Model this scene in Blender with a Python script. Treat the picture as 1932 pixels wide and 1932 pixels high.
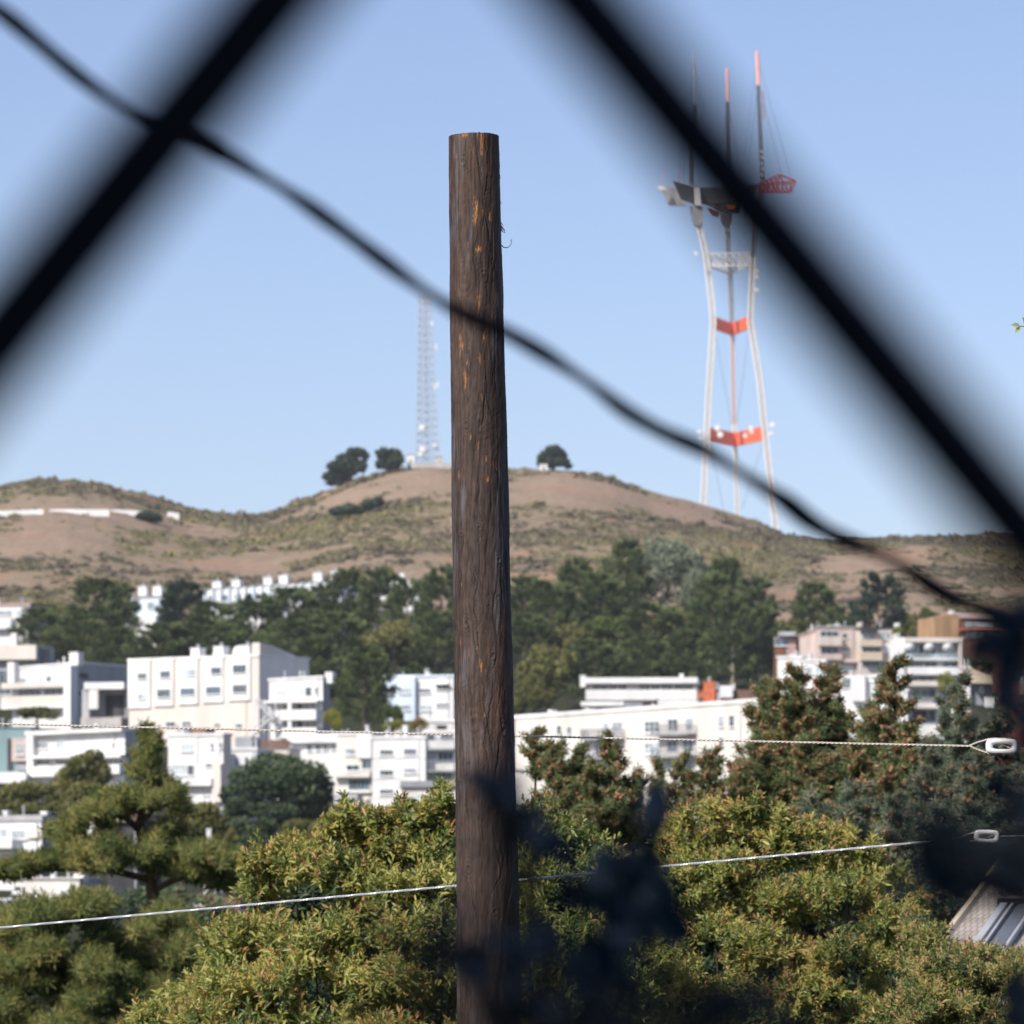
import bpy, bmesh, math, random
import numpy as np
from mathutils import Vector

# ------------------------------------------------------------------ camera, sky, sun, exposure
K = 1.109e-4          # radians per unit of the 1932-unit picture grid
HZ = 1700.0           # grid row of the horizon
D = bpy.data
SC = bpy.context.scene
COL = SC.collection
for o in list(D.objects):
    D.objects.remove(o)

cam_d = D.cameras.new('camera')
cam_d.sensor_width = 36.0
cam_d.lens = 36.0 / (1932 * K)
cam_d.shift_y = (HZ - 966) / 1932
cam_d.clip_start = 0.05
cam_d.clip_end = 12000
cam_d.dof.use_dof = True
cam_d.dof.focus_distance = 18.3
cam_d.dof.aperture_fstop = 9.8
cam_d.dof.aperture_blades = 0
cam = D.objects.new('camera', cam_d)
cam.location = (0, 0, 0)
cam.rotation_euler = (math.radians(90), 0, 0)
COL.objects.link(cam)
SC.camera = cam

SUN_EL = math.radians(40)
SUN_AZ = math.radians(222)          # clockwise from +Y: behind the camera, to the left
world = D.worlds.new("World")
SC.world = world
world.use_nodes = True
wn = world.node_tree
wn.nodes.clear()
w_out = wn.nodes.new('ShaderNodeOutputWorld')
w_bg = wn.nodes.new('ShaderNodeBackground')
w_sky = wn.nodes.new('ShaderNodeTexSky')
w_sky.sky_type = 'NISHITA'
w_sky.sun_disc = False
w_sky.sun_elevation = SUN_EL
w_sky.sun_rotation = SUN_AZ
w_sky.altitude = 0
w_sky.air_density = 0.75
w_sky.dust_density = 1.0
w_sky.ozone_density = 0.4
w_bg.inputs['Strength'].default_value = 0.111
w_mul = wn.nodes.new('ShaderNodeMix'); w_mul.data_type = 'RGBA'; w_mul.blend_type = 'MULTIPLY'; w_mul.inputs['Factor'].default_value = 1.0
w_mul.inputs['B'].default_value = (0.972, 0.962, 1.07, 1)      # slightly bluer air
wn.links.new(w_sky.outputs['Color'], w_mul.inputs['A'])
wn.links.new(w_mul.outputs['Result'], w_bg.inputs['Color'])
wn.links.new(w_bg.outputs[0], w_out.inputs['Surface'])

sun_d = D.lights.new('sun', 'SUN')
sun_d.energy = 4.4
sun_d.angle = math.radians(0.5)
sun_d.color = (1.0, 0.94, 0.86)
sun = D.objects.new('sun', sun_d)
sv = Vector((math.sin(SUN_AZ) * math.cos(SUN_EL), math.cos(SUN_AZ) * math.cos(SUN_EL), math.sin(SUN_EL)))
sun.rotation_euler = sv.to_track_quat('Z', 'Y').to_euler()
sun.location = (-40, -40, 60)
COL.objects.link(sun)

SC.view_settings.view_transform = 'Standard'
SC.view_settings.look = 'None'
SC.view_settings.exposure = 0.38
SC.view_settings.gamma = 1.0
SC.view_settings.use_curve_mapping = False
SC.render.engine = 'CYCLES'
SC.cycles.max_bounces = 6
SC.cycles.transparent_max_bounces = 4

rng = np.random.default_rng(7)
random.seed(7)

# ------------------------------------------------------------------ helpers
def P(u, v, Y):
    return Vector(((u - 966) * K * Y, Y, (HZ - v) * K * Y))

def tag(o, label=None, cat=None, group=None, kind=None):
    if label: o['label'] = label
    if cat: o['category'] = cat
    if group: o['group'] = group
    if kind: o['kind'] = kind
    return o

def empty(name, loc, label, cat, group=None):
    o = D.objects.new(name, None)
    o.location = loc
    o.empty_display_size = 0.3
    COL.objects.link(o)
    return tag(o, label, cat, group)

def link(name, mesh, mat, parent=None, origin=None):
    """mesh verts are in world space; origin shifts the object's own origin"""
    if mat is not None:
        if isinstance(mat, (list, tuple)):
            for m in mat: mesh.materials.append(m)
        else:
            mesh.materials.append(mat)
    o = D.objects.new(name, mesh)
    COL.objects.link(o)
    org = None
    if parent is not None:
        base = parent
        org = Vector((0, 0, 0))
        p = parent
        while p is not None:
            org += Vector(p.location)
            p = p.parent
        o.parent = parent
        mesh.transform(__import__('mathutils').Matrix.Translation(-org))
    elif origin is not None:
        mesh.transform(__import__('mathutils').Matrix.Translation(-Vector(origin)))
        o.location = origin
    return o

def np_mesh(name, verts, faces, nper, smooth=False, attrs=None):
    """verts (N,3), faces (M,nper) arrays"""
    me = D.meshes.new(name)
    verts = np.asarray(verts, np.float32)
    faces = np.asarray(faces, np.int32)
    me.vertices.add(len(verts))
    me.vertices.foreach_set('co', verts.ravel())
    M = len(faces)
    me.loops.add(M * nper)
    me.loops.foreach_set('vertex_index', faces.ravel())
    me.polygons.add(M)
    me.polygons.foreach_set('loop_start', np.arange(0, M * nper, nper, dtype=np.int32))
    me.polygons.foreach_set('loop_total', np.full(M, nper, np.int32))
    if smooth:
        me.polygons.foreach_set('use_smooth', np.ones(M, bool))
    if attrs:
        for nm, (dom, arr) in attrs.items():
            a = me.attributes.new(nm, 'FLOAT', dom)
            a.data.foreach_set('value', np.asarray(arr, np.float32).ravel())
    me.update(calc_edges=True)
    return me

class MB:
    def __init__(s): s.v = []; s.f = []
    def add(s, vs, fs):
        n = len(s.v)
        s.v += [tuple(v) for v in vs]
        s.f += [tuple(i + n for i in f) for f in fs]
    def hexa(s, p):   # 8 points: bottom 0-3 ccw, top 4-7
        s.add(p, [(0, 3, 2, 1), (4, 5, 6, 7), (0, 1, 5, 4), (1, 2, 6, 5), (2, 3, 7, 6), (3, 0, 4, 7)])
    def box(s, c, d):
        x, y, z = c; a, b, e = d[0] / 2, d[1] / 2, d[2] / 2
        s.hexa([(x-a,y-b,z-e),(x+a,y-b,z-e),(x+a,y+b,z-e),(x-a,y+b,z-e),(x-a,y-b,z+e),(x+a,y-b,z+e),(x+a,y+b,z+e),(x-a,y+b,z+e)])
    def tube(s, pts, r, n=6, cap=True):
        pts = [Vector(p) for p in pts]
        if not isinstance(r, (list, tuple)): r = [r] * len(pts)
        base = len(s.v)
        prev = None
        for i, p in enumerate(pts):
            t = (pts[min(i + 1, len(pts) - 1)] - pts[max(i - 1, 0)]).normalized()
            if prev is None:
                a = Vector((0, 0, 1)) if abs(t.z) < .9 else Vector((1, 0, 0))
                u = t.cross(a).normalized()
            else:
                u = (prev - t * prev.dot(t)).normalized()
            prev = u
            w = t.cross(u)
            for k in range(n):
                an = 2 * math.pi * k / n
                s.v.append(tuple(p + (u * math.cos(an) + w * math.sin(an)) * r[i]))
        for i in range(len(pts) - 1):
            for k in range(n):
                a = base + i * n + k; b = base + i * n + (k + 1) % n
                s.f.append((a, b, b + n, a + n))
        if cap:
            s.f.append(tuple(base + k for k in reversed(range(n))))
            s.f.append(tuple(base + (len(pts) - 1) * n + k for k in range(n)))
    def lathe(s, c, prof, n=16, axis='Z'):
        base = len(s.v)
        for (r, h) in prof:
            for k in range(n):
                an = 2 * math.pi * k / n
                q = (r * math.cos(an), r * math.sin(an), h)
                if axis == 'Y': q = (q[0], q[2], q[1])
                s.v.append((c[0] + q[0], c[1] + q[1], c[2] + q[2]))
        for i in range(len(prof) - 1):
            for k in range(n):
                a = base + i * n + k; b = base + i * n + (k + 1) % n
                s.f.append((a, b, b + n, a + n))
        s.f.append(tuple(base + k for k in reversed(range(n))))
        s.f.append(tuple(base + (len(prof) - 1) * n + k for k in range(n)))
    def build(s, name, mat, parent=None, smooth=False, origin=None):
        me = D.meshes.new(name)
        me.from_pydata(s.v, [], s.f)
        me.update()
        bm = bmesh.new(); bm.from_mesh(me)
        bmesh.ops.recalc_face_normals(bm, faces=bm.faces)
        bm.to_mesh(me); bm.free()
        if smooth:
            me.polygons.foreach_set('use_smooth', np.ones(len(me.polygons), bool))
        return link(name, me, mat, parent, origin)

# ------------------------------------------------------------------ materials
def new_mat(name):
    m = D.materials.new(name); m.use_nodes = True
    nt = m.node_tree
    return m, nt, nt.nodes['Principled BSDF']

def mat_wall(name, col, var=0.06, scale=0.35, rough=0.85, streak=True):
    """painted wall: base colour with weather stains (vertical streaks and patches)"""
    m, nt, bs = new_mat(name)
    tc = nt.nodes.new('ShaderNodeTexCoord')
    mp = nt.nodes.new('ShaderNodeMapping')
    mp.inputs['Scale'].default_value = (1, 1, 0.22) if streak else (1, 1, 1)
    nz = nt.nodes.new('ShaderNodeTexNoise'); nz.inputs['Scale'].default_value = scale; nz.inputs['Detail'].default_value = 5
    nt.links.new(tc.outputs['Object'], mp.inputs['Vector']); nt.links.new(mp.outputs[0], nz.inputs['Vector'])
    rp = nt.nodes.new('ShaderNodeValToRGB')
    rp.color_ramp.elements[0].position = 0.3; rp.color_ramp.elements[1].position = 0.65
    lo = [max(0, c * (1 - 2.2 * var) - 0.01) for c in col]; hi = [min(1, c * (1 + .5 * var)) for c in col]
    rp.color_ramp.elements[0].color = (*lo, 1); rp.color_ramp.elements[1].color = (*hi, 1)
    nt.links.new(nz.outputs['Fac'], rp.inputs['Fac']); nt.links.new(rp.outputs[0], bs.inputs['Base Color'])
    bs.inputs['Roughness'].default_value = rough
    bs.inputs['Specular IOR Level'].default_value = 0.3
    return m

def mat_plain(name, col, rough=0.6, metal=0.0, spec=0.4):
    m, nt, bs = new_mat(name)
    nz = nt.nodes.new('ShaderNodeTexNoise'); nz.inputs['Scale'].default_value = 9; nz.inputs['Detail'].default_value = 4
    mx = nt.nodes.new('ShaderNodeMix'); mx.data_type = 'RGBA'
    mx.inputs['A'].default_value = (*[c * .8 for c in col], 1); mx.inputs['B'].default_value = (*[min(1, c * 1.15) for c in col], 1)
    nt.links.new(nz.outputs['Fac'], mx.inputs['Factor']); nt.links.new(mx.outputs['Result'], bs.inputs['Base Color'])
    bs.inputs['Roughness'].default_value = rough; bs.inputs['Metallic'].default_value = metal
    bs.inputs['Specular IOR Level'].default_value = spec
    return m

def mat_glass(name, col):
    m, nt, bs = new_mat(name)
    tc = nt.nodes.new('ShaderNodeTexCoord')
    nz = nt.nodes.new('ShaderNodeTexNoise'); nz.inputs['Scale'].default_value = .55; nz.inputs['Detail'].default_value = 2
    nt.links.new(tc.outputs['Object'], nz.inputs['Vector'])
    rp = nt.nodes.new('ShaderNodeValToRGB')
    rp.color_ramp.elements[0].position = .38; rp.color_ramp.elements[0].color = (*[c * .55 for c in col], 1)
    rp.color_ramp.elements[1].position = .62; rp.color_ramp.elements[1].color = (*[c * 1.35 for c in col], 1)
    nt.links.new(nz.outputs['Fac'], rp.inputs['Fac']); nt.links.new(rp.outputs[0], bs.inputs['Base Color'])
    bs.inputs['Roughness'].default_value = 0.08
    bs.inputs['Specular IOR Level'].default_value = 0.8
    return m

def mat_leaf(name, stops, trans=0.3, rough=0.5, spec=0.25, nscale=0.6, namt=0.35):
    """leaf colour from the per-leaf 'tint' value plus a position noise"""
    m, nt, bs = new_mat(name)
    at = nt.nodes.new('ShaderNodeAttribute'); at.attribute_name = 'tint'
    tc = nt.nodes.new('ShaderNodeTexCoord')
    nz = nt.nodes.new('ShaderNodeTexNoise'); nz.inputs['Scale'].default_value = nscale; nz.inputs['Detail'].default_value = 3
    nt.links.new(tc.outputs['Object'], nz.inputs['Vector'])
    m1 = nt.nodes.new('ShaderNodeMath'); m1.operation = 'MULTIPLY_ADD'; m1.inputs[1].default_value = namt * 2; m1.inputs[2].default_value = -namt
    nt.links.new(nz.outputs['Fac'], m1.inputs[0])
    m2 = nt.nodes.new('ShaderNodeMath'); m2.operation = 'ADD'; m2.use_clamp = True
    nt.links.new(m1.outputs[0], m2.inputs[0]); nt.links.new(at.outputs['Fac'], m2.inputs[1])
    rp = nt.nodes.new('ShaderNodeValToRGB')
    el = rp.color_ramp.elements
    el[0].position = stops[0][0]; el[0].color = (*stops[0][1], 1)
    el[1].position = stops[-1][0]; el[1].color = (*stops[-1][1], 1)
    for p, c in stops[1:-1]:
        e = el.new(p); e.color = (*c, 1)
    nt.links.new(m2.outputs[0], rp.inputs['Fac'])
    nt.links.new(rp.outputs[0], bs.inputs['Base Color'])
    bs.inputs['Roughness'].default_value = rough; bs.inputs['Specular IOR Level'].default_value = spec
    tr = nt.nodes.new('ShaderNodeBsdfTranslucent'); nt.links.new(rp.outputs[0], tr.inputs['Color'])
    mx = nt.nodes.new('ShaderNodeMixShader'); mx.inputs[0].default_value = trans
    out = nt.nodes['Material Output']
    nt.links.new(bs.outputs[0], mx.inputs[1]); nt.links.new(tr.outputs[0], mx.inputs[2]); nt.links.new(mx.outputs[0], out.inputs['Surface'])
    return m

M = {}
M['white'] = mat_wall('white_paint', (0.76, 0.76, 0.75), .09)
M['whiteblue'] = mat_wall('pale_blue_paint', (0.62, 0.72, 0.82), .05)
M['cream'] = mat_wall('cream_stucco', (0.67, 0.64, 0.59), .06)
M['palecream'] = mat_wall('pale_cream_stucco', (0.66, 0.60, 0.545), .05)
M['pink'] = mat_wall('pinkish_beige_boards', (0.56, 0.46, 0.42), .10, .8)
M['sidebounce'] = mat_wall('bounce_lit_side_stucco', (0.80, 0.75, 0.72), .05)  # lightened for the turned-away side; warm bounce light put into the colour
M['beige'] = mat_wall('beige_boards', (0.60, 0.54, 0.49), .08, .8)
M['grey'] = mat_wall('grey_boards_and_shade', (0.42, 0.42, 0.43), .10, .8)
M['midgrey'] = mat_wall('mid_grey_paint_and_shade', (0.30, 0.31, 0.33), .10, .8)
M['dark'] = mat_wall('dark_boards_and_shade', (0.06, 0.06, 0.065), .2, .8)
M['ochre'] = mat_wall('ochre_shingle', (0.40, 0.25, 0.14), .12, .9)
M['brown'] = mat_wall('brown_shingle', (0.20, 0.10, 0.065), .15, .9)
M['redbrick'] = mat_wall('orange_red_brick', (0.55, 0.16, 0.08), .15, 1.5, streak=False)
M['darkred'] = mat_wall('dark_red_paint', (0.26, 0.07, 0.05), .12)
M['panelgrey'] = mat_plain('grey_roof_panel', (.16, .165, .175), .35, .2)
M['teal'] = mat_wall('teal_grey_paint', (0.22, 0.32, 0.33), .08)
M['roof'] = mat_wall('tar_gravel_roof', (0.30, 0.29, 0.28), .12, .7, streak=False)
M['roofpink'] = mat_wall('pinkish_roof', (0.42, 0.30, 0.27), .12, .9, streak=False)
M['roofbrown'] = mat_wall('brown_roof', (0.20, 0.12, 0.09), .15, .9, streak=False)
M['tan'] = mat_wall('tan_boards', (0.60, 0.50, 0.36), .08)
M['railing'] = mat_wall('grey_metal_railing', (0.30, 0.31, 0.33), .1, 1.5)
M['frame'] = mat_plain('window_frame_paint', (0.74, 0.75, 0.74), .5)
M['glass'] = mat_glass('window_glass', (0.045, 0.08, 0.125))
M['glassdark'] = mat_glass('dark_window_glass', (0.035, 0.06, 0.085))
M['glasspale'] = mat_glass('curtained_glass', (0.34, 0.40, 0.44))
M['conc'] = mat_wall('concrete', (0.45, 0.43, 0.41), .12, .5)
# ------------------------------------------------------------------ terrain
class VNoise:
    """tiling value noise on a random lattice"""
    def __init__(s, seed, n=256):
        s.n = n; s.g = np.random.default_rng(seed).random((n, n)).astype(np.float32)
    def __call__(s, x, y):
        x = np.asarray(x, np.float64); y = np.asarray(y, np.float64)
        xi = np.floor(x).astype(int); yi = np.floor(y).astype(int)
        fx = x - xi; fy = y - yi
        fx = fx * fx * (3 - 2 * fx); fy = fy * fy * (3 - 2 * fy)
        n = s.n
        a = s.g[xi % n, yi % n]; b = s.g[(xi + 1) % n, yi % n]; c = s.g[xi % n, (yi + 1) % n]; d = s.g[(xi + 1) % n, (yi + 1) % n]
        return (a * (1 - fx) + b * fx) * (1 - fy) + (c * (1 - fx) + d * fx) * fy
    def fbm(s, x, y, o=4):
        t = 0; a = .5; 
        for i in range(o):
            t = t + a * s(x * 2 ** i + 17 * i, y * 2 ** i + 31 * i); a *= .5
        return t / (1 - .5 ** o)
N1, N2, N3 = VNoise(1), VNoise(2), VNoise(3)

RIDGE_Y = 1500.0
ridge_u = [-3000, -900, -400, -100, 0, 60, 130, 200, 280, 350, 450, 520, 600, 680, 740, 790, 850, 960, 1050, 1100, 1160, 1230, 1300, 1380, 1430, 1480, 1540, 1600, 1700, 1800, 1932, 2300, 3000, 5000]
ridge_v = [1250, 1080, 975, 928, 915, 906, 904, 914, 937, 958, 971, 962, 938, 903, 887, 880, 878, 884, 886, 892, 903, 925, 944, 968, 985, 1011, 1019, 1018, 1011, 1008, 1007, 1040, 1150, 1300]
base_Y = [-60, -4, 0, 3, 10, 18, 30, 60, 150, 300, 450, 600, 700, 800, 900, 1000, 1100]
base_Z = [-1.4, -1.6, -1.7, -2.1, -3.9, -6.0, -9.0, -14.0, -11.0, -1.2, 2.0, 9.0, 20.0, 32.0, 46.0, 58.0, 70.0]

def ground_z(x, Y):
    x = np.asarray(x, np.float64); Y = np.asarray(Y, np.float64)
    Ys = np.maximum(Y, 5.0)
    u = x / (K * Ys) + 966
    zb = np.interp(Y, base_Y, base_Z)
    rv = np.interp(u, ridge_u, ridge_v)
    zr = (HZ - rv) * K * RIDGE_Y
    t = np.clip((Y - 1000) / (RIDGE_Y - 1000), 0, 1)
    f = t ** 0.92
    zh = 58.0 + (zr - 58.0) * f
    und = (N1.fbm(x / 85.0 + 9, Y / 120.0, 3) - .5) * 9 * np.sin(np.pi * np.clip(t, 0, 1)) + (N2.fbm(x / 22.0, Y / 30.0, 3) - .5) * 2.2 * np.sqrt(t)
    zh = zh + und
    back = np.clip((Y - RIDGE_Y) / 700.0, 0, 1)
    zh = zh * (1 - back) + (60 + 0 * zh) * back
    z = np.where(Y < 1000, zb, zh)
    near = (N3.fbm(x / 7.0, Y / 7.0, 3) - .5) * .6 * np.clip(Y / 30., 0, 1)
    return z + np.where(Y < 1000, near, 0)

def gz(x, Y): return float(ground_z(np.array([x]), np.array([Y]))[0])

def hill_field(x, Y, z):
    """how scrubby the hill is: broad patches as seen on the real hill, broken by noise"""
    u = x / (K * Y) + 966; v = HZ - z / (K * Y)
    d = 0.15 + 0 * u
    for (cu, cv, ru, rv, w) in ((100, 925, 160, 16, .30), (240, 945, 130, 14, .22), (120, 1005, 170, 36, -.45), (330, 1000, 110, 40, .35), (270, 1065, 190, 30, .30), (60, 1075, 110, 26, .12), (420, 985, 60, 16, .25), (560, 985, 130, 36, .28), (480, 1075, 120, 22, -.25), (640, 1030, 160, 40, .28), (800, 1000, 120, 50, .22), (760, 930, 90, 30, .0), (790, 905, 80, 18, -.15),
            (1080, 925, 170, 34, -.55), (1280, 960, 140, 22, -.35), (1010, 1000, 90, 26, .38), (1180, 975, 60, 18, .25), (1080, 1050, 140, 30, .15), (1400, 1020, 130, 30, .32), (1480, 1050, 110, 40, .36), (1600, 1060, 110, 28, -.40), (1720, 1020, 160, 16, .40), (1850, 1050, 120, 36, .18), (1760, 1110, 60, 22, -.35), (1860, 1100, 120, 26, .30), (1640, 1110, 70, 20, -.2), (1060, 888, 90, 6, -.3), (1140, 900, 40, 8, .3)):
        d = d + w * np.exp(-((u - cu) / ru) ** 2 - ((v - cv) / rv) ** 2)
    n = (N1.fbm(x / 30. + 40, Y / 42., 4) - .5) * 1.5 + (N2.fbm(x / 8., Y / 11., 3) - .5) * .9
    return d + n

def make_ground():
    ys = np.concatenate([np.linspace(-60, 30, 31), np.linspace(33, 150, 40), np.linspace(156, 990, 110), np.linspace(994, 1500, 190), np.linspace(1503, 1700, 30), np.linspace(1720, 3200, 40), np.linspace(3300, 4000, 6)])
    us = np.concatenate([np.linspace(-5200, -300, 90), np.linspace(-290, 2230, 420), np.linspace(2250, 7200, 90)])
    U, Yg = np.meshgrid(us, ys)
    X = (U - 966) * K * np.maximum(Yg, 45.0)
    Z = ground_z(X, Yg)
    nu = len(us); nyy = len(ys)
    V = np.stack([X, Yg, Z], -1).reshape(-1, 3)
    i = np.arange(nu * nyy).reshape(nyy, nu)
    F = np.stack([i[:-1, :-1], i[:-1, 1:], i[1:, 1:], i[1:, :-1]], -1).reshape(-1, 4)
    fl = np.where(V[:, 1] > 940, np.clip((hill_field(V[:, 0], np.maximum(V[:, 1], 45.0), V[:, 2]) + .22) * 1.35, 0, .95), 0)
    return np_mesh('ground', V, F, 4, smooth=True, attrs={'scrubby': ('POINT', fl)})

def mat_ground():
    m, nt, bs = new_mat('dry_hillside')
    tc = nt.nodes.new('ShaderNodeTexCoord')
    def noise(scale, detail, sc=(1, 1, 1), dist=0.0, rough=.55):
        mp = nt.nodes.new('ShaderNodeMapping'); mp.inputs['Scale'].default_value = sc
        n = nt.nodes.new('ShaderNodeTexNoise'); n.inputs['Scale'].default_value = scale; n.inputs['Detail'].default_value = detail
        n.inputs['Distortion'].default_value = dist; n.inputs['Roughness'].default_value = rough
        nt.links.new(tc.outputs['Object'], mp.inputs['Vector']); nt.links.new(mp.outputs[0], n.inputs['Vector'])
        return n.outputs['Fac']
    def ramp(fac, a, b, ca=(0, 0, 0), cb=(1, 1, 1)):
        r = nt.nodes.new('ShaderNodeValToRGB')
        r.color_ramp.elements[0].position = a; r.color_ramp.elements[1].position = b
        r.color_ramp.elements[0].color = (*ca, 1); r.color_ramp.elements[1].color = (*cb, 1)
        nt.links.new(fac, r.inputs['Fac']); return r.outputs[0]
    def mix(f, a, b):
        x = nt.nodes.new('ShaderNodeMix'); x.data_type = 'RGBA'
        for k, q in (('Factor', f), ('A', a), ('B', b)):
            if isinstance(q, (int, float)): x.inputs[k].default_value = q
            elif isinstance(q, tuple): x.inputs[k].default_value = (*q, 1)
            else: nt.links.new(q, x.inputs[k])
        return x.outputs['Result']
    dry = ramp(noise(.016, 4), .3, .7, (.275, .186, .128), (.335, .238, .172))
    fine = ramp(noise(.45, 8, (1, .6, 1), .3, .68), .3, .72, (.175, .128, .088), (.375, .285, .215))
    c = mix(.62, dry, fine)
    olive = ramp(noise(.09, 5, (1, .6, 1)), .35, .65, (.120, .110, .068), (.190, .178, .088))
    mm = nt.nodes.new('ShaderNodeMath'); mm.operation = 'MULTIPLY'
    ata = nt.nodes.new('ShaderNodeAttribute'); ata.attribute_name = 'scrubby'
    nt.links.new(ata.outputs['Fac'], mm.inputs[0]); nt.links.new(ramp(noise(.22, 5, (1, .6, 1), .4), .25, .6), mm.inputs[1])
    c = mix(mm.outputs[0], c, olive)
    red = ramp(noise(.045, 4, (1, .6, 1), .5), .56, .70)
    c = mix(red, c, (.33, .185, .12))
    # green undergrowth and soil in the valley below the hill
    sp = nt.nodes.new('ShaderNodeSeparateXYZ'); nt.links.new(tc.outputs['Object'], sp.inputs[0])
    mr = nt.nodes.new('ShaderNodeMapRange'); mr.inputs['From Min'].default_value = 940; mr.inputs['From Max'].default_value = 1010
    nt.links.new(sp.outputs['Y'], mr.inputs['Value'])
    low = ramp(noise(.5, 6), .3, .7, (.016, .022, .010), (.055, .055, .028))
    c = mix(mr.outputs[0], low, c)
    nt.links.new(c, bs.inputs['Base Color'])
    bs.inputs['Roughness'].default_value = .95; bs.inputs['Specular IOR Level'].default_value = .1
    bp = nt.nodes.new('ShaderNodeBump'); bp.inputs['Strength'].default_value = .8; bp.inputs['Distance'].default_value = .9
    nt.links.new(noise(.5, 6, (1, .6, 1)), bp.inputs['Height']); nt.links.new(bp.outputs[0], bs.inputs['Normal'])
    return m
g = link('ground', make_ground(), mat_ground()); tag(g, 'dry brown grass hillside with olive scrub patches and green valley floor', kind='structure')

# ------------------------------------------------------------------ leaves
def rand_unit(n):
    v = rng.normal(size=(n, 3)); return v / np.linalg.norm(v, axis=1, keepdims=True)
def norm(a): return a / np.maximum(np.linalg.norm(a, axis=-1, keepdims=True), 1e-9)

def leaf_arrays(base, d, nrm, L, W, fold=.25):
    """6-vertex folded lanceolate leaves -> verts (N*6,3), quads (N*2,4)"""
    n = len(base)
    L = np.broadcast_to(L, (n,))[:, None]; W = np.broadcast_to(W, (n,))[:, None]
    s = norm(np.cross(d, nrm)); nn = norm(np.cross(s, d))
    b = base; t = base + d * L - nn * L * .12
    up = nn * W * fold
    l1 = base + d * L * .3 + s * W * .5 + up; l2 = base + d * L * .62 + s * W * .42 + up
    r1 = base + d * L * .3 - s * W * .5 + up; r2 = base + d * L * .62 - s * W * .42 + up
    V = np.stack([b, l1, l2, t, r2, r1], 1).reshape(-1, 3)
    i = np.arange(n)[:, None] * 6
    F = np.stack([np.concatenate([i, i + 1, i + 2, i + 3], 1), np.concatenate([i, i + 3, i + 4, i + 5], 1)], 1).reshape(-1, 4)
    return V, F
def leaves_mesh(name, base, d, nrm, L, W, tint, fold=.25):
    V, F = leaf_arrays(base, d, nrm, L, W, fold)
    return np_mesh(name, V, F, 4, attrs={'tint': ('FACE', np.repeat(tint, 2))})

def tri_cards(name, c, size, tint, flat=0.0, stretch=1.0, dirs=None):
    """far foliage: small irregular leaf-clump quads, random orientation (or along dirs)"""
    n = len(c)
    a = rand_unit(n); a[:, 2] *= (1 - flat); a = norm(a)
    if dirs is not None: a = norm(dirs + a * .45)
    h = norm(rand_unit(n) * .75 + np.array(sv) * .8); b = norm(np.cross(a, h))
    size = np.broadcast_to(size, (n,))[:, None]
    a = a * size * stretch; b = b * size * .7
    j = lambda: 1 + rng.uniform(-.35, .35, (n, 1))
    V = np.stack([c - a * j() - b * .3 * j(), c + b * j() - a * .2, c + a * j() + b * .2, c - b * j() + a * .15], 1).reshape(-1, 3)
    F = np.arange(4 * n).reshape(n, 4)
    return np_mesh(name, V, F, 4, attrs={'tint': ('FACE', tint)})

# scrub on the hill: nobody could count it
def make_scrub():
    n = 42000
    u = rng.uniform(-250, 2180, n); Y = 1000 + (rng.random(n) ** .8) * 505
    x = (u - 966) * K * Y
    z = ground_z(x, Y)
    dens = hill_field(x, Y, z)
    keep = dens > np.where(Y > 1470, .26, .30) + rng.normal(0, .16, n)
    u, Y, x, dens = u[keep], Y[keep], x[keep], dens[keep]
    z = ground_z(x, Y)
    n = len(x)
    r = rng.uniform(.25, .85, n) * (1 + 1.2 * (rng.random(n) > .93))
    m = 16
    dirs = rand_unit(n * m); dirs[:, 2] = np.abs(dirs[:, 2])
    R = np.repeat(r, m)[:, None]
    c = np.repeat(np.stack([x, Y, z], 1), m, 0) + dirs * R * np.array([1.5, 1.2, .75]) * rng.uniform(.5, 1, (n * m, 1))
    t = np.repeat(np.clip(N3.fbm(x / 30., Y / 40., 2) * 1.1 + rng.normal(0, .12, n), 0, 1), m) + rng.normal(0, .06, n * m)
    return tri_cards('scrub', c, R[:, 0] * .5, np.clip(t, 0, 1))
M['scrub'] = mat_leaf('scrub_leaves', [(0, (.105, .092, .074)), (.35, (.14, .123, .088)), (.65, (.18, .163, .098)), (1, (.24, .225, .105))], .2, .8, .1, .05, .15)
s = link('hill_scrub', make_scrub(), M['scrub']); tag(s, 'low olive and grey scrub spread over the dry hill', kind='stuff')
# ------------------------------------------------------------------ far structures
M['steelwhite'] = mat_plain('white_steel', (0.70, 0.69, 0.68), .5)
M['steelgrey'] = mat_plain('galvanised_steel', (0.40, 0.42, 0.45), .5)
M['steeldark'] = mat_plain('dark_steel', (0.10, 0.11, 0.12), .6)
M['steelorange'] = mat_plain('orange_steel', (0.80, 0.15, 0.055), .5)
M['steelred'] = mat_plain('red_steel', (0.38, 0.05, 0.045), .5)
M['steelpale'] = mat_plain('pale_pink_steel', (.62, .47, .44), .5)
M['steelpink'] = mat_plain('faded_red_antenna', (0.80, 0.38, 0.31), .5)
M['cladgrey'] = mat_wall('grey_cladding', (0.30, 0.31, 0.33), .12, .3)
M['claddark'] = mat_wall('dark_cladding', (0.09, 0.095, 0.105), .12, .3)
M['hutwhite'] = mat_wall('hut_paint', (0.75, 0.75, 0.73), .05)

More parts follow.
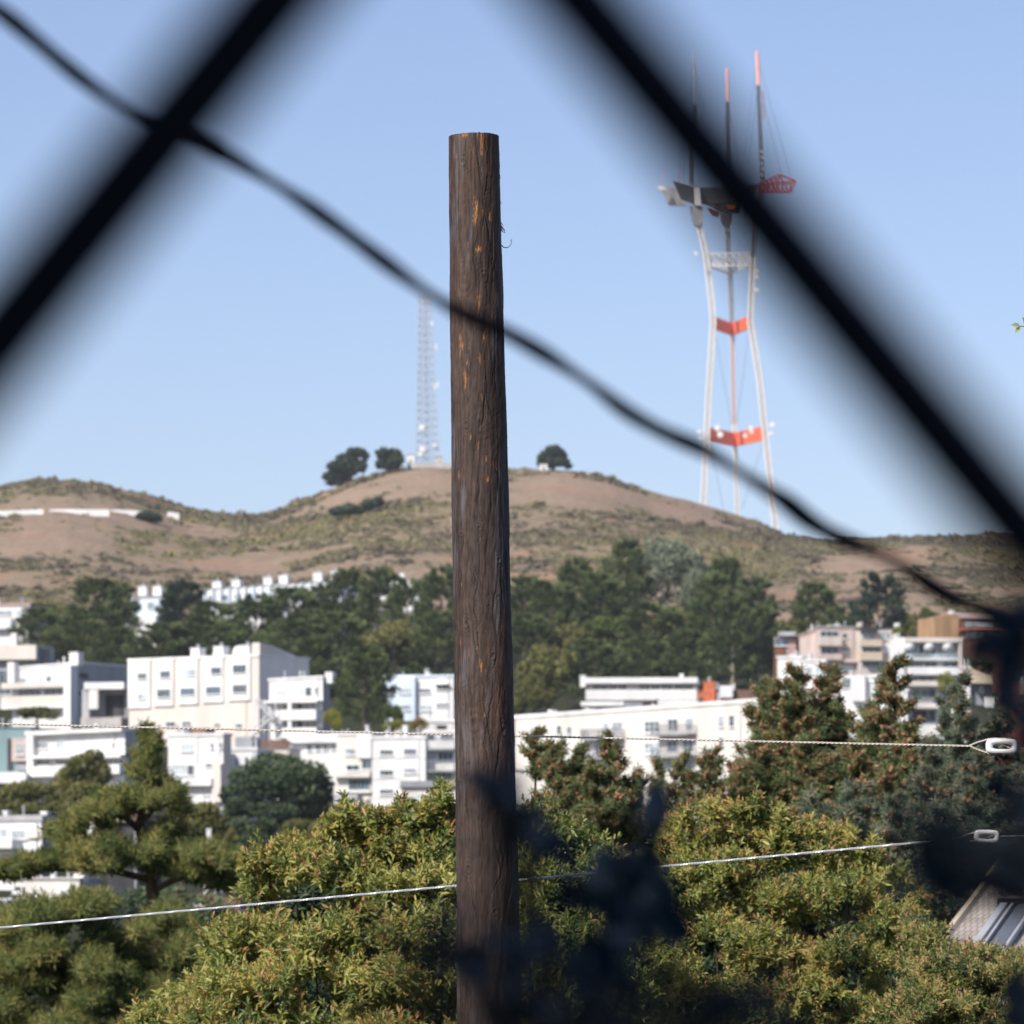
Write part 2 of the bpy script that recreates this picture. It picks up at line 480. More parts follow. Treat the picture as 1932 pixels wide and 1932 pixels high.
def lattice(mb, pts, w, rc, rb, bay, nch=4, taper=None):
    """lattice column along pts (world), nch chords"""
    pts = [Vector(p) for p in pts]
    out = []
    for a, b in zip(pts[:-1], pts[1:]):
        n = max(1, int(round((b - a).length / bay)))
        for i in range(n): out.append(a.lerp(b, i / n))
    out.append(pts[-1])
    N = len(out)
    ring = []
    for i, p in enumerate(out):
        ww = w if taper is None else w + (taper - w) * i / (N - 1)
        ring.append([p + Vector((math.cos(2 * math.pi * (k + .5) / nch) * ww * .62, math.sin(2 * math.pi * (k + .5) / nch) * ww * .62, 0)) for k in range(nch)])
    for k in range(nch):
        mb.tube([r[k] for r in ring], rc, 5)
    for i in range(N - 1):
        for k in range(nch):
            k2 = (k + 1) % nch
            if i % 2: mb.tube([ring[i][k], ring[i + 1][k2]], rb, 4, False)
            else: mb.tube([ring[i][k2], ring[i + 1][k]], rb, 4, False)
            mb.tube([ring[i][k], ring[i][k2]], rb, 4, False)

def prism(mb, poly, Y, th, yoff=None):
    """extruded picture polygon at distance Y, thickness th metres (away from camera)"""
    n = len(poly)
    yo = yoff or [0] * n
    a = [P(u, v, Y + q) for (u, v), q in zip(poly, yo)]
    b = [p + Vector((0, th, 0)) for p in a]
    mb.add(a + b, [tuple(range(n)), tuple(range(2 * n - 1, n - 1, -1))] + [(i, (i + 1) % n, (i + 1) % n + n, i + n) for i in range(n)])

# ---- three legged broadcasting tower beyond the hill
YL, YR, YC = 2600.0, 2594.0, 2632.0
tw_base = Vector(((1392 - 966) * K * 2610, 2610, 58))
tower = empty('broadcast_tower', tw_base, 'tall three legged red and white broadcasting tower rising behind the right slope of the hill', 'tower')
legL = [(1323, 1060), (1327, 949), (1334.5, 801), (1338.5, 722), (1345.6, 608), (1343, 570), (1332.5, 482), (1320, 424), (1315, 370), (1313, 346)]
legR = [(1468, 1060), (1464.4, 1008), (1442, 801), (1433.5, 717), (1416, 608), (1418, 570), (1423, 482), (1427, 424), (1433, 370), (1437, 340)]
legC = [(1393, 1060), (1391.4, 974), (1385.5, 801), (1384.5, 766), (1381.5, 623), (1380, 553), (1376, 482), (1374.5, 424), (1373, 370), (1373, 330)]
def leg(pts, Y, mats):
    for (i0, i1, mt, w, rc) in mats:
        mb = MB(); lattice(mb, [P(u, v, Y) for u, v in pts[i0:i1 + 1]], w, rc, rc * .45, 3.2)
        mb.tube([P(u, v, Y) + Vector((-.3, 0, 0)) for u, v in pts[i0:i1 + 1]], w * .12, 6)
        mb.build('leg', M[mt], tower)
leg(legL, YL, [(0, 7, 'steelwhite', 2.6, .55), (7, 9, 'cladgrey', 2.7, .6)])
leg(legR, YR, [(0, 6, 'steelwhite', 2.8, .55), (6, 9, 'cladgrey', 2.6, .45)])
leg(legC, YC, [(0, 2, 'steelwhite', 2.0, .42), (2, 4, 'steelpale', 2.0, .42), (4, 9, 'cladgrey', 2.4, .42)])
def legpt(pts, Y, v):
    vs = [p[1] for p in pts][::-1]; us = [p[0] for p in pts][::-1]
    return P(float(np.interp(v, vs, us)), v, Y)
def at_level(z):
    r = []
    for pts, Y in ((legL, YL), (legR, YR), (legC, YC)):
        v = HZ - z / (K * Y); r.append(legpt(pts, Y, v))
    return r
def girder(vt, vb, mt, name='girder'):
    """triangular ring of deep girders between the three legs"""
    zt, zb = (HZ - vt) * K * YL, (HZ - vb) * K * YL
    T, B = at_level(zt), at_level(zb)
    for (i, j) in ((0, 2), (2, 1)):
        mb = MB()
        a0, a1, b0, b1 = B[i], B[j], T[i], T[j]
        d = (a1 - a0).normalized(); nn = Vector((d.y, -d.x, 0)) * .8
        a0 = a0 + d * 2; b0 = b0 + d * 2; a1 = a1 - d * 1.2; b1 = b1 - d * 1.2
        mid_b = a0.lerp(a1, .5)
        mb.hexa([a0 - nn, a1 - nn, a1 + nn, a0 + nn, b0 - nn, b1 - nn, b1 + nn, b0 + nn])
        n = 6
        for q in range(n + 1):
            p0 = a0.lerp(a1, q / n); p1 = b0.lerp(b1, q / n)
            o = nn * 1.35 * (1 if nn.y < 0 else -1)
            mb.tube([p0 + o, p1 + o], .28, 5)
        mb.build(name, M[mt], tower)
girder(597, 620, 'steelorange'); girder(806, 832, 'steelorange')
# white open truss ring
def truss_side(a0, a1, b0, b1, n, mt):
    mb = MB()
    mb.tube([a0, a1], .42, 6); mb.tube([b0, b1], .42, 6)
    for q in range(n):
        p0, p1 = a0.lerp(a1, q / n), a0.lerp(a1, (q + 1) / n); t0, t1 = b0.lerp(b1, q / n), b0.lerp(b1, (q + 1) / n)
        mb.tube([p0, t1], .22, 5); mb.tube([p1, t0], .22, 5); mb.tube([p1, t1], .22, 5)
    mb.build('truss', M[mt], tower)
zt, zb = (HZ - 478) * K * YL, (HZ - 502) * K * YL
T, B = at_level(zt), at_level(zb)
for i, j in ((0, 1), (2, 1), (0, 2)):
    truss_side(B[i], B[j], T[i], T[j], 7, 'steelwhite')
# dishes on the girders
for (u, v, r) in ((1353.5, 808, 1.6), (1359, 820, 1.7), (1417, 808, 1.3), (1418, 815, 1.1), (1406, 822, 1.2), (1319, 816, 1.3), (1321, 829, 1.3), (1457.5, 802, 1.5), (1455, 818, 1.1), (1430, 510, 1.3), (1430, 521, 1.3), (1429, 546, 1.4), (1314, 478, 1.1)):
    mb = MB(); p = P(u, v, YR - 4)
    mb.lathe(p, [(r * .4, .9), (r * .9, .5), (r, 0), (r * .8, -.15)], 12, 'Y'); mb.build('dish', M['steelwhite'], tower)
    
# top platform: clad arms, pillar, red truss arm
def part(poly, Y, th, mt, name, yoff=None):
    mb = MB(); prism(mb, poly, Y, th, yoff); return mb.build(name, M[mt], tower)
part([(1249, 352), (1293, 352), (1296, 386), (1263, 386)], 2606, 3, 'cladgrey', 'platform_arm', [8, 0, 0, 8])
part([(1240.5, 350), (1256, 351), (1257, 357), (1245, 358)], 2604, 3, 'hutwhite', 'platform_cabin')
part([(1272, 340), (1311, 351), (1311, 382), (1286, 374)], 2598, 3, 'claddark', 'platform_arm', [-8, 0, 0, -8])
part([(1323, 352), (1428, 350), (1414, 381), (1326, 382)], 2600, 4, 'claddark', 'platform_deck')
for q in range(12):
    pass
part([(1312, 352), (1322.5, 352), (1324.5, 386), (1313, 386)], 2595, 3.2, 'steelwhite', 'platform_pillar')
part([(1304.5, 388), (1328, 388), (1328, 416), (1321, 424), (1312, 424), (1306.5, 410)], 2597, 5, 'cladgrey', 'leg_head')
part([(1362, 400), (1384, 400), (1383, 418), (1378, 424), (1368, 424), (1363, 414)], 2630, 5, 'claddark', 'leg_head')
part([(1337, 390), (1362, 398), (1357, 407), (1345, 404)], 2612, 3, 'steelred', 'platform_brace')
part([(1334, 383), (1402, 381), (1398, 399), (1366, 398)], 2616, 3, 'claddark', 'platform_brace')
part([(1374, 384), (1392, 383), (1389, 392), (1376, 392)], 2613, 2, 'steelorange', 'platform_brace')
mb = MB()
tr = [(1428, 350), (1469, 331), (1500, 343), (1489, 364), (1430, 365)]
def bar(a, b, r=.35, Y=2590): mb.tube([P(*a, Y), P(*b, Y)], r, 5)
for a, b in zip(tr, tr[1:] + tr[:1]): bar(a, b, .5)
bar((1446, 349), (1500, 343), .5); bar((1446, 349), (1444, 365), .4); bar((1469, 331), (1460, 364)); bar((1469, 331), (1478, 352))
for q in range(8):
    x0 = 1430 + q * 8; bar((x0, 364), (x0 + 7, 348 if x0 < 1450 else 346)); bar((x0 + 7, 364), (x0 + 2, 348 if x0 < 1450 else 346))
for a, b in zip(tr, tr[1:] + tr[:1]): bar(a, b, .45, 2597)
for q in range(5): bar((1430 + 8 * q, 350 - 4 * q), (1432 + 8 * q, 364)); bar((1430 + 8 * q, 364), (1438 + 8 * q, 347 - 4 * q), .35, 2597)
mb.build('platform_truss', M['steelred'], tower)
# masts
def mast(u0, v0, u1, v1, vt, ut, Y, rod, rmat, r):
    mb = MB(); lattice(mb, [P(u0, v0, Y), P(u1, v1, Y)], 1.9, .36, .22, 2.0, 3, 1.5); mb.build('mast', M['steeldark'], tower)
    mb = MB(); mb.tube([P(u1, v1, Y), P(ut, vt + 2, Y), P(ut, vt, Y)], [r, r * .9, r * .4], 10); mb.build('antenna', M[rmat], tower)
mast(1308, 346, 1309, 200, 100, 1306.5, YL, 0, 'steelgrey', .55)
mast(1373, 330, 1372, 193, 129, 1371, YC, 0, 'steelpink', .85)
mast(1437, 340, 1431, 161, 96, 1428.4, YR, 0, 'steelpink', 1.05)
mb = MB(); mb.tube([P(1440, 172, YR), P(1440.5, 226, YR)], .32, 6); mb.tube([P(1440.3, 200, YR), P(1434, 200, YR)], .15, 4); mb.build('antenna', M['steelred'], tower)
for (u, v) in ((1252, 322), (1281, 318)):
    mb = MB(); mb.tube([P(u, v, 2602), P(u + 1, 352, 2602)], .16, 5); mb.build('antenna', M['steelpink'], tower)
for i in range(5):
    mb = MB(); mb.box(P(1436 + (i % 2) * 1.6 - .8, 288 + i * 11, YR - 1.5), (1.6, 1.2, 1.6)); mb.build('mast_equipment', M['steelgrey'], tower)
for (u, v0, v1, rr_) in ((1262, 344, 352, .2), (1290, 338, 352, .16), (1330, 342, 352, .2), (1340, 345, 352, .25), (1352, 341, 352, .16), (1366, 344, 352, .2), (1384, 340, 352, .2), (1396, 343, 352, .16), (1408, 340, 352, .2), (1420, 344, 352, .25)):
    mb = MB(); mb.tube([P(u, v0, 2601), P(u, v1, 2601)], rr_, 5); mb.build('antenna', M['steelgrey'], tower)
# guy cables between masts and platform
for (a, Ya, b, Yb) in (((1307, 106), YL, (1282, 350), YL), ((1307, 112), YL, (1356, 352), YC), ((1308, 140), YL, (1345, 352), YL), ((1307, 130), YL, (1290, 350), YL),
        ((1371, 195), YC, (1350, 352), YC), ((1372, 195), YC, (1398, 350), YC), ((1429, 108), YR, (1494, 345), YR), ((1429, 108), YR, (1395, 350), YR), ((1430, 150), YR, (1476, 345), YR), ((1430, 160), YR, (1404, 350), YR),
        ((1346, 608), YL, (1380, 800), YC), ((1415, 615), YR, (1390, 800), YC), ((1340, 835), YL, (1365, 960), YC), ((1440, 835), YR, (1400, 960), YC)):
    mb = MB(); mb.tube([P(*a, Ya), P(*b, Yb)], .10, 4, False); mb.build('guy_cable', M['steeldark'], tower)

# ---- lattice mast on the summit
Ym = 1492.0
bz = gz((806 - 966) * K * Ym, Ym)
lm = empty('lattice_mast', ((806 - 966) * K * Ym, Ym, bz), 'slim galvanised lattice radio mast standing on the hill summit left of the pole', 'mast')
mb = MB()
levels = [(556, 790, 813), (620, 789, 815), (700, 788, 818), (790, 786.5, 824), (874, 785, 828)]
def lat_at(v):
    return np.interp(v, [l[0] for l in levels], [l[1] for l in levels]), np.interp(v, [l[0] for l in levels], [l[2] for l in levels])
vs = np.linspace(556, 876, 23)
rings = []
for v in vs:
    a, b = lat_at(v); A = P(a, v, Ym); B_ = P(b, v, Ym); w = (B_ - A).length
    C_ = A.lerp(B_, .5) + Vector((w * .0, w * .85, 0)); rings.append((A, B_, C_))
for k in range(3): mb.tube([r[k] for r in rings], .17, 6)
mb.build('mast_chord', M['steelgrey'], lm)
mb = MB()
for i in range(len(rings) - 1):
    for k in range(3):
        k2 = (k + 1) % 3
        mb.tube([rings[i][k], rings[i + 1][k2]], .065, 4, False); mb.tube([rings[i][k2], rings[i + 1][k]], .065, 4, False); mb.tube([rings[i][k], rings[i][k2]], .08, 4, False)
mb.tube([rings[0][0].lerp(rings[0][1], .5), rings[0][0].lerp(rings[0][1], .5) + Vector((0, 0, 1.5))], .08, 5)
mb.build('mast_bracing', M['steelgrey'], lm)
mb = MB(); mb.tube([P(800, 565, Ym + 1), P(802, 872, Ym + 1)], .12, 5); mb.build('cable_ladder', M['steelwhite'], lm)
for (u, v, r) in ((796, 807, .95), (797, 848, 1.0), (793, 858, .7), (820, 840, .6)):
    mb = MB(); mb.lathe(P(u, v, Ym - 1), [(r * .4, .6), (r * .9, .3), (r, 0), (r * .8, -.1)], 12, 'Y'); mb.build('dish', M['steelwhite'], lm)
for (u, v) in ((815, 610), (823, 655), (821, 730), (826, 726)):
    mb = MB(); mb.box(P(u, v, Ym), (.5, .4, 1.6)); mb.tube([P(u, v, Ym), P(u - 6, v, Ym)], .08, 4); mb.build('panel_antenna', M['steelwhite'], lm)

def hut(u0, u1, vt, Y, mt, label, dpt=3.0, roof='roof'):
    x0, x1 = (u0 - 966) * K * Y, (u1 - 966) * K * Y; zt = (HZ - vt) * K * Y
    zb_ = min(gz(x0, Y), gz(x1, Y)) - .4
    t = empty('equipment_hut', ((x0 + x1) / 2, Y, zb_), label, 'hut')
    mb = MB(); mb.box(((x0 + x1) / 2, Y + dpt / 2, (zb_ + zt) / 2), (x1 - x0, dpt, zt - zb_)); mb.build('wall', M[mt], t)
    mb = MB(); mb.box(((x0 + x1) / 2, Y + dpt / 2, zt + .1), (x1 - x0 + .3, dpt + .3, .2)); mb.build('roof', M[roof], t)
    mb = MB(); mb.box(((x0 + x1) / 2, Y - .02, zb_ + .4 + (zt - zb_ - .4) * .4), ((x1 - x0) * .3, .06, (zt - zb_) * .55)); mb.build('door', M['midgrey'], t)
    return t
hut(768, 782, 858, 1488, 'hutwhite', 'small white equipment hut left of the lattice mast')
hut(825, 834, 862, 1488, 'tan', 'small cream equipment hut at the right foot of the lattice mast')
hut(1018, 1033, 876, 1490, 'hutwhite', 'small pale hut in front of the lone summit tree right of the pole')
def longwall(pts, Y, h, th, mt, label, name='retaining_wall'):
    t = MB(); caps = MB()
    P3 = [P(u, v, y) for (u, v), y in zip(pts, Y if isinstance(Y, list) else [Y] * len(pts))]
    for a, b in zip(P3[:-1], P3[1:]):
        dn = Vector((0, 0, -h)); bk = Vector((0, th, 0))
        t.hexa([a + dn, b + dn, b + dn + bk, a + dn + bk, a, b, b + bk, a + bk])
    o = t.build(name, M[mt], origin=P3[len(P3) // 2] + Vector((0, 0, -h)))
    tag(o, label, 'wall'); return o
# ------------------------------------------------------------------ houses
def zoomf(x0, y0, w, px=1932.0):
    f = w / px * (1932 / 3840.0)
    return lambda x, y: (x0 * 1932 / 3840.0 + x * f, y0 * 1932 / 3840.0 + y * f)
Z4 = zoomf(0, 2000, 900); Z5 = zoomf(400, 2300, 900); Z6 = zoomf(1100, 2400, 800); Z7 = zoomf(1850, 2400, 1050)
Z8 = zoomf(2800, 2200, 1040); ZA = zoomf(0, 2900, 1000); ZB = zoomf(0, 2600, 700); ZC = zoomf(0, 1700, 1200); ZD = zoomf(3200, 2200, 640); ZE = zoomf(1900, 1900, 1100)
ZU = lambda x, y: (x, y)

WR = random.Random(5)
class House:
    """box house: front facade from xl to xr (picture columns), plane yawed about its right end at distance Y.
    yaw>0: left end is farther and the right side wall shows, ending at xs."""
    def __init__(s, label, cv, Y, xl, xr, yt, yb, mat, yaw=20, xs=None, depth=9.0, side=None, roof='roof', cat='house', name='house', yt_l=None, parapet=.35, zb=None, front=None):
        s.cv = cv; s.Y = Y
        th = math.radians(yaw)
        s.f = Vector((-math.cos(th), math.sin(th), 0)); s.b = Vector((math.sin(th), math.cos(th), 0)); s.n = -s.b
        ur, vr = cv(xr, yt); ul, _ = cv(xl, yt)
        s.R = Vector(((ur - 966) * K * Y, Y, 0))
        s.L = s.solve(s.R, s.f, ul)
        s.zt = (HZ - vr) * K * Y
        s.ztl = s.zt
        if yt_l is not None:
            _, vl = cv(xl, yt_l); s.ztl = (HZ - vl) * K * (s.R + s.f * s.L).y
        s.zvb = (HZ - cv(xr, yb)[1]) * K * Y
        if xs is not None:
            us, _ = cv(xs, yt); depth = s.solve(s.R, s.b, us)
        s.dep = depth
        c = s.R + s.f * (s.L / 2) + s.b * (depth / 2)
        gnd = min(gz(q.x, q.y) for q in (s.R, s.R + s.f * s.L, s.R + s.b * depth, c))
        s.zb = min(gnd - .5, s.zvb - .5) if zb is None else zb
        s.t = empty(name, (c.x, c.y, s.zb), label, cat)
        s.mat = mat
        mb = MB()
        R, Lp = s.R, s.R + s.f * s.L
        q = [Lp, R, R + s.b * depth, Lp + s.b * depth]
        tops = [s.ztl, s.zt, s.zt, s.ztl]
        mb.hexa([Vector((p.x, p.y, s.zb)) for p in q] + [Vector((p.x, p.y, z)) for p, z in zip(q, tops)])
        mb.build('wall', M[mat], s.t)
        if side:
            s.sbox(.0, depth, s.zb, s.zt, 0.004, .05, side, 'side_wall')  # side skin carries the shade of the turned-away wall in its colour
        e = .18; h = parapet
        if h:
            mb = MB()
            q = [Lp + s.f * e - s.b * e, R - s.f * e - s.b * e, R - s.f * e + s.b * (depth + e), Lp + s.f * e + s.b * (depth + e)]
            mb.hexa([Vector((p.x, p.y, z + .004)) for p, z in zip(q, tops)] + [Vector((p.x, p.y, z + h)) for p, z in zip(q, tops)])
            mb.build('roof', M[roof], s.t)
        if h:
            r = random.Random(int(s.R.x * 7 + Y))
            for q_ in range(3):
                tt, dd = r.uniform(.1, .9) * s.L, r.uniform(1.0, max(1.2, depth - 1)); z = s.zt + (s.ztl - s.zt) * tt / s.L + h
                p = s.R + s.f * tt + s.b * dd; mb = MB(); rr_ = r.uniform(.07, .16); hh = r.uniform(.5, 1.1)
                mb.lathe((p.x, p.y, z), [(rr_, -.1), (rr_, hh), (rr_ * 1.7, hh + .02), (rr_ * 1.7, hh + .16), (.02, hh + .22)], 8); mb.build('vent_pipe', M['steelgrey' if q_ else 'frame'], s.t)
            mb = MB(); tt = r.uniform(.03, .12) * s.L
            a_ = s.R + s.f * tt + s.n * .08; mb.tube([Vector((a_.x, a_.y, s.zb)), Vector((a_.x, a_.y, s.zt - .2))], .06, 6); mb.build('downpipe', M['grey'], s.t)
    def solve(s, O, d, u):
        m = (u - 966) * K
        return (m * O.y - O.x) / (d.x - m * d.y)
    def tz(s, x, y):
        u, v = s.cv(x, y); t = s.solve(s.R, s.f, u); yy = (s.R + s.f * t).y
        return t, (HZ - v) * K * yy
    def fp(s, t, z, off): p = s.R + s.f * t + s.n * off; return Vector((p.x, p.y, z))
    def rect(s, x0, y0, x1, y1):
        ym = (y0 + y1) / 2
        ta, _ = s.tz(x0, ym); tb, _ = s.tz(x1, ym); xm = (x0 + x1) / 2
        _, za = s.tz(xm, y1); _, zb_ = s.tz(xm, y0)
        return tb, ta, za, zb_      # t increases leftwards
    def add(s, mb, t0, t1, z0, z1, o0, o1, z1l=None):
        zl = z1 if z1l is None else z1l
        mb.hexa([s.fp(t1, z0, o0), s.fp(t0, z0, o0), s.fp(t0, z0, o1), s.fp(t1, z0, o1), s.fp(t1, zl, o0), s.fp(t0, z1, o0), s.fp(t0, z1, o1), s.fp(t1, zl, o1)])
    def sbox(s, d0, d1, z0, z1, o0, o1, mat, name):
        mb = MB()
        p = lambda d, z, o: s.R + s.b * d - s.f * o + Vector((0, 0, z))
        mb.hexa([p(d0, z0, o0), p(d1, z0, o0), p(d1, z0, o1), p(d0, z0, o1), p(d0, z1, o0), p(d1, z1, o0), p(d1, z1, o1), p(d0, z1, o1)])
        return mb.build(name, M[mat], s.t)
    def box(s, r, o0, o1, mat, name, parent=None):
        t0, t1, z0, z1 = s.rect(*r); mb = MB(); s.add(mb, t0, t1, z0, z1, o0, o1)
        return mb.build(name, M[mat], parent or s.t)
    def window(s, r, nx=2, ny=1, glass='glass', frame='frame', off=0.0, fw=.065, parent=None, name='window', sill=True):
        if glass == 'glass':
            q_ = WR.random(); glass = 'glassdark' if q_ < .28 else ('glasspale' if q_ < .40 else 'glass')
        t0, t1, z0, z1 = s.rect(*r); mb = MB(); a, b = off + .004, off + .12
        s.add(mb, t0, t0 + fw, z0, z1, a, b); s.add(mb, t1 - fw, t1, z0, z1, a, b)
        s.add(mb, t0 + fw, t1 - fw, z0, z0 + fw, a, b); s.add(mb, t0 + fw, t1 - fw, z1 - fw, z1, a, b)
        for i in range(1, nx):
            c = t0 + (t1 - t0) * i / nx; s.add(mb, c - fw * .4, c + fw * .4, z0 + fw, z1 - fw, a, b - .02)
        for i in range(1, ny):
            c = z0 + (z1 - z0) * i / ny; s.add(mb, t0 + fw, t1 - fw, c - fw * .35, c + fw * .35, a, b - .03)
        if sill: s.add(mb, t0 - .08, t1 + .08, z0 - .10, z0 - .004, a, b + .12)
        w = mb.build(name, M[frame], parent or s.t)
        mb = MB(); s.add(mb, t0 + fw * .6, t1 - fw * .6, z0 + fw * .6, z1 - fw * .6, off + .006, off + .05)
        mb.build('pane', M[glass], w); return w
    def balcony(s, slab, rail, out=1.5, slabmat='white', railmat='white', solid=True, o0=0.01):
        """slab: picture rect of its edge; rail: picture rect of the parapet"""
        t0, t1, z0, z1 = s.rect(*slab); mb = MB()
        s.add(mb, t0, t1, z0, z1, o0, out); bal = mb.build('balcony', M[slabmat], s.t)
        if rail:
            r0, r1, y0, y1 = s.rect(*rail); y0 = max(y0, z1 + .004); mb = MB()
            if solid:
                s.add(mb, r0, r1, y0, y1, out - .14, out - .02)
                s.add(mb, r0, r0 + .12, y0, y1, o0, out - .145); s.add(mb, r1 - .12, r1, y0, y1, o0, out - .145)
            else:
                n = int((r1 - r0) / .24)
                for i in range(n + 1):
                    c = r0 + (r1 - r0 - .06) * i / n; s.add(mb, c, c + .055, y0, y1 - .07, out - .11, out - .05)
                s.add(mb, r0, r1, y1 - .07, y1, out - .14, out - .02)
                for dd in np.arange(.15, out - .2, .24):
                    s.add(mb, r0, r0 + .05, y0, y1 - .07, dd, dd + .05); s.add(mb, r1 - .05, r1, y0, y1 - .07, dd, dd + .05)
            mb.build('railing', M[railmat], bal)
        return bal
    def chimney(s, r, mat='white', back=2.0, dpt=1.2, pots=1):
        t0, t1, z0, z1 = s.rect(*r); mb = MB(); s.add(mb, t0, t1, min(z0, s.zt - .2), z1, -back - dpt, -back)
        s.add(mb, t0 - .08, t1 + .08, z1 + .004, z1 + .18, -back - dpt - .08, -back + .08)
        c = mb.build('chimney', M[mat], s.t)
        if pots:
            mb = MB(); p = s.fp((t0 + t1) / 2, z1 + .18, -back - dpt / 2); mb.lathe(p, [(.22, 0), (.2, .35), (.3, .37), (.3, .5), (.05, .6)], 10); mb.build('chimney_cap', M['steelgrey'], c)
        return c
# ------------------------------------------------------------------ the houses, each traced onto its own facade plane
# B1 white house with two long balconies, far left
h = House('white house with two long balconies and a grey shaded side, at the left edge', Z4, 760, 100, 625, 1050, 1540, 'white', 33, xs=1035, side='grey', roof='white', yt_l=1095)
h.window((160, 1165, 215, 1205), 2, 1, 'glasspale'); h.window((310, 1160, 345, 1200), 1, 1, 'glasspale'); h.window((375, 1150, 415, 1195), 1, 1); h.window((510, 1130, 555, 1200), 1, 1)
h.window((150, 1245, 330, 1320), 4, 1, 'glass'); h.window((360, 1240, 555, 1310), 4, 1, 'glass')
h.balcony((62, 1240, 562, 1252), (62, 1203, 562, 1240), 1.7, 'grey', 'palecream')
h.balcony((62, 1385, 562, 1412), (62, 1310, 562, 1385), 1.7, 'white', 'palecream')
h.box((572, 1056, 626, 1540), 0.006, 1.9, 'white', 'pier')
h.box((98, 1040, 152, 1205), 0.006, 1.2, 'white', 'pier')
h.sbox(.4, 2.6, (HZ - Z4(0, 1165)[1]) * K * 760, (HZ - Z4(0, 1122)[1]) * K * 760, .06, .12, 'glassdark', 'window')
h.sbox(.3, 2.4, (HZ - Z4(0, 1300)[1]) * K * 760, (HZ - Z4(0, 1272)[1]) * K * 760, .06, .12, 'glassdark', 'window')
h.chimney((700, 975, 770, 1072), 'white', -4.5, 1.4, 0)
# carport between B1 and the bay house
h = House('white flat roofed carport between two white apartment houses', Z4, 742, 705, 1030, 1262, 1540, 'midgrey', 12, depth=7, parapet=0)
h.box((722, 1205, 1040, 1260), -6.9, 3.0, 'white', 'roof')
h.box((760, 1264, 832, 1420), 1.9, 2.9, 'white', 'pier')
h.box((700, 1264, 757, 1560), 1.2, 2.6, 'grey', 'pier')  # grey tone puts the left wall's shade into its colour
h.box((850, 1300, 1000, 1470), .006, .10, 'dark', 'carport_shade_panel')  # flat dark panel stands in for the shaded carport interior
h.box((705, 1490, 1030, 1560), .006, 3.6, 'conc', 'terrace_wall')
# B3 big bay house
h = House('big cream and white apartment block with five bays and rooftop chimneys', Z5, 720, 178, 1225, 348, 1010, 'palecream', 36, xs=1628, side='sidebounce', roof='white', yt_l=384, cat='apartment block', name='apartment_block')
bays = [(182, 358, 388, 765), (384, 545, 376, 748), (584, 742, 372, 733), (780, 945, 362, 718), (985, 1165, 352, 702)]
for i, (a, b, t, m) in enumerate(bays):
    t0, t1, z0, z1 = h.rect(a, t, b, m)
    mb = MB(); h.add(mb, t0, t1, z0, z1 + .2, .006, .35)
    bay = mb.build('bay_window', M['white'], h.t)
    c = (a + b) / 2; top = t + 88; lo = m - 150
    w1 = [(270, 488, 330, 525), (452, 470, 520, 515), (650, 455, 720, 500), (860, 440, 930, 485), (1035, 420, 1130, 475)][i]
    w2 = [(270, 655, 330, 690), (425, 618, 522, 672), (612, 608, 718, 655), (818, 596, 928, 645), (1032, 580, 1138, 635)][i]
    w1 = (w1[0] - 6, w1[1] - 8, w1[2] + 6, w1[3] + 8); w2 = (w2[0] - 4, w2[1] - 8, w2[2] + 4, w2[3] + 8)
    h.window(w1, 3, 1, 'glasspale' if i in (2,) else 'glass', off=.35, parent=bay)
    h.window(w2, 4, 1, 'glass' if i != 0 else 'glasspale', off=.35, parent=bay)
for r in ((478, 872, 555, 915), (868, 884, 915, 915), (1040, 888, 1092, 925), (610, 870, 680, 905)):
    h.window(r, 2, 1, 'glass')
for i, r in enumerate(((642, 285, 712, 352), (826, 272, 902, 350), (1040, 262, 1114, 345))):
    h.chimney(r, 'white', 1.0, 1.6, 1)
# skylight dome
t0, t1, z0, z1 = h.rect(940, 290, 1022, 352); p = h.fp((t0 + t1) / 2, h.zt + .3, -2.5); r_ = abs(t1 - t0) / 2
mb = MB(); mb.lathe(p, [(r_, 0), (r_, .7), (r_ * .85, 1.2), (r_ * .5, 1.55), (.05, 1.65)], 16); mb.build('skylight', M['white'], h.t, smooth=True)
# sloped stair head at the corner
zt1 = (HZ - Z5(0, 235)[1]) * K * 720
mb = MB(); R, f, b = h.R, h.f, h.b
sl = h.solve(R, b, Z5(1462, 380)[0]); s1 = h.solve(R, b, Z5(1335, 240)[0])
t0, t1, _, _ = h.rect(1250, 240, 1225, 345); w = abs(t1 - t0) + .8
q = lambda tt, d, z: Vector((R.x + f.x * tt + b.x * d, R.y + f.y * tt + b.y * d, z))
z0 = h.zt + .36
mb.hexa([q(w, .1, z0), q(-.1, .1, z0), q(-.1, sl, z0), q(w, sl, z0), q(w, .1, zt1), q(-.1, .1, zt1), q(-.1, s1, zt1 - .3), q(w, s1, zt1 - .3)])
mb.build('stair_head', M['palecream'], h.t)
# sloping tail of the stair head
mb = MB(); mb.add([q(w, s1 + .004, z0), q(-.09, s1 + .004, z0), q(-.09, s1 + .004, zt1 - .35), q(w, s1 + .004, zt1 - .35), q(w, sl + 2, z0), q(-.09, sl + 2, z0)], [(0, 1, 2, 3), (1, 5, 2), (0, 3, 4), (3, 2, 5, 4), (0, 4, 5, 1)])
mb.build('stair_head', M['sidebounce'], h.t)
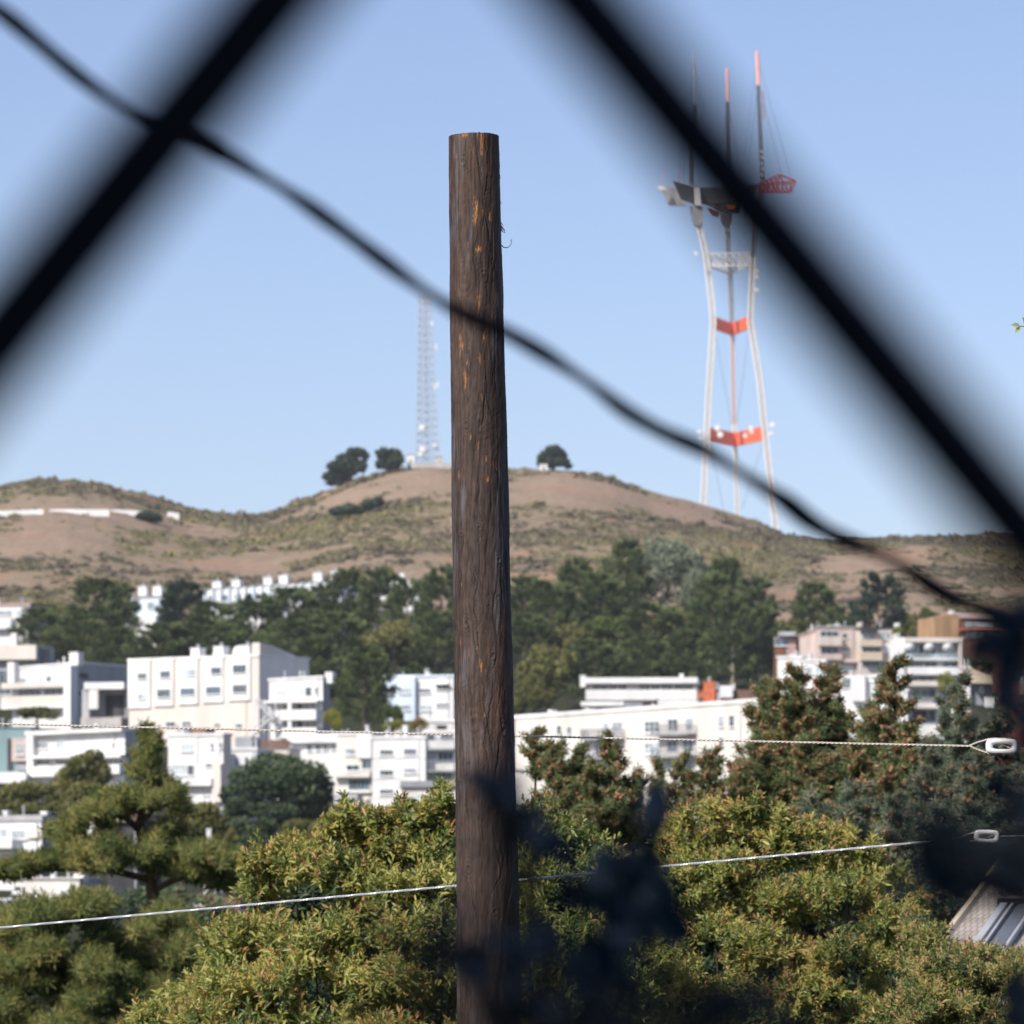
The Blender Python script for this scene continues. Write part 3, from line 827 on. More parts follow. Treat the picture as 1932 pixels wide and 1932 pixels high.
# B4 house with external stairs
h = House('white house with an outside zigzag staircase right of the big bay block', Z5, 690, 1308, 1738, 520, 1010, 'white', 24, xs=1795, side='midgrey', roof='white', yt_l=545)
h.window((1600, 592, 1652, 668), 1, 1); h.window((1555, 600, 1588, 665), 1, 1, 'glasspale'); h.window((1676, 592, 1698, 660), 1, 1, 'glassdark'); h.window((1375, 620, 1445, 680), 2, 1, 'glasspale')
h.window((1425, 722, 1690, 778), 5, 1, 'glass', sill=False); h.window((1430, 862, 1700, 925), 5, 1, 'glass', sill=False)
h.balcony((1305, 705, 1740, 722), None, 1.8, 'white')
h.balcony((1400, 845, 1730, 862), (1400, 780, 1730, 845), 1.9, 'white', 'white')
h.balcony((1400, 985, 1735, 1005), (1400, 925, 1735, 985), 1.9, 'white', 'white')
h.box((1500, 722, 1530, 1000), 1.5, 1.75, 'white', 'post')
h.chimney((1745, 480, 1800, 560), 'white', .6, 1.2, 0)
mb = MB()
def flight(x0, y0, x1, y1, o):
    n = 9
    for i in range(n):
        xa = x0 + (x1 - x0) * i / n; xb = x0 + (x1 - x0) * (i + 1) / n; ya = y0 + (y1 - y0) * (i + .5) / n
        t0, t1, z0, z1 = h.rect(min(xa, xb), ya, max(xa, xb), ya + 12); h.add(mb, t0, t1, z0, z1, o, o + 1.0)
    ta, za = h.tz(x0, y0 - 42); tb, zb2 = h.tz(x1, y1 - 42)
    mb.tube([h.fp(ta, za, o + 1.05), h.fp(tb, zb2, o + 1.05)], .07, 5)
    for i in range(9):
        k = i / 8; t = ta + (tb - ta) * k; z = za + (zb2 - za) * k; mb.tube([h.fp(t, z - .95, o + 1.05), h.fp(t, z, o + 1.05)], .04, 4)
flight(1250, 690, 1420, 850, 2.0); flight(1420, 850, 1250, 1000, 3.2)
for x in (1245, 1275, 1330, 1425):
    t, z = h.tz(x, 700); _, z2 = h.tz(x, 1080); mb.tube([h.fp(t, z2, 2.6), h.fp(t, z, 2.6)], .08, 5)
mb.build('outside_stairs', M['white'], h.t)
# B5 pale blue house left of the pole
h = House('pale blue and white three storey house left of the pole, below the dark trees', Z6, 705, 835, 1450, 335, 760, 'white', 10, depth=9, roof='whiteblue')
h.box((838, 340, 1112, 735), .006, .9, 'whiteblue', 'bay_wing')
h.window((870, 430, 930, 500), 2, 1, 'glasspale', off=.9); h.window((970, 440, 1070, 490), 3, 1, 'glasspale', off=.9); h.window((980, 590, 1070, 640), 3, 1, 'glasspale', off=.9)
h.window((1135, 440, 1240, 482), 3, 1); h.window((1295, 405, 1405, 452), 2, 1, 'glassdark'); h.window((1295, 572, 1402, 602), 3, 1); h.window((1140, 595, 1250, 642), 3, 1, 'glasspale')
h.box((1285, 395, 1412, 404), .006, .9, 'white', 'awning')
h.chimney((1175, 300, 1210, 340), 'white', 2, .9, 0)
# lower cream wing with an arch
h = House('low cream house with a round arched opening beside the pole', Z6, 664, 1192, 1475, 742, 850, 'cream', 5, depth=7, roof='white')
t0, t1, z0, z1 = h.rect(1312, 720, 1385, 745)
t0, t1, z0, z1 = h.rect(1300, 770, 1390, 810); mb = MB(); h.add(mb, t0, t1, z0, z1, .006, .05)
mb.build('arch_shade_panel', M['dark'], h.t)  # shade of the opening painted as a flat dark panel
# B6 grey balcony block
h = House('apartment house with two tiers of grey balconies just left of the pole', Z6, 640, 1188, 1560, 838, 1330, 'white', 8, depth=9, roof='white')
h.window((1215, 850, 1300, 905), 2, 1, 'glasspale', sill=False); h.window((1330, 850, 1450, 905), 3, 1, 'glass', sill=False)
h.window((1215, 1010, 1300, 1090), 2, 1, 'glasspale', sill=False); h.window((1310, 1015, 1450, 1090), 3, 1, 'glass', sill=False)
h.window((1240, 1200, 1440, 1265), 4, 1, 'glasspale', sill=False)
h.balcony((1193, 985, 1475, 1000), (1193, 885, 1475, 985), 1.7, 'midgrey', 'railing', False)
h.balcony((1193, 1182, 1475, 1198), (1193, 1088, 1475, 1182), 1.7, 'midgrey', 'railing', False)
h.box((1193, 1000, 1215, 1300), .006, 1.6, 'grey', 'pier')
# B7 tall white house
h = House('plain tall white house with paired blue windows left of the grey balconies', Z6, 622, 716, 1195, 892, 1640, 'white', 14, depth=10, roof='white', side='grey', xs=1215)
for r in ((785, 992, 905, 1046), (1002, 982, 1115, 1044), (785, 1176, 905, 1232), (785, 1352, 905, 1396)): h.window(r, 3, 1, 'glass')
h.window((1002, 1160, 1115, 1212), 3, 1, 'glasspale'); h.window((822, 1555, 866, 1615), 1, 2, 'glass')
h.box((985, 845, 1170, 890), -6, -2, 'midgrey', 'roof_box')
h.chimney((972, 780, 1010, 890), 'white', 1.0, .8, 0)
for y in (1062, 1250, 1420): h.box((716, y, 1195 if y < 1240 else 965, y + 8), .004, .08, 'white', 'string_course')
h = House('low cream house with a dark flat roof beside the pole, below the tall white house', Z6, 608, 972, 1600, 1338, 1640, 'cream', 6, depth=6, roof='midgrey', parapet=.1)
h.box((972, 1275, 1600, 1333), -5.8, .5, 'midgrey', 'roof_fascia')
h.window((1110, 1395, 1215, 1450), 3, 1, 'glasspale'); h.window((1290, 1400, 1380, 1450), 2, 1, 'glasspale')
# B8 cream block with glass bay
h = House('cream house with a grey glazed bay, left of the tall white house', Z6, 634, 392, 714, 860, 1640, 'cream', 16, depth=9, roof='white')
h.window((470, 985, 560, 1045), 1, 1, 'glasspale'); h.window((620, 950, 650, 1050), 1, 1); h.window((680, 945, 712, 1050), 1, 1, 'glasspale')
h.window((620, 1085, 712, 1170), 2, 1, 'glass'); h.window((480, 1130, 600, 1185), 2, 1, 'glassdark')
h.window((500, 1260, 690, 1362), 5, 1, 'glass'); h.window((655, 1440, 695, 1490), 1, 1)
h.balcony((380, 1205, 714, 1245), None, 1.1, 'cream'); h.balcony((440, 1370, 714, 1385), None, .5, 'cream')
h.box((590, 845, 714, 1070), .006, .5, 'white', 'upper_bay')
t0, t1, z0, z1 = h.rect(400, 1400, 612, 1600); mb = MB(); h.add(mb, t0, t1, z0, z1, .006, 1.5); bay = mb.build('glass_bay', M['grey'], h.t)
h.window((425, 1430, 520, 1590), 2, 3, 'glass', off=1.5, parent=bay, sill=False); h.window((525, 1430, 605, 1590), 2, 3, 'glass', off=1.5, parent=bay, sill=False)
# B9 long low white house
h = House('long low white house with a broad flat fascia above the dark round tree', Z5, 648, 1470, 1990, 978, 1190, 'white', 12, depth=9, roof='white', parapet=.2)
h.box((1462, 980, 1995, 1042), .006, .9, 'white', 'fascia')
for r in ((1615, 1055, 1648, 1110), (1685, 1052, 1715, 1105), (1745, 1050, 1780, 1102), (1810, 1048, 1838, 1100)): h.window(r, 1, 1, 'glass', fw=.06)
# B10 white house with side annex
h = House('white three storey house with a bay and a porch, left of the dark round tree', Z5, 604, 495, 935, 985, 1520, 'white', 20, xs=1000, side='palecream', roof='white', yt_l=990)
h.window((838, 1042, 862, 1092), 1, 1, fw=.06); h.window((905, 1042, 930, 1090), 1, 1, fw=.06); h.window((600, 1050, 692, 1112), 2, 1, 'glasspale')
h.window((515, 1220, 640, 1305), 5, 1, 'glasspale'); h.window((650, 1220, 705, 1305), 1, 1, 'glassdark'); h.window((795, 1208, 862, 1242), 2, 1)
h.balcony((540, 1372, 870, 1390), (540, 1325, 870, 1372), 1.2, 'white', 'white')
h.window((775, 1395, 832, 1470), 2, 1); h.window((600, 1400, 700, 1465), 3, 1, 'glasspale')
h.box((868, 1210, 938, 1520), .006, .8, 'palecream', 'pier'); h.box((725, 985, 735, 1215), .004, .12, 'white', 'downpipe')
h.chimney((545, 925, 615, 985), 'white', 1.5, 1.4, 0)
h.box((632, 920, 745, 970), -5, -2, 'roofbrown', 'roof_dormer')
h = House('low grey white annex with narrow blue windows beside the three storey white house', Z5, 612, 965, 1205, 1102, 1420, 'white', 12, depth=8, roof='white')
for r in ((1030, 1155, 1066, 1232), (1112, 1155, 1142, 1225)): h.window(r, 1, 1, 'glass', fw=.06)
h.window((978, 1155, 1005, 1230), 1, 1, 'glasspale', fw=.06)
h.box((1000, 990, 1140, 1080), -6, -2, 'midgrey', 'roof_box')
h = House('brown fenced roof terrace with pale parapet between the annex and the long low house', Z5, 640, 1205, 1470, 1092, 1250, 'palecream', 10, depth=7, roof='roof', parapet=.1)
for i in range(14):
    x = 1206 + i * 19; h.box((x, 1022 if i % 3 else 1015, x + 17, 1090), -.3, -.2, 'roofbrown', 'fence_board')
# B11 left lower pair
h = House('teal grey house with a dark slot and mauve bay, at the left edge', ZB, 566, -160, 318, 355, 1000, 'teal', 8, depth=9, roof='teal', parapet=.1)
h.box((78, 470, 140, 800), .006, .05, 'dark', 'recess_shade'); h.box((142, 465, 312, 705), .006, 1.0, 'pink', 'bay_window'); h.window((185, 520, 270, 640), 2, 2, 'glasspale', off=1.0)  # slot is a flat dark panel painted for the shade inside it
h.box((182, 735, 316, 800), .006, .7, 'railing', 'railing'); h.box((-160, 822, 318, 935), .006, 2.6, 'white', 'terrace_wall')
h = House('white modern house with a wide overhanging flat roof behind the rounded green tree', ZB, 560, 318, 1292, 395, 1040, 'white', 26, xs=1420, side='grey', roof='white', parapet=.1, yt_l=440)
t0, t1, z0, z1 = h.rect(300, 365, 1300, 440)
mb = MB(); _, zl = h.tz(318, 395); _, zr = h.tz(1290, 355)
_, zl0 = h.tz(318, 440); _, zr0 = h.tz(1290, 392)
mb.hexa([h.fp(t1, zl0, -4), h.fp(t0, zr0, -4), h.fp(t0, zr0, .95), h.fp(t1, zl0, .95), h.fp(t1, zl, -4), h.fp(t0, zr, -4), h.fp(t0, zr, .95), h.fp(t1, zl, .95)])
mb.build('roof_fascia', M['white'], h.t)
h.window((390, 505, 500, 575), 3, 1, 'glasspale', fw=.06); h.window((585, 500, 655, 595), 2, 1, 'glasspale', fw=.06); h.window((1150, 510, 1175, 545), 1, 1, 'glassdark', fw=.05)
h.box((320, 440, 382, 860), .006, .9, 'white', 'pier')
h.window((385, 690, 520, 745), 3, 1, 'glassdark'); h.window((580, 685, 700, 745), 3, 1, 'glassdark'); h.window((1080, 680, 1280, 740), 4, 1, 'glassdark')
h.balcony((318, 640, 1290, 672), None, 1.0, 'white'); h.balcony((385, 845, 700, 865), (385, 760, 700, 845), 1.3, 'white', 'white'); h.balcony((1040, 815, 1292, 835), (1040, 740, 1292, 815), 1.3, 'white', 'white')
# B12 long cream block
h = House('long cream apartment block with dark railed balconies, right of the pole', Z7, 600, 150, 1890, 425, 1120, 'cream', 50, depth=11, roof='white', yt_l=545, cat='apartment block', name='apartment_block', parapet=.5)
for r in ((440, 590, 472, 652), (512, 600, 542, 650)): h.window(r, 1, 2, 'glass')
for r in ((1556, 522, 1592, 602), (1630, 520, 1665, 600), (1556, 672, 1592, 740)): h.window(r, 1, 2, 'glass')
for r in ((1045, 556, 1150, 642), (1045, 706, 1150, 792)): h.window(r, 3, 2, 'glass', fw=.16)
h.box((690, 545, 905, 615), .006, .05, 'white', 'balcony_wall'); h.window((760, 572, 800, 640), 1, 1, 'glasspale'); h.window((820, 565, 895, 635), 2, 1, 'glasspale')
h.balcony((655, 672, 912, 690), (655, 612, 912, 672), 1.5, 'midgrey', 'railing', False)
h.window((700, 700, 830, 800), 3, 1, 'glass', sill=False); h.balcony((655, 810, 850, 825), (655, 765, 850, 810), 1.5, 'midgrey', 'railing', False)
h.box((1160, 500, 1385, 545), .006, .06, 'white', 'balcony_wall')
h.window((1208, 545, 1275, 625), 2, 1, 'glassdark', sill=False); h.window((1330, 540, 1380, 620), 2, 1, 'glasspale', sill=False)
h.balcony((1148, 648, 1408, 662), (1148, 582, 1408, 648), 1.6, 'midgrey', 'railing', False)
h.window((1200, 690, 1275, 770), 2, 1, 'glass', sill=False); h.window((1310, 685, 1385, 765), 2, 1, 'glass', sill=False)
h.balcony((1148, 800, 1408, 815), (1148, 738, 1408, 800), 1.6, 'midgrey', 'railing', False)
h.window((1200, 830, 1390, 900), 4, 1, 'glass', sill=False)
for r in ((300, 490, 325, 530), (555, 478, 582, 512)): h.chimney(r, 'white', 2, .8, 0)
# B15 lower cream building beneath
h = House('cream building low down between the pole and the small conifer', Z7, 520, 100, 690, 905, 1220, 'cream', 14, depth=9, roof='roof', parapet=.2)
for r in ((400, 1008, 420, 1050), (465, 1015, 495, 1068), (590, 1010, 620, 1060)): h.window(r, 1, 1, 'glass', fw=.05)
# B13 modern flat roof
h = House('modern white house with a thin flat roof and ribbon windows in front of the forest', Z7, 705, 665, 1400, 306, 520, 'white', 4, depth=9, roof='roof', parapet=0)
h.box((635, 262, 1412, 302), -9.2, 1.8, 'white', 'roof')
for a, b, gk in ((680, 790, 'glassdark'), (795, 855, 'glass'), (860, 920, 'glass'), (1010, 1080, 'glassdark'), (1090, 1150, 'glass'), (1160, 1235, 'glassdark'), (1250, 1380, 'glass')):
    h.window((a, 308, b, 345), 2, 1, gk, sill=False, fw=.05)
h.balcony((640, 405, 1405, 416), (640, 345, 1405, 405), 1.5, 'white', 'white')
h.window((1150, 418, 1390, 440), 5, 1, 'glassdark', sill=False, fw=.05)
h.chimney((1280, 235, 1305, 262), 'white', 3, .8, 0); h.chimney((590, 245, 628, 270), 'white', 3, 1, 0)
h = House('low white wing with dark windows and grey roof boxes below the thin flat roof', Z7, 690, 612, 1140, 455, 560, 'grey', 4, depth=6, roof='roof', parapet=0)
h.box((606, 426, 902, 456), -5.5, 1.0, 'white', 'roof'); h.window((640, 462, 760, 502), 2, 1, 'glassdark', sill=False); h.window((765, 462, 888, 502), 2, 1, 'glassdark', sill=False)
h.box((895, 432, 1030, 492), -4, .8, 'midgrey', 'roof_box'); h.box((1040, 440, 1138, 480), -4, .5, 'dark', 'roof_box')
mb = MB(); ta, za = h.tz(1040, 440); tb, zb2 = h.tz(1140, 405); _, z0 = h.tz(1090, 442)
mb.hexa([h.fp(ta, z0, -3.9), h.fp(tb, z0, -3.9), h.fp(tb, z0, .52), h.fp(ta, z0, .52), h.fp(ta, za + .1, -3.9), h.fp(tb, zb2, -3.9), h.fp(tb, zb2, .52), h.fp(ta, za + .1, .52)]); mb.build('sloping_roof', M['dark'], h.t)
h.box((1136, 418, 1410, 446), -4, 1.2, 'white', 'canopy')
# B14 brick house
h = House('orange brick house with a tall brick chimney and brown roof, behind the cream block', Z7, 695, 1412, 1800, 350, 520, 'redbrick', 6, depth=8, roof='roofbrown', parapet=.15)
h.chimney((1452, 295, 1532, 440), 'redbrick', -.9, 1.0, 1); h.box((1565, 318, 1656, 400), .006, 1.6, 'white', 'roof_box'); h.box((1660, 350, 1800, 425), .006, .6, 'roofbrown', 'side_wall')
h.box((1420, 395, 1450, 440), .006, .08, 'glassdark', 'window')
# B16 pinkish block, two halves
h = House('pinkish beige terraced block with recessed balconies, left half', Z8, 800, 500, 768, 290, 640, 'pink', -8, depth=9, roof='roof')
for y in ((308, 352), (420, 472)): h.window((512, y[0], 640, y[1]), 3, 1, 'glassdark', sill=False)  # dark panes stand in for the shaded balcony openings
h.balcony((500, 405, 652, 416), (500, 350, 652, 405), 1.6, 'pink', 'beige'); h.balcony((500, 500, 652, 512), (500, 470, 652, 500), 1.6, 'pink', 'pink')
h.window((664, 325, 702, 362), 1, 1, 'glass'); h.window((664, 424, 716, 452), 2, 1, 'glass'); h.window((620, 545, 742, 592), 3, 1, 'glass')
h.box((614, 515, 760, 528), .006, 1.2, 'beige', 'ledge')
h.box((766, 252, 792, 640), .006, 1.5, 'beige', 'fin_wall')
for r in ((585, 270, 605, 295), (640, 265, 668, 295)): h.chimney(r, 'white', 2, .9, 0)
t = House('slanted pink side house joined to the left of the beige terraced block', Z8, 801, 366, 499, 300, 640, 'pink', 12, depth=8, roof='roofpink', yt_l=350)
h = House('beige terraced block with stacked balconies and a pale fin wall, right half', Z8, 798, 792, 1036, 296, 660, 'beige', -8, depth=9, roof='dark')
h.window((800, 322, 900, 375), 2, 1, 'glasspale', sill=False); h.window((800, 425, 930, 462), 3, 1, 'glass', sill=False); h.window((800, 518, 930, 560), 2, 1, 'glassdark', sill=False)
h.box((788, 298, 902, 318), .006, 1.4, 'dark', 'canopy')
h.balcony((788, 405, 932, 418), (788, 372, 932, 405), 1.6, 'beige', 'tan'); h.balcony((788, 505, 932, 516), (788, 458, 932, 505), 1.6, 'beige', 'tan')
h.window((930, 318, 1005, 368), 2, 2, 'glasspale'); h.box((932, 412, 1018, 462), .006, .5, 'white', 'bay_window'); h.window((935, 515, 1000, 560), 2, 1)
h.box((1026, 256, 1052, 640), .006, 1.6, 'white', 'fin_wall')
# B17 white balcony house with three round lamps
h = House('white framed balcony house with blue glazing on four levels, right side', ZD, 742, 560, 1215, 590, 1560, 'white', -6, depth=10, roof='roof', parapet=0)
h.box((488, 580, 560, 1560), -6, 1.6, 'white', 'side_pier'); h.box((556, 585, 1218, 636), .006, 2.2, 'palecream', 'roof_frame'); h.box((1172, 640, 1216, 905), .006, 2.0, 'palecream', 'pier')
h.window((585, 645, 735, 815), 2, 1, 'glasspale', sill=False); h.window((740, 645, 800, 815), 1, 1, 'glass', sill=False); h.window((805, 645, 935, 815), 2, 1, 'glass', sill=False); h.window((940, 645, 1165, 815), 3, 1, 'glasspale', sill=False)
h.balcony((575, 815, 1185, 838), (575, 765, 1185, 815), 1.9, 'white', 'glasspale'); h.window((600, 845, 790, 935), 4, 1, 'glass', sill=False); h.window((800, 845, 950, 920), 2, 1, 'glass', sill=False); h.window((1010, 850, 1175, 915), 2, 1, 'glass', sill=False)
h.balcony((590, 985, 1200, 1002), (590, 915, 1200, 985), 1.9, 'white', 'white'); h.window((650, 1008, 1100, 1066), 5, 1, 'glassdark', sill=False)  # dark panes imitate the shaded gap under the balcony
h.balcony((600, 1075, 1080, 1130), None, 2.0, 'palecream')
h.window((655, 1150, 935, 1270), 3, 1, 'glass', sill=False); h.balcony((610, 1360, 945, 1382), (610, 1255, 945, 1360), 1.9, 'palecream', 'grey', False)
h.window((660, 1400, 930, 1530), 3, 1, 'glass', sill=False); h.window((985, 1160, 1050, 1250), 1, 1, 'glass')
for x in (615, 838, 1048):
    t, z = h.tz(x, 672); mb = MB(); c = h.fp(t, z, 1.2); r = .95
    mb.lathe(c, [(r * math.sin(a), -r * math.cos(a)) for a in np.linspace(.08, math.pi - .08, 9)], 14); mb.tube([c + Vector((0, 0, r)), c + Vector((0, 0, r + .35))], .04, 5)
    mb.build('globe_lamp', M['frame'], h.t, smooth=True)
# B18 ochre/brown house
h = House('ochre and brown shingled house with a ribbon window at the right edge', ZD, 830, 1195, 1750, 378, 900, 'brown', -16, depth=8, roof='roofpink')
h.window((1262, 395, 1600, 470), 7, 1, 'glass', 'brown', sill=False); h.window((1262, 520, 1480, 595), 3, 1, 'glasspale', 'brown')
h.box((915, 345, 1192, 900), -8, .25, 'ochre', 'side_wing')
mb = MB(); a = [h.tz(940, 345), h.tz(1140, 300), h.tz(1195, 345)]
pts = [h.fp(t, z, .25) for t, z in a]; pb = [h.fp(t, z, -8) for t, z in a]; pts[0].z += .003; pts[2].z += .003
mb.add(pts + pb, [(0, 1, 2), (5, 4, 3), (0, 3, 4, 1), (1, 4, 5, 2), (0, 2, 5, 3)]); mb.build('gable', M['ochre'], h.t)
h.chimney((1128, 262, 1168, 330), 'white', 1, .9, 0); h.box((1200, 480, 1700, 505), .006, .9, 'redbrick', 'ledge')
# roof plane leaning back
mb = MB(); q = [h.tz(1195, 376), h.tz(1750, 376)]; r2 = h.tz(1180, 262)
A = h.fp(q[0][0], h.zt + .4, .4); B = h.fp(q[1][0], h.zt + .4, .4); A2 = h.fp(q[0][0], r2[1], -6); B2 = h.fp(q[1][0], r2[1], -6)
dn = Vector((0, 0, -.25)); mb.hexa([A + dn, B + dn, B2 + dn, A2 + dn, A, B, B2, A2]); mb.build('roof_slope', M['roofpink'], h.t)
# dark house left of the pink block
h = House('small dark brown house with a grey flat roof left of the pink block', Z8, 806, 190, 345, 348, 520, 'brown', 6, depth=6, roof='roof', parapet=0)
h.box((222, 316, 346, 346), -6, 1.5, 'grey', 'roof'); h.window((195, 355, 292, 412), 2, 1, 'glass'); h.box((296, 360, 344, 520), .006, .3, 'roofpink', 'side_wing')
# B19 white houses half hidden by the conifers
h = House('plain white cube house peeping over the left conifer', Z8, 720, 215, 382, 498, 760, 'white', 8, depth=7, roof='white'); h.window((305, 515, 335, 570), 1, 1, 'glasspale'); h.chimney((300, 478, 325, 500), 'white', 1, .7, 0)
h = House('white house with stepped parapets below the pink block', Z8, 716, 385, 545, 522, 860, 'white', 8, depth=7, roof='white'); h.window((410, 560, 450, 610), 1, 1, 'glasspale'); h.window((480, 560, 520, 610), 1, 1, 'glasspale')
h = House('white house with blue glazed corner between the two right conifers', Z8, 708, 655, 905, 632, 960, 'white', 10, depth=8, roof='white'); h.window((662, 640, 725, 710), 2, 2, 'glass'); h.window((760, 660, 800, 720), 1, 1, 'glasspale'); h.window((770, 745, 800, 775), 1, 1, 'glassdark'); h.box((735, 620, 830, 800), .006, 1.2, 'white', 'bay_window')
h = House('white corner house peeping between conifers at the foot of the framed balcony house', Z8, 704, 935, 1120, 730, 1010, 'white', 8, depth=7, roof='white'); h.window((985, 750, 1030, 800), 2, 1, 'glasspale')
# B20 cream gabled roof house
h = House('house with a cream sloping side and mauve panel right of the framed balcony house', Z8, 728, 1492, 1560, 566, 680, 'white', 6, depth=5, roof='white'); h.box((1496, 572, 1562, 640), .006, .3, 'pink', 'panel')
mb = MB(); prism(mb, [(1831, 1258), (1874, 1276), (1876, 1290), (1832, 1288)], 726, 7); mb.build('sloping_wall', M['tan'], h.t)
mb = MB(); prism(mb, [(1800, 1289), (1874, 1291), (1872, 1330), (1800, 1330)], 729, 5); mb.build('lower_storey', M['midgrey'], h.t); h.window((1620, 690, 1660, 730), 1, 1, 'glass')
# B21 red house, right edge
h = House('red house with a pink chimney at the right edge', Z8, 700, 1768, 2100, 672, 840, 'darkred', 6, depth=8, roof='roofbrown'); h.chimney((1892, 668, 1922, 760), 'roofpink', -.8, .9, 1); h.window((1800, 700, 1850, 740), 2, 1); h.box((1660, 775, 1780, 840), .006, 2.5, 'white', 'terrace_wall')
# upper row on the hill foot
h = House('long white terrace with rooftop chimneys, behind the dark trees under the hill', ZC, 930, 1230, 2060, 770, 1100, 'white', 18, depth=10, roof='roof', yt_l=825, parapet=.2, cat='terrace')
for a, y in ((1290, 775), (1405, 765), (1598, 750), (1693, 738), (1900, 722), (2005, 712)):
    h.chimney((a - 26, y, a + 26, y + 52), 'white', 1.5, 1.6, 1)
for i in range(10):
    x = 1260 + i * 78; h.window((x, 858 - i * 5.5, x + 40, 900 - i * 5.5), 2, 1, 'glass')
for i in range(17):
    x = 1234 + i * 49; h.box((x, 822 - i * 3.4, x + 9, 1000), .006, .5, 'whiteblue', 'fin_wall')
h = House('white terrace house with two rooftop chimneys, left of the dark tree under the hill', ZC, 925, 790, 975, 870, 1200, 'whiteblue', 14, depth=9, roof='roof', cat='house')
for a in (848, 936): h.chimney((a - 26, 805, a + 26, 862), 'white', 1.2, 1.6, 1)
h.box((776, 985, 960, 1200), .006, 2.0, 'white', 'lower_wing'); h.window((815, 905, 855, 950), 2, 1, 'glass'); h.window((890, 900, 930, 945), 2, 1, 'glass')
h = House('white block with a pinkish roof at the left edge under the hill', Z4, 880, -200, 240, 585, 1040, 'white', 16, depth=9, roof='roofpink', parapet=.6, cat='house')
h.window((-20, 620, 95, 665), 3, 1, 'glass'); h.window((130, 620, 200, 670), 2, 1, 'glasspale'); h.window((-10, 720, 90, 755), 3, 1, 'glass'); h.balcony((-200, 760, 110, 775), (-200, 690, 110, 760), 1.4, 'white', 'white')
h = House('cream flat roofed house with a dark lower storey at the left edge', Z4, 800, -200, 312, 918, 1300, 'midgrey', 14, depth=8, roof='cream', parapet=0, cat='house')
h.box((-200, 905, 312, 1020), -7.5, 1.4, 'palecream', 'roof'); h.box((78, 800, 122, 905), -1.5, -.5, 'cream', 'chimney'); h.window((-60, 1100, 90, 1300), 3, 1, 'glassdark')
h = House('white block glimpsed through the treetops just left of the pole under the hill', ZU, 940, 700, 792, 1094, 1150, 'white', 10, depth=8, roof='roof', cat='house')
h.chimney((724, 1084, 733, 1096), 'white', 1, 1.2, 0); h.chimney((752, 1083, 761, 1096), 'white', 1, 1.2, 0); h.window((715, 1104, 730, 1118), 2, 1); h.window((750, 1104, 768, 1118), 2, 1)
# lower left, near the valley floor
h = House('small white house with a blue window at the left edge, beside the pine', ZA, 400, -160, 300, 345, 700, 'white', 24, xs=420, side='midgrey', roof='grey', parapet=.5)
h.window((85, 410, 195, 475), 2, 1, 'glasspale'); h.window((-40, 400, 50, 470), 2, 1, 'glasspale'); h.window((-30, 560, 90, 640), 2, 1, 'glasspale')
h.balcony((-160, 520, 155, 545), (-160, 478, 155, 520), 1.6, 'white', 'white'); h.chimney((272, 290, 312, 345), 'white', .6, .5, 0); h.chimney((-10, 285, 16, 340), 'white', .8, .5, 0)
h.box((205, 420, 285, 470), .006, .3, 'palecream', 'panel')
h = House('low cream building with a dark doorway, under the pine at lower left', ZA, 330, 95, 572, 765, 1000, 'cream', 18, xs=720, side='midgrey', roof='cream', parapet=.1)
h.window((100, 815, 165, 860), 1, 1, 'glassdark'); h.window((440, 845, 495, 885), 2, 1, 'glass'); h.chimney((510, 725, 585, 765), 'cream', .5, 1, 0)
h = House('brown roofed cream house behind the near bush, lower left', ZA, 240, 1300, 1530, 920, 1150, 'cream', 14, depth=6, roof='roofbrown')
h.box((1525, 895, 1790, 985), -4, 1.2, 'roofbrown', 'roof_wing'); h.window((1350, 950, 1400, 1000), 2, 1)
h = House('dark mauve roofed shed behind the pine trunk', ZA, 260, 780, 1010, 345, 470, 'dark', 10, depth=5, roof='roofbrown', cat='shed', name='shed')
h.box((820, 325, 960, 352), -3, .3, 'tan', 'roof_board')
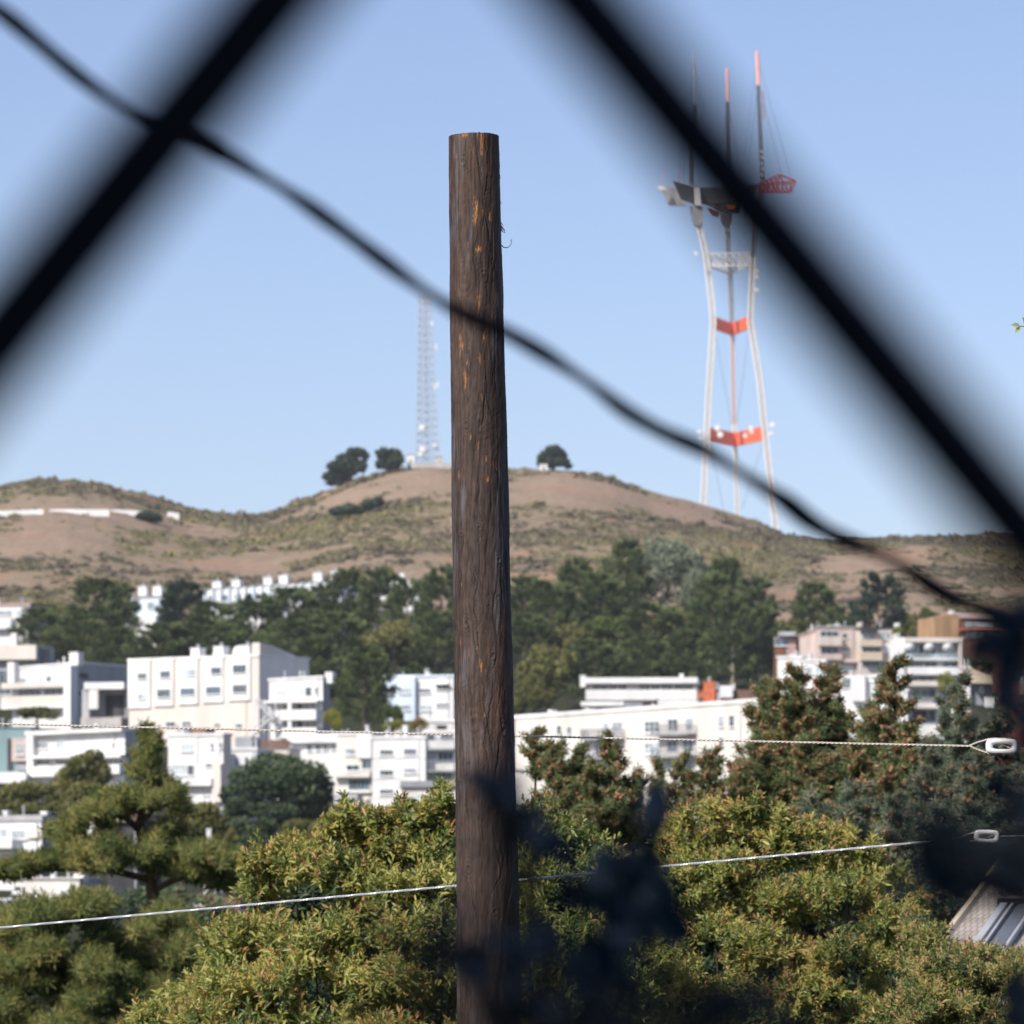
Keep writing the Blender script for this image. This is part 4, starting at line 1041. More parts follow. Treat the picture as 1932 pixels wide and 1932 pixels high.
# parked cars
M['carwhite'] = mat_plain('white_car_paint', (.78, .79, .80), .25, 0, .6); M['carblue'] = mat_plain('blue_car_paint', (.05, .12, .25), .25, 0, .6); M['tyre'] = mat_plain('tyre_rubber', (.02, .02, .02), .8)
def car(u, v, Y, paint, label, rz=0.0, Lc=4.3):
    p = P(u, v, Y); g0 = gz(p.x, Y) - .03
    t = empty('parked_car', (p.x, p.y, g0), label, 'car', 'cars parked at the lower left')
    prof = [(-.5, .28), (-.5, .62), (-.46, .74), (-.27, .82), (-.14, 1.36), (.20, 1.40), (.36, .92), (.49, .84), (.5, .30)]
    W = 1.75; mb = MB(); n = len(prof)
    c, s_ = math.cos(rz), math.sin(rz)
    def pt(x, y, z): return Vector((p.x + x * c - y * s_, p.y + x * s_ + y * c, g0 + z))
    for k in range(1):
        A = [pt(x * Lc, -W / 2 * (.84 if z > 1 else 1), z) for x, z in prof]; B = [pt(x * Lc, W / 2 * (.84 if z > 1 else 1), z) for x, z in prof]
        mb.add(A + B, [tuple(range(n)), tuple(range(2 * n - 1, n - 1, -1))] + [(i, i + n, (i + 1) % n + n, (i + 1) % n) for i in range(n)])
    mb.build('body', M[paint], t)
    mb = MB()
    for (x0, x1, x2, x3) in ((-.245, .01, .01, -.15), (.03, .325, .20, .03)):
        mb.add([pt(x0 * Lc, -W / 2 - .01, .86), pt(x1 * Lc, -W / 2 - .01, .86), pt(x2 * Lc, -W / 2 * .86 - .01, 1.30), pt(x3 * Lc, -W / 2 * .86 - .01, 1.30)], [(0, 1, 2, 3)])
    mb.build('side_window', M['glassdark'], t)
    for x in (-.31, .31):
        for sd in (-1, 1):
            mb = MB(); a = pt(x * Lc, sd * (W / 2 - .2), .33); b = pt(x * Lc, sd * (W / 2 + .02), .33); mb.tube([a, b], .33, 14); mb.build('wheel', M['tyre'], t)
    mb = MB(); mb.box(pt(.5 * Lc, 0, .72), (.06, W * .8, .14)); mb.build('headlight', M['frame'], t)
car(*ZA(165, 955), 318, 'carwhite', 'white car parked by the low cream wall under the pine', .1)
car(*ZA(20, 1010), 300, 'carwhite', 'white car cut by the left edge, nose to the pine branch', .2)
car(*ZA(640, 955), 322, 'carwhite', 'white car half hidden behind the pine trunk', -.1)
car(*ZA(870, 950), 318, 'carblue', 'dark car in the shade behind the pine trunk', .05)
# white post
p0 = P(394, 1588, 300); mb = MB(); mb.box((p0.x, p0.y, p0.z - .0), (.28, .28, 1.5)); mb.box((p0.x, p0.y, p0.z + .79), (.36, .36, .08)); mb.tube([Vector((p0.x, p0.y, gz(p0.x, p0.y) - .2)), p0], .12, 8)
o = mb.build('marker_post', M['white'], origin=(p0.x, p0.y, gz(p0.x, p0.y) - .2)); tag(o, 'short white post in the green shrubs below the dark round tree', 'post')
# long road wall on the left hill
rw = [(u, v) for u, v in zip((-60, 0, 60, 120, 128), (974, 971, 967.5, 964.5, 964.5))]
def seat_Y(u, v):
    ys = np.linspace(1005, 1499, 500); x = (u - 966) * K * ys; zz = ground_z(x, ys); vv = HZ - zz / (K * ys)
    i = np.where(vv <= v + 2)[0]; return float(ys[i[0]]) if len(i) else 1495.0
wp = [[(-60, 966), (0, 964), (45, 962), (82, 961)], [(94, 961), (140, 960.5), (180, 961), (206, 961.5)], [(209, 962), (240, 962.5), (264, 963.5), (286, 965)], [(316, 965.5), (338, 968)]]
wl = ['white road wall on the left hill, stretch cut by the left edge', 'longest white road wall stretch below the left hill top', 'white road wall stretch ending at the dark green bush', 'short white wall fragment right of the dark green bush on the hill']
for pts, l in zip(wp, wl):
    Yw = [seat_Y(u, v + 9) for u, v in pts]; Yw = [float(np.mean(Yw))] * len(pts)
    longwall(pts, Yw, 1.9, .4, 'white', l)
longwall([(1058, 888), (1090, 889), (1135, 892), (1141, 896)], 1496., 2.2, .5, 'conc', 'low grey concrete wall on the ridge right of the lone summit tree')
longwall([(775, 874), (810, 873), (855, 874)], 1484., 1.6, 3.0, 'conc', 'pale concrete pad edge under the lattice mast', 'concrete_plinth')
# ------------------------------------------------------------------ trees
M['bark'] = mat_plain('tree_bark', (.10, .075, .055), .9)
M['barkpale'] = mat_plain('pale_eucalyptus_bark', (.38, .31, .25), .8)
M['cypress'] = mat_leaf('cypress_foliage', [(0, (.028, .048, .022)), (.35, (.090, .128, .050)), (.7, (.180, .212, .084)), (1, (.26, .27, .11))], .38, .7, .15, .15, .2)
M['cypressblue'] = mat_leaf('bluish_cypress_foliage', [(0, (.016, .032, .026)), (.5, (.045, .070, .048)), (1, (.10, .125, .07))], .25, .7, .15, .15, .2)
M['euca'] = mat_leaf('grey_green_foliage', [(0, (.085, .105, .065)), (.5, (.20, .235, .155)), (1, (.31, .34, .23))], .3, .6, .2, .2, .2)
M['green'] = mat_leaf('fresh_green_foliage', [(0, (.03, .06, .018)), (.5, (.085, .125, .03)), (1, (.18, .20, .05))], .3, .6, .2, .3, .25)
M['olive'] = mat_leaf('olive_foliage', [(0, (.045, .055, .018)), (.5, (.14, .145, .045)), (1, (.25, .23, .075))], .3, .6, .2, .3, .25)
M['yellowgreen'] = mat_leaf('yellow_green_foliage', [(0, (.09, .11, .02)), (.5, (.27, .28, .04)), (1, (.42, .40, .06))], .35, .6, .2, .3, .2)
M['rust'] = mat_leaf('rusty_foliage', [(0, (.08, .075, .03)), (.5, (.24, .18, .06)), (1, (.38, .23, .07))], .3, .6, .2, .3, .2)
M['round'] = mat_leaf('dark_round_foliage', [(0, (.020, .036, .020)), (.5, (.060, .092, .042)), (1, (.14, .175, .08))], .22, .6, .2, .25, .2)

def crown_cypress(seed, n=9000, lean=.12):
    """many separate feathery tufts on wandering limbs, lit tops over shaded hollows put into the tint"""
    r = np.random.default_rng(seed); C = []; S = []; T = []; DD = []
    tufts = 125
    for i in range(tufts):
        h = .20 + .80 * r.random() ** .85
        prof = .5 * max(.05, 1 - ((h - .45) / .60) ** 2) ** .6
        a = r.uniform(0, 2 * np.pi); q = r.uniform(.25, 1.0) ** .6
        c = np.array([np.cos(a) * prof * q + lean * (h - .5), np.sin(a) * prof * q, h])
        out = np.array([np.cos(a), np.sin(a), .55 + .5 * r.random()]) + r.normal(0, .2, 3); out /= np.linalg.norm(out)
        rad = r.uniform(.07, .13) * (1.15 - .5 * h); m = int(n / tufts)
        e = r.normal(size=(m, 3)); e /= np.linalg.norm(e, axis=1)[:, None]
        p = c + e * rad * r.uniform(.2, 1, (m, 1)) ** .5 * np.array([1.1, 1.1, .42]) + out * (r.uniform(-.4, 1.1, (m, 1)) * rad * .9)
        C.append(p); DD.append(np.repeat(out[None], m, 0) + e * .35)
        T.append(np.clip(.40 + .30 * e[:, 2] + r.normal(0, .13) + r.normal(0, .09, m), 0, 1)); S.append(r.uniform(.009, .021, m))  # tuft tops tinted lighter, undersides darker: top light put into the tint
    return tri_cards('crown', np.concatenate(C), np.concatenate(S), np.concatenate(T), 0, 1.7, np.concatenate(DD))
def crown_round(seed, n=4000, lumps=16, zlo=.2, flat=.8, size=(.014, .030), droop=0):
    r = np.random.default_rng(seed); C = []; S = []; T = []
    for i in range(lumps):
        d = r.normal(size=3); d /= np.linalg.norm(d); d[2] = abs(d[2]) * 1.0 - .25
        c = d * np.array([.34, .34, (1 - zlo) * .36]) + np.array([0, 0, zlo + (1 - zlo) * .5]); rad = r.uniform(.11, .20)
        m = int(n / lumps); e = r.normal(size=(m, 3)); e /= np.linalg.norm(e, axis=1)[:, None]; q = r.uniform(.3, 1, (m, 1)) ** .45
        C.append(c + e * q * rad * np.array([1, 1, flat])); T.append(np.clip(.42 + .25 * e[:, 2] + r.normal(0, .10) + r.normal(0, .12, m), 0, 1)); S.append(r.uniform(size[0], size[1], m))  # leaf tint rises upward within each lump, imitating light from above
    C = np.concatenate(C)
    if droop: C[:, 2] -= droop * (C[:, 0] ** 2 + C[:, 1] ** 2)
    return tri_cards('crown', C, np.concatenate(S), np.concatenate(T), 0, 1.2)
def trunk_mesh(seed, n_limbs=7, top=.8, r0=.03, twist=.05):
    r = random.Random(seed); mb = MB()
    pts = [Vector((r.uniform(-twist, twist) * t, r.uniform(-twist, twist) * t, t * top)) for t in np.linspace(0, 1, 7)]
    mb.tube(pts, [r0 * (1.25 - t) for t in np.linspace(0, 1, 7)], 8)
    for i in range(n_limbs):
        k = r.randint(2, 5); p = pts[k]; a = r.uniform(0, 6.28); q = p + Vector((math.cos(a) * .16, math.sin(a) * .16, .10)); e = q + Vector((math.cos(a) * .14, math.sin(a) * .14, .09))
        mb.tube([p, q, e], [r0 * .5, r0 * .33, r0 * .12], 6)
    me = D.meshes.new('trunk'); me.from_pydata(mb.v, [], mb.f); me.update(); return me

def proto(cm, mats, tm, tmat):
    cm.materials.append(M[mats]); tm.materials.append(M[tmat]); return cm, tm
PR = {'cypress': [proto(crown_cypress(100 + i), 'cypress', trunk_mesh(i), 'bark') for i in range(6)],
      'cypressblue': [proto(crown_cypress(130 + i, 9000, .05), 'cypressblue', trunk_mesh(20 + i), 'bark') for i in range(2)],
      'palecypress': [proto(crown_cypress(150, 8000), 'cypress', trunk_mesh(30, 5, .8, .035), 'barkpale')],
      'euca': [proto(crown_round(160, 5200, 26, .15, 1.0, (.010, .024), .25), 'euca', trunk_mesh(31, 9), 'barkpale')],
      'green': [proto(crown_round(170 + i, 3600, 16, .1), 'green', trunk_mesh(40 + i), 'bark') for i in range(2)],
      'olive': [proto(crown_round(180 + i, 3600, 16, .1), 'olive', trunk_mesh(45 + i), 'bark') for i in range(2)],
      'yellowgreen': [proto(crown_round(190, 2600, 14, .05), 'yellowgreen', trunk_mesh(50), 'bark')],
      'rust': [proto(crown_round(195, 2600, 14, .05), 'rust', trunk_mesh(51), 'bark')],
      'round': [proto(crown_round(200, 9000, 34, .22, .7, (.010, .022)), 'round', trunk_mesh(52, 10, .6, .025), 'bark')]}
cnt = {}
def tree(kind, u, vt, w, Y, label, vbase=None, cat='tree', name=None, group=None, rz=None, pr=None, flip=1):
    x = (u - 966) * K * Y
    zb = gz(x, Y) - .2 if vbase is None else (HZ - vbase) * K * Y
    zt = (HZ - vt) * K * Y
    W = w * K * Y
    i = cnt.get(kind, 0); cnt[kind] = i + 1
    cm, tm = PR[kind][i % len(PR[kind]) if pr is None else pr]
    t = empty(name or {'cypress': 'cypress_tree', 'cypressblue': 'cypress_tree', 'palecypress': 'cypress_tree', 'euca': 'eucalyptus_tree'}.get(kind, 'leafy_tree'), (x, Y, zb), label, cat, group)
    t.scale = (W * flip, W, zt - zb); t.rotation_euler.z = (i * 1.7 if rz is None else rz)
    for nm, me in (('crown', cm), ('trunk', tm)):
        o = D.objects.new(nm, me); o.parent = t; COL.objects.link(o)
    return t
G1 = 'dark cypresses in the belt of trees below the hill'
# belt of trees, left of the pole (back row, then front row)
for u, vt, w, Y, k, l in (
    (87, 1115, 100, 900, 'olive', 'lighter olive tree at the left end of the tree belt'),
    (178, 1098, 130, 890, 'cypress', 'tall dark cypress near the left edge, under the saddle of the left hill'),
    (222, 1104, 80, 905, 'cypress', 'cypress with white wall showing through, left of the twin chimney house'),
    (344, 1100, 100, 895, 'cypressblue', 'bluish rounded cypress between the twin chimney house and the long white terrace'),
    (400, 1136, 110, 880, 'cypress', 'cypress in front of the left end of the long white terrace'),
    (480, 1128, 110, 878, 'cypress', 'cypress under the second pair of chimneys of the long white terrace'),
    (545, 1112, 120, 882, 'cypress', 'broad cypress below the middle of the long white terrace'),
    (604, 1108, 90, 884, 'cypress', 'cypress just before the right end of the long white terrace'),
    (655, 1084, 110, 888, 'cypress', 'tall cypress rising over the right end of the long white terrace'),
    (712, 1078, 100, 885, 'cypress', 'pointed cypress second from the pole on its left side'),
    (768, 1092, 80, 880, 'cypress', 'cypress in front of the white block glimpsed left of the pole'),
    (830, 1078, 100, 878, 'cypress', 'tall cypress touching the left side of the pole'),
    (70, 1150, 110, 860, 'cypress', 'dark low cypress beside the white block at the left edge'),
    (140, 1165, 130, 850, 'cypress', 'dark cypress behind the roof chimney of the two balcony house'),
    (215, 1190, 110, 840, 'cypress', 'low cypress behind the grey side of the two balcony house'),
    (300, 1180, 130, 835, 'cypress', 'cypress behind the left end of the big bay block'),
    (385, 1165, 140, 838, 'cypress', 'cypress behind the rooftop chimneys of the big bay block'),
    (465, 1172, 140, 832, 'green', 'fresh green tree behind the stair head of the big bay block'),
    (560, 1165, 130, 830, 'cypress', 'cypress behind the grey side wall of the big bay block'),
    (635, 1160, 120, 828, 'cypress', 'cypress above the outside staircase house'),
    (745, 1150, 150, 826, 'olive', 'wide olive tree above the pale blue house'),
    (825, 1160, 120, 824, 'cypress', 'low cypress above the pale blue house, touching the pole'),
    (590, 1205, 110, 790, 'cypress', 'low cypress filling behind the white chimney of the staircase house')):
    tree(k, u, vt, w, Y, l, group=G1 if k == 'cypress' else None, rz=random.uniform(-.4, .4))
# right of the pole
for u, vt, w, Y, k, l in (
    (985, 1092, 100, 890, 'cypress', 'cypress touching the right side of the pole'),
    (1040, 1098, 110, 888, 'cypress', 'cypress second to the right of the pole'),
    (1082, 1062, 90, 905, 'cypress', 'spindly cypress tip between the pole and the grey green eucalyptus'),
    (1128, 1086, 110, 892, 'cypress', 'cypress left of the tall dark one beside the eucalyptus'),
    (1176, 1026, 100, 910, 'cypress', 'tall dark cypress left of the grey green eucalyptus'),
    (1258, 1000, 190, 925, 'euca', 'tall pale grey green eucalyptus rising above the dark trees'),
    (1364, 1060, 90, 900, 'cypress', 'cypress to the right of the eucalyptus top'),
    (1418, 1094, 90, 892, 'cypress', 'cypress at the right end of the tree belt with a straight top'),
    (1152, 1150, 150, 850, 'green', 'wide fresh green tree above the left half of the thin flat roof'),
    (1225, 1140, 140, 846, 'cypress', 'lower cypress above the middle of the thin flat roof'),
    (1292, 1125, 140, 852, 'olive', 'olive green tree directly below the tall eucalyptus'),
    (1060, 1160, 140, 848, 'olive', 'olive tree behind the round green tree right of the pole'),
    (990, 1165, 110, 845, 'cypress', 'lower dark cypress right beside the pole'),
    (1110, 1210, 120, 800, 'cypress', 'cypress base behind the left end of the thin flat roof'),
    (1210, 1205, 120, 798, 'cypress', 'cypress directly behind the thin flat roof'),
    (1290, 1195, 100, 796, 'cypress', 'cypress behind the right end of the thin flat roof'),
    (1425, 1150, 110, 842, 'cypress', 'lower cypress right of the pale trunks'),
    (1460, 1180, 90, 846, 'cypress', 'low cypress beside the small dark brown house')):
    tree(k, u, vt, w, Y, l, group=G1 if k == 'cypress' else None, rz=random.uniform(-.4, .4))
tree('euca', 1310, 1062, 70, 915, 'smaller grey green eucalyptus leaning on the right of the tall one')
tree('palecypress', 1342, 1090, 100, 830, 'cypress with a tall bare pale trunk above the brick chimney', vbase=1292, rz=.2)
tree('palecypress', 1382, 1130, 100, 826, 'cypress with a leaning bare pale trunk right of the brick chimney', vbase=1318, rz=1.2)
tree('olive', 1034, 1190, 140, 745, 'round olive green tree between the pole and the thin flat roof', vbase=1385)
tree('olive', 1010, 1262, 110, 742, 'lower olive tree hugging the right side of the pole', vbase=1400)
tree('cypress', 688, 1228, 110, 668, 'dark green cypress between the staircase house and the pale blue house', vbase=1400)
tree('yellowgreen', 625, 1328, 52, 655, 'bright yellow green shrub at the foot of the staircase house', vbase=1395, cat='shrub', name='shrub')
tree('green', 742, 1322, 50, 665, 'small green shrub below the pale blue house', vbase=1392, cat='shrub', name='shrub')
tree('yellowgreen', 758, 1352, 80, 652, 'yellow olive shrub above the white chimney near the pole', vbase=1398, cat='shrub', name='shrub')
tree('rust', 792, 1348, 40, 650, 'rust coloured shrub beside the low cream arched house', vbase=1396, cat='shrub', name='shrub')
tree('olive', 70, 1325, 95, 700, 'olive ivy shrub in front of the two balcony house', vbase=1378, cat='shrub', name='shrub')
# right side trees
tree('cypress', 1533, 1103, 95, 880, 'dark cypress behind the pink slanted house', rz=.1)
tree('olive', 1490, 1150, 80, 890, 'olive tree left of the dark cypress behind the pink house')
tree('cypress', 1574, 1150, 70, 870, 'low dark cypress over the roof of the left beige block', rz=.5)
tree('cypressblue', 1658, 1088, 110, 882, 'tall bushy blue green cypress over the right beige block', rz=.3)
tree('olive', 1718, 1140, 60, 880, 'yellowish thin tree right of the blue green cypress')
tree('green', 1752, 1132, 60, 885, 'small green tree beside the ochre house')
tree('yellowgreen', 1694, 1178, 26, 790, 'small bright green shrub on the roof line beside the pale fin wall', vbase=1205, cat='shrub', name='shrub')
tree('olive', 1735, 1165, 60, 860, 'olive shrub between the blue green cypress and the ochre house', cat='shrub', name='shrub')
tree('green', 1840, 1232, 90, 770, 'green shrub below the brown shingled house', vbase=1290, cat='shrub', name='shrub')
tree('yellowgreen', 1784, 1258, 50, 712, 'small yellow green tree in front of the framed balcony house', vbase=1330)
# summit trees, wind bent
def lump_tree(lumps, Y, label, name, mat, n, size, trunk, cat='tree', flat=0.0):
    """lumps: picture ellipses (u, v, ru, rv, dy)"""
    C = []; T = []; S = []
    area = sum(l[2] * l[3] for l in lumps)
    for (u, v, ru, rv, dy) in lumps:
        m = max(20, int(n * ru * rv / area)); e = rand_unit(m); q = rng.uniform(.25, 1, (m, 1)) ** .5
        c = np.array(P(u, v, Y + dy)); s_ = K * Y
        C.append(c + e * q * np.array([ru * s_, max(ru, rv) * s_ * .8, rv * s_])); T.append(np.clip(.40 + .28 * e[:, 2] + rng.normal(0, .10) + rng.normal(0, .11, m), 0, 1)); S.append(rng.uniform(size * .6, size * 1.4, m) * s_)  # upper leaves tinted lighter to imitate light from above
    b = P(*trunk[0], Y); zb = min(b.z, gz(b.x, Y)); 
    t = empty(name, (b.x, Y, zb), label, cat)
    link('crown', tri_cards('crown', np.concatenate(C), np.concatenate(S), np.concatenate(T), flat, 1.3), M[mat], t)
    mb = MB(); pts = [Vector((b.x, Y, zb))] + [P(u, v, Y) for u, v in trunk]; r0 = trunk_r * K * Y
    mb.tube(pts, [r0 * (1.2 - .8 * i / len(pts)) for i in range(len(pts))], 7)
    for (u, v, ru, rv, dy) in lumps[:8]:
        k = len(pts) // 2; mb.tube([pts[k], pts[k].lerp(P(u, v, Y + dy), .5) + Vector((0, 0, -.05 * rv * K * Y)), P(u, v, Y + dy)], [r0 * .5, r0 * .35, r0 * .1], 5)
    mb.build('trunk', M['bark'], t)
    return t
trunk_r = 3
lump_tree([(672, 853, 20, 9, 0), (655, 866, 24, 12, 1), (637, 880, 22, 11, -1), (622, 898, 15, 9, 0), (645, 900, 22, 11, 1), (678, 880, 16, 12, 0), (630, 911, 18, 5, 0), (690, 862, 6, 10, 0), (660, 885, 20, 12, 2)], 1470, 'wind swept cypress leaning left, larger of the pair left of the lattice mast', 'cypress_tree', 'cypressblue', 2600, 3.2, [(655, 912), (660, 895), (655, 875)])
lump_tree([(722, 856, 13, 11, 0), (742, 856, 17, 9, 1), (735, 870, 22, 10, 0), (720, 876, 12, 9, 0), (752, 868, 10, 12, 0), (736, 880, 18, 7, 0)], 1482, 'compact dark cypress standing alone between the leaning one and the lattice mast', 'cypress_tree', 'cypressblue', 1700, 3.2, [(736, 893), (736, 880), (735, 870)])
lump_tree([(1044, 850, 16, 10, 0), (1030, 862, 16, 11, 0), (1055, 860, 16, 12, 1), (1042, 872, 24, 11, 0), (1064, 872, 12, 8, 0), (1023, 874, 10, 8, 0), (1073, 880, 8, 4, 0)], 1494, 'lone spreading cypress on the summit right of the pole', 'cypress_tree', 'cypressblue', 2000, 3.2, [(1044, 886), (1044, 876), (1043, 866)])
Yb = seat_Y(672, 972)
for lm_, l in (([(640, 964, 20, 9, 0), (660, 960, 22, 10, 0), (676, 965, 18, 7, 0)], 'dark green bush on the hillside left of the pole, lower of two'), ([(700, 950, 18, 9, 0), (712, 948, 12, 10, 0), (690, 958, 14, 6, 0)], 'dark green bush on the hillside left of the pole, upper of two')):
    lump_tree(lm_, Yb, l, 'hill_bush', 'cypressblue', 900, 3.0, [(lm_[1][0], 970), (lm_[1][0], 964)], 'bush')
lump_tree([(280, 972, 22, 8, 0), (270, 976, 16, 7, 0), (292, 978, 16, 7, 0)], seat_Y(280, 984) , 'dark green bush at the end of the white road wall on the left hill', 'hill_bush', 'cypressblue', 900, 3.0, [(280, 986), (280, 976)], 'bush')
# middle distance trees in the valley
trunk_r = 6
lump_tree([(520, 1446, 58, 26, 0), (468, 1470, 40, 28, 1), (575, 1462, 45, 28, -1), (440, 1500, 28, 24, 0), (500, 1485, 52, 26, -3), (560, 1498, 55, 26, -2), (605, 1482, 26, 24, 1), (465, 1522, 40, 22, -2), (520, 1532, 50, 20, -3), (580, 1528, 42, 20, -1), (540, 1470, 60, 30, -2), (440, 1535, 22, 18, 0), (612, 1505, 18, 14, 0)], 455,
          'large dark rounded tree in front of the white houses, left of the pole', 'round_tree', 'round', 11000, 3.4, [(535, 1600), (535, 1560), (525, 1510)], flat=.3)
lump_tree([(176, 1428, 22, 16, 0), (158, 1445, 36, 24, 0), (140, 1470, 40, 26, 1), (185, 1460, 28, 26, 0), (120, 1490, 34, 22, 0), (160, 1500, 40, 28, -1), (185, 1500, 25, 30, 0)], 430, 'rounded olive green tree in front of the wide roofed modern house', 'leafy_tree', 'olive', 5200, 3.4, [(165, 1620), (160, 1560), (160, 1500)])
lump_tree([(50, 1490, 50, 16, 0), (20, 1510, 40, 18, 0), (80, 1510, 50, 22, 1), (40, 1530, 50, 18, -1), (110, 1530, 40, 22, 0), (0, 1530, 30, 16, 0), (130, 1545, 36, 20, 0)], 425, 'sprawling yellow olive tree above the small white house at the left edge', 'leafy_tree', 'olive', 5200, 3.4, [(60, 1640), (60, 1580), (60, 1530)])
trunk_r = 4
for lumps, mt, Y, l in (
    ([(455, 1560, 22, 20, 0), (475, 1575, 30, 22, 0), (500, 1560, 24, 18, 0), (490, 1595, 40, 22, 0)], 'round', 380, 'dark grey green shrub under the dark round tree'),
    ([(560, 1560, 30, 14, 0), (600, 1565, 28, 14, 0), (575, 1580, 50, 18, 0)], 'olive', 370, 'olive topped shrub under the right side of the dark round tree'),
    ([(560, 1600, 50, 20, 0), (610, 1590, 40, 20, 0), (640, 1600, 40, 20, 0), (530, 1615, 50, 18, 0)], 'green', 330, 'broad green shrub between the dark round tree and the yellow bush'),
    ([(768, 1520, 26, 14, 0), (800, 1528, 26, 14, 0), (780, 1545, 50, 18, 0), (832, 1530, 12, 12, 0), (750, 1545, 24, 18, 0)], 'green', 300, 'rounded green shrub before the low cream house left of the pole'),
    ([(385, 1530, 30, 18, 0), (400, 1555, 34, 24, 0), (370, 1565, 40, 22, 0), (420, 1580, 30, 20, 0)], 'olive', 350, 'olive brown shrub right of the pine top'),
    ([(330, 1510, 20, 30, 0), (345, 1535, 28, 24, 0)], 'rust', 360, 'bare brownish grey shrub behind the pine trunk'),
    ([(330, 1600, 60, 24, 0), (400, 1610, 60, 24, 0), (450, 1625, 50, 24, 0)], 'green', 290, 'green shrub row on the slope right of the pine'),
    ([(690, 1580, 50, 24, 0), (760, 1580, 50, 24, 0), (830, 1570, 50, 24, 0), (900, 1560, 50, 24, 0)], 'green', 280, 'green shrub behind the top of the yellow bush'),
    ([(520, 1660, 60, 24, 0), (600, 1650, 60, 24, 0), (430, 1660, 50, 24, 0)], 'round', 260, 'dark shrub behind the left edge of the yellow bush'),
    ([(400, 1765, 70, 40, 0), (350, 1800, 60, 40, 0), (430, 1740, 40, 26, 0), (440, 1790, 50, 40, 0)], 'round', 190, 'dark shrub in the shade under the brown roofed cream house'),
    ([(290, 1700, 90, 30, 0), (380, 1712, 70, 30, 0), (330, 1740, 90, 34, 0), (240, 1715, 60, 26, 0)], 'round', 85, 'dark leaves added as shadow behind the trunk of the flat layered pine'),  # dark leaf colour stands in for the shadow under the pine layers
    ([(1010, 1570, 60, 20, 0), (1090, 1575, 60, 20, 0), (1160, 1580, 60, 20, 0)], 'olive', 300, 'olive shrub low between the pole and the small conifer')):
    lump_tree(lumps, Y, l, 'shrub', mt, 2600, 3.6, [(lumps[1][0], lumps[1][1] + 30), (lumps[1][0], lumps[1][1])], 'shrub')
# ------------------------------------------------------------------ near vegetation
M['bushleaf'] = mat_leaf('yellow_green_bush_leaves', [(0, (.040, .070, .026)), (.25, (.11, .15, .042)), (.5, (.262, .288, .074)), (.72, (.45, .42, .115)), (.84, (.48, .28, .10)), (1, (.52, .28, .16))], .36, .42, .4, 1.2, .18)
M['pinkleaf'] = mat_leaf('pinkish_bush_leaves', [(0, (.05, .08, .03)), (.3, (.13, .17, .05)), (.55, (.28, .29, .09)), (.72, (.42, .35, .13)), (.82, (.46, .25, .15)), (1, (.50, .27, .18))], .34, .45, .3, 1.2, .18)
M['spruce'] = mat_leaf('spruce_needles', [(0, (.038, .066, .030)), (.35, (.125, .170, .065)), (.62, (.24, .265, .12)), (.74, (.27, .26, .13)), (.80, (.38, .22, .125)), (1, (.50, .31, .19))], .28, .6, .2, 1.0, .06)
M['sprucegrey'] = mat_leaf('grey_spruce_needles', [(0, (.045, .075, .052)), (.35, (.135, .175, .12)), (.62, (.24, .27, .19)), (.76, (.28, .28, .20)), (.82, (.36, .23, .14)), (1, (.46, .30, .19))], .28, .6, .2, 1.0, .06)
M['pine'] = mat_leaf('pine_needles', [(0, (.040, .070, .024)), (.35, (.150, .190, .060)), (.65, (.31, .31, .105)), (.85, (.42, .34, .12)), (1, (.42, .22, .08))], .32, .6, .2, .6, .18)
M['bushstem'] = mat_plain('bush_stem', (.09, .055, .035), .8)

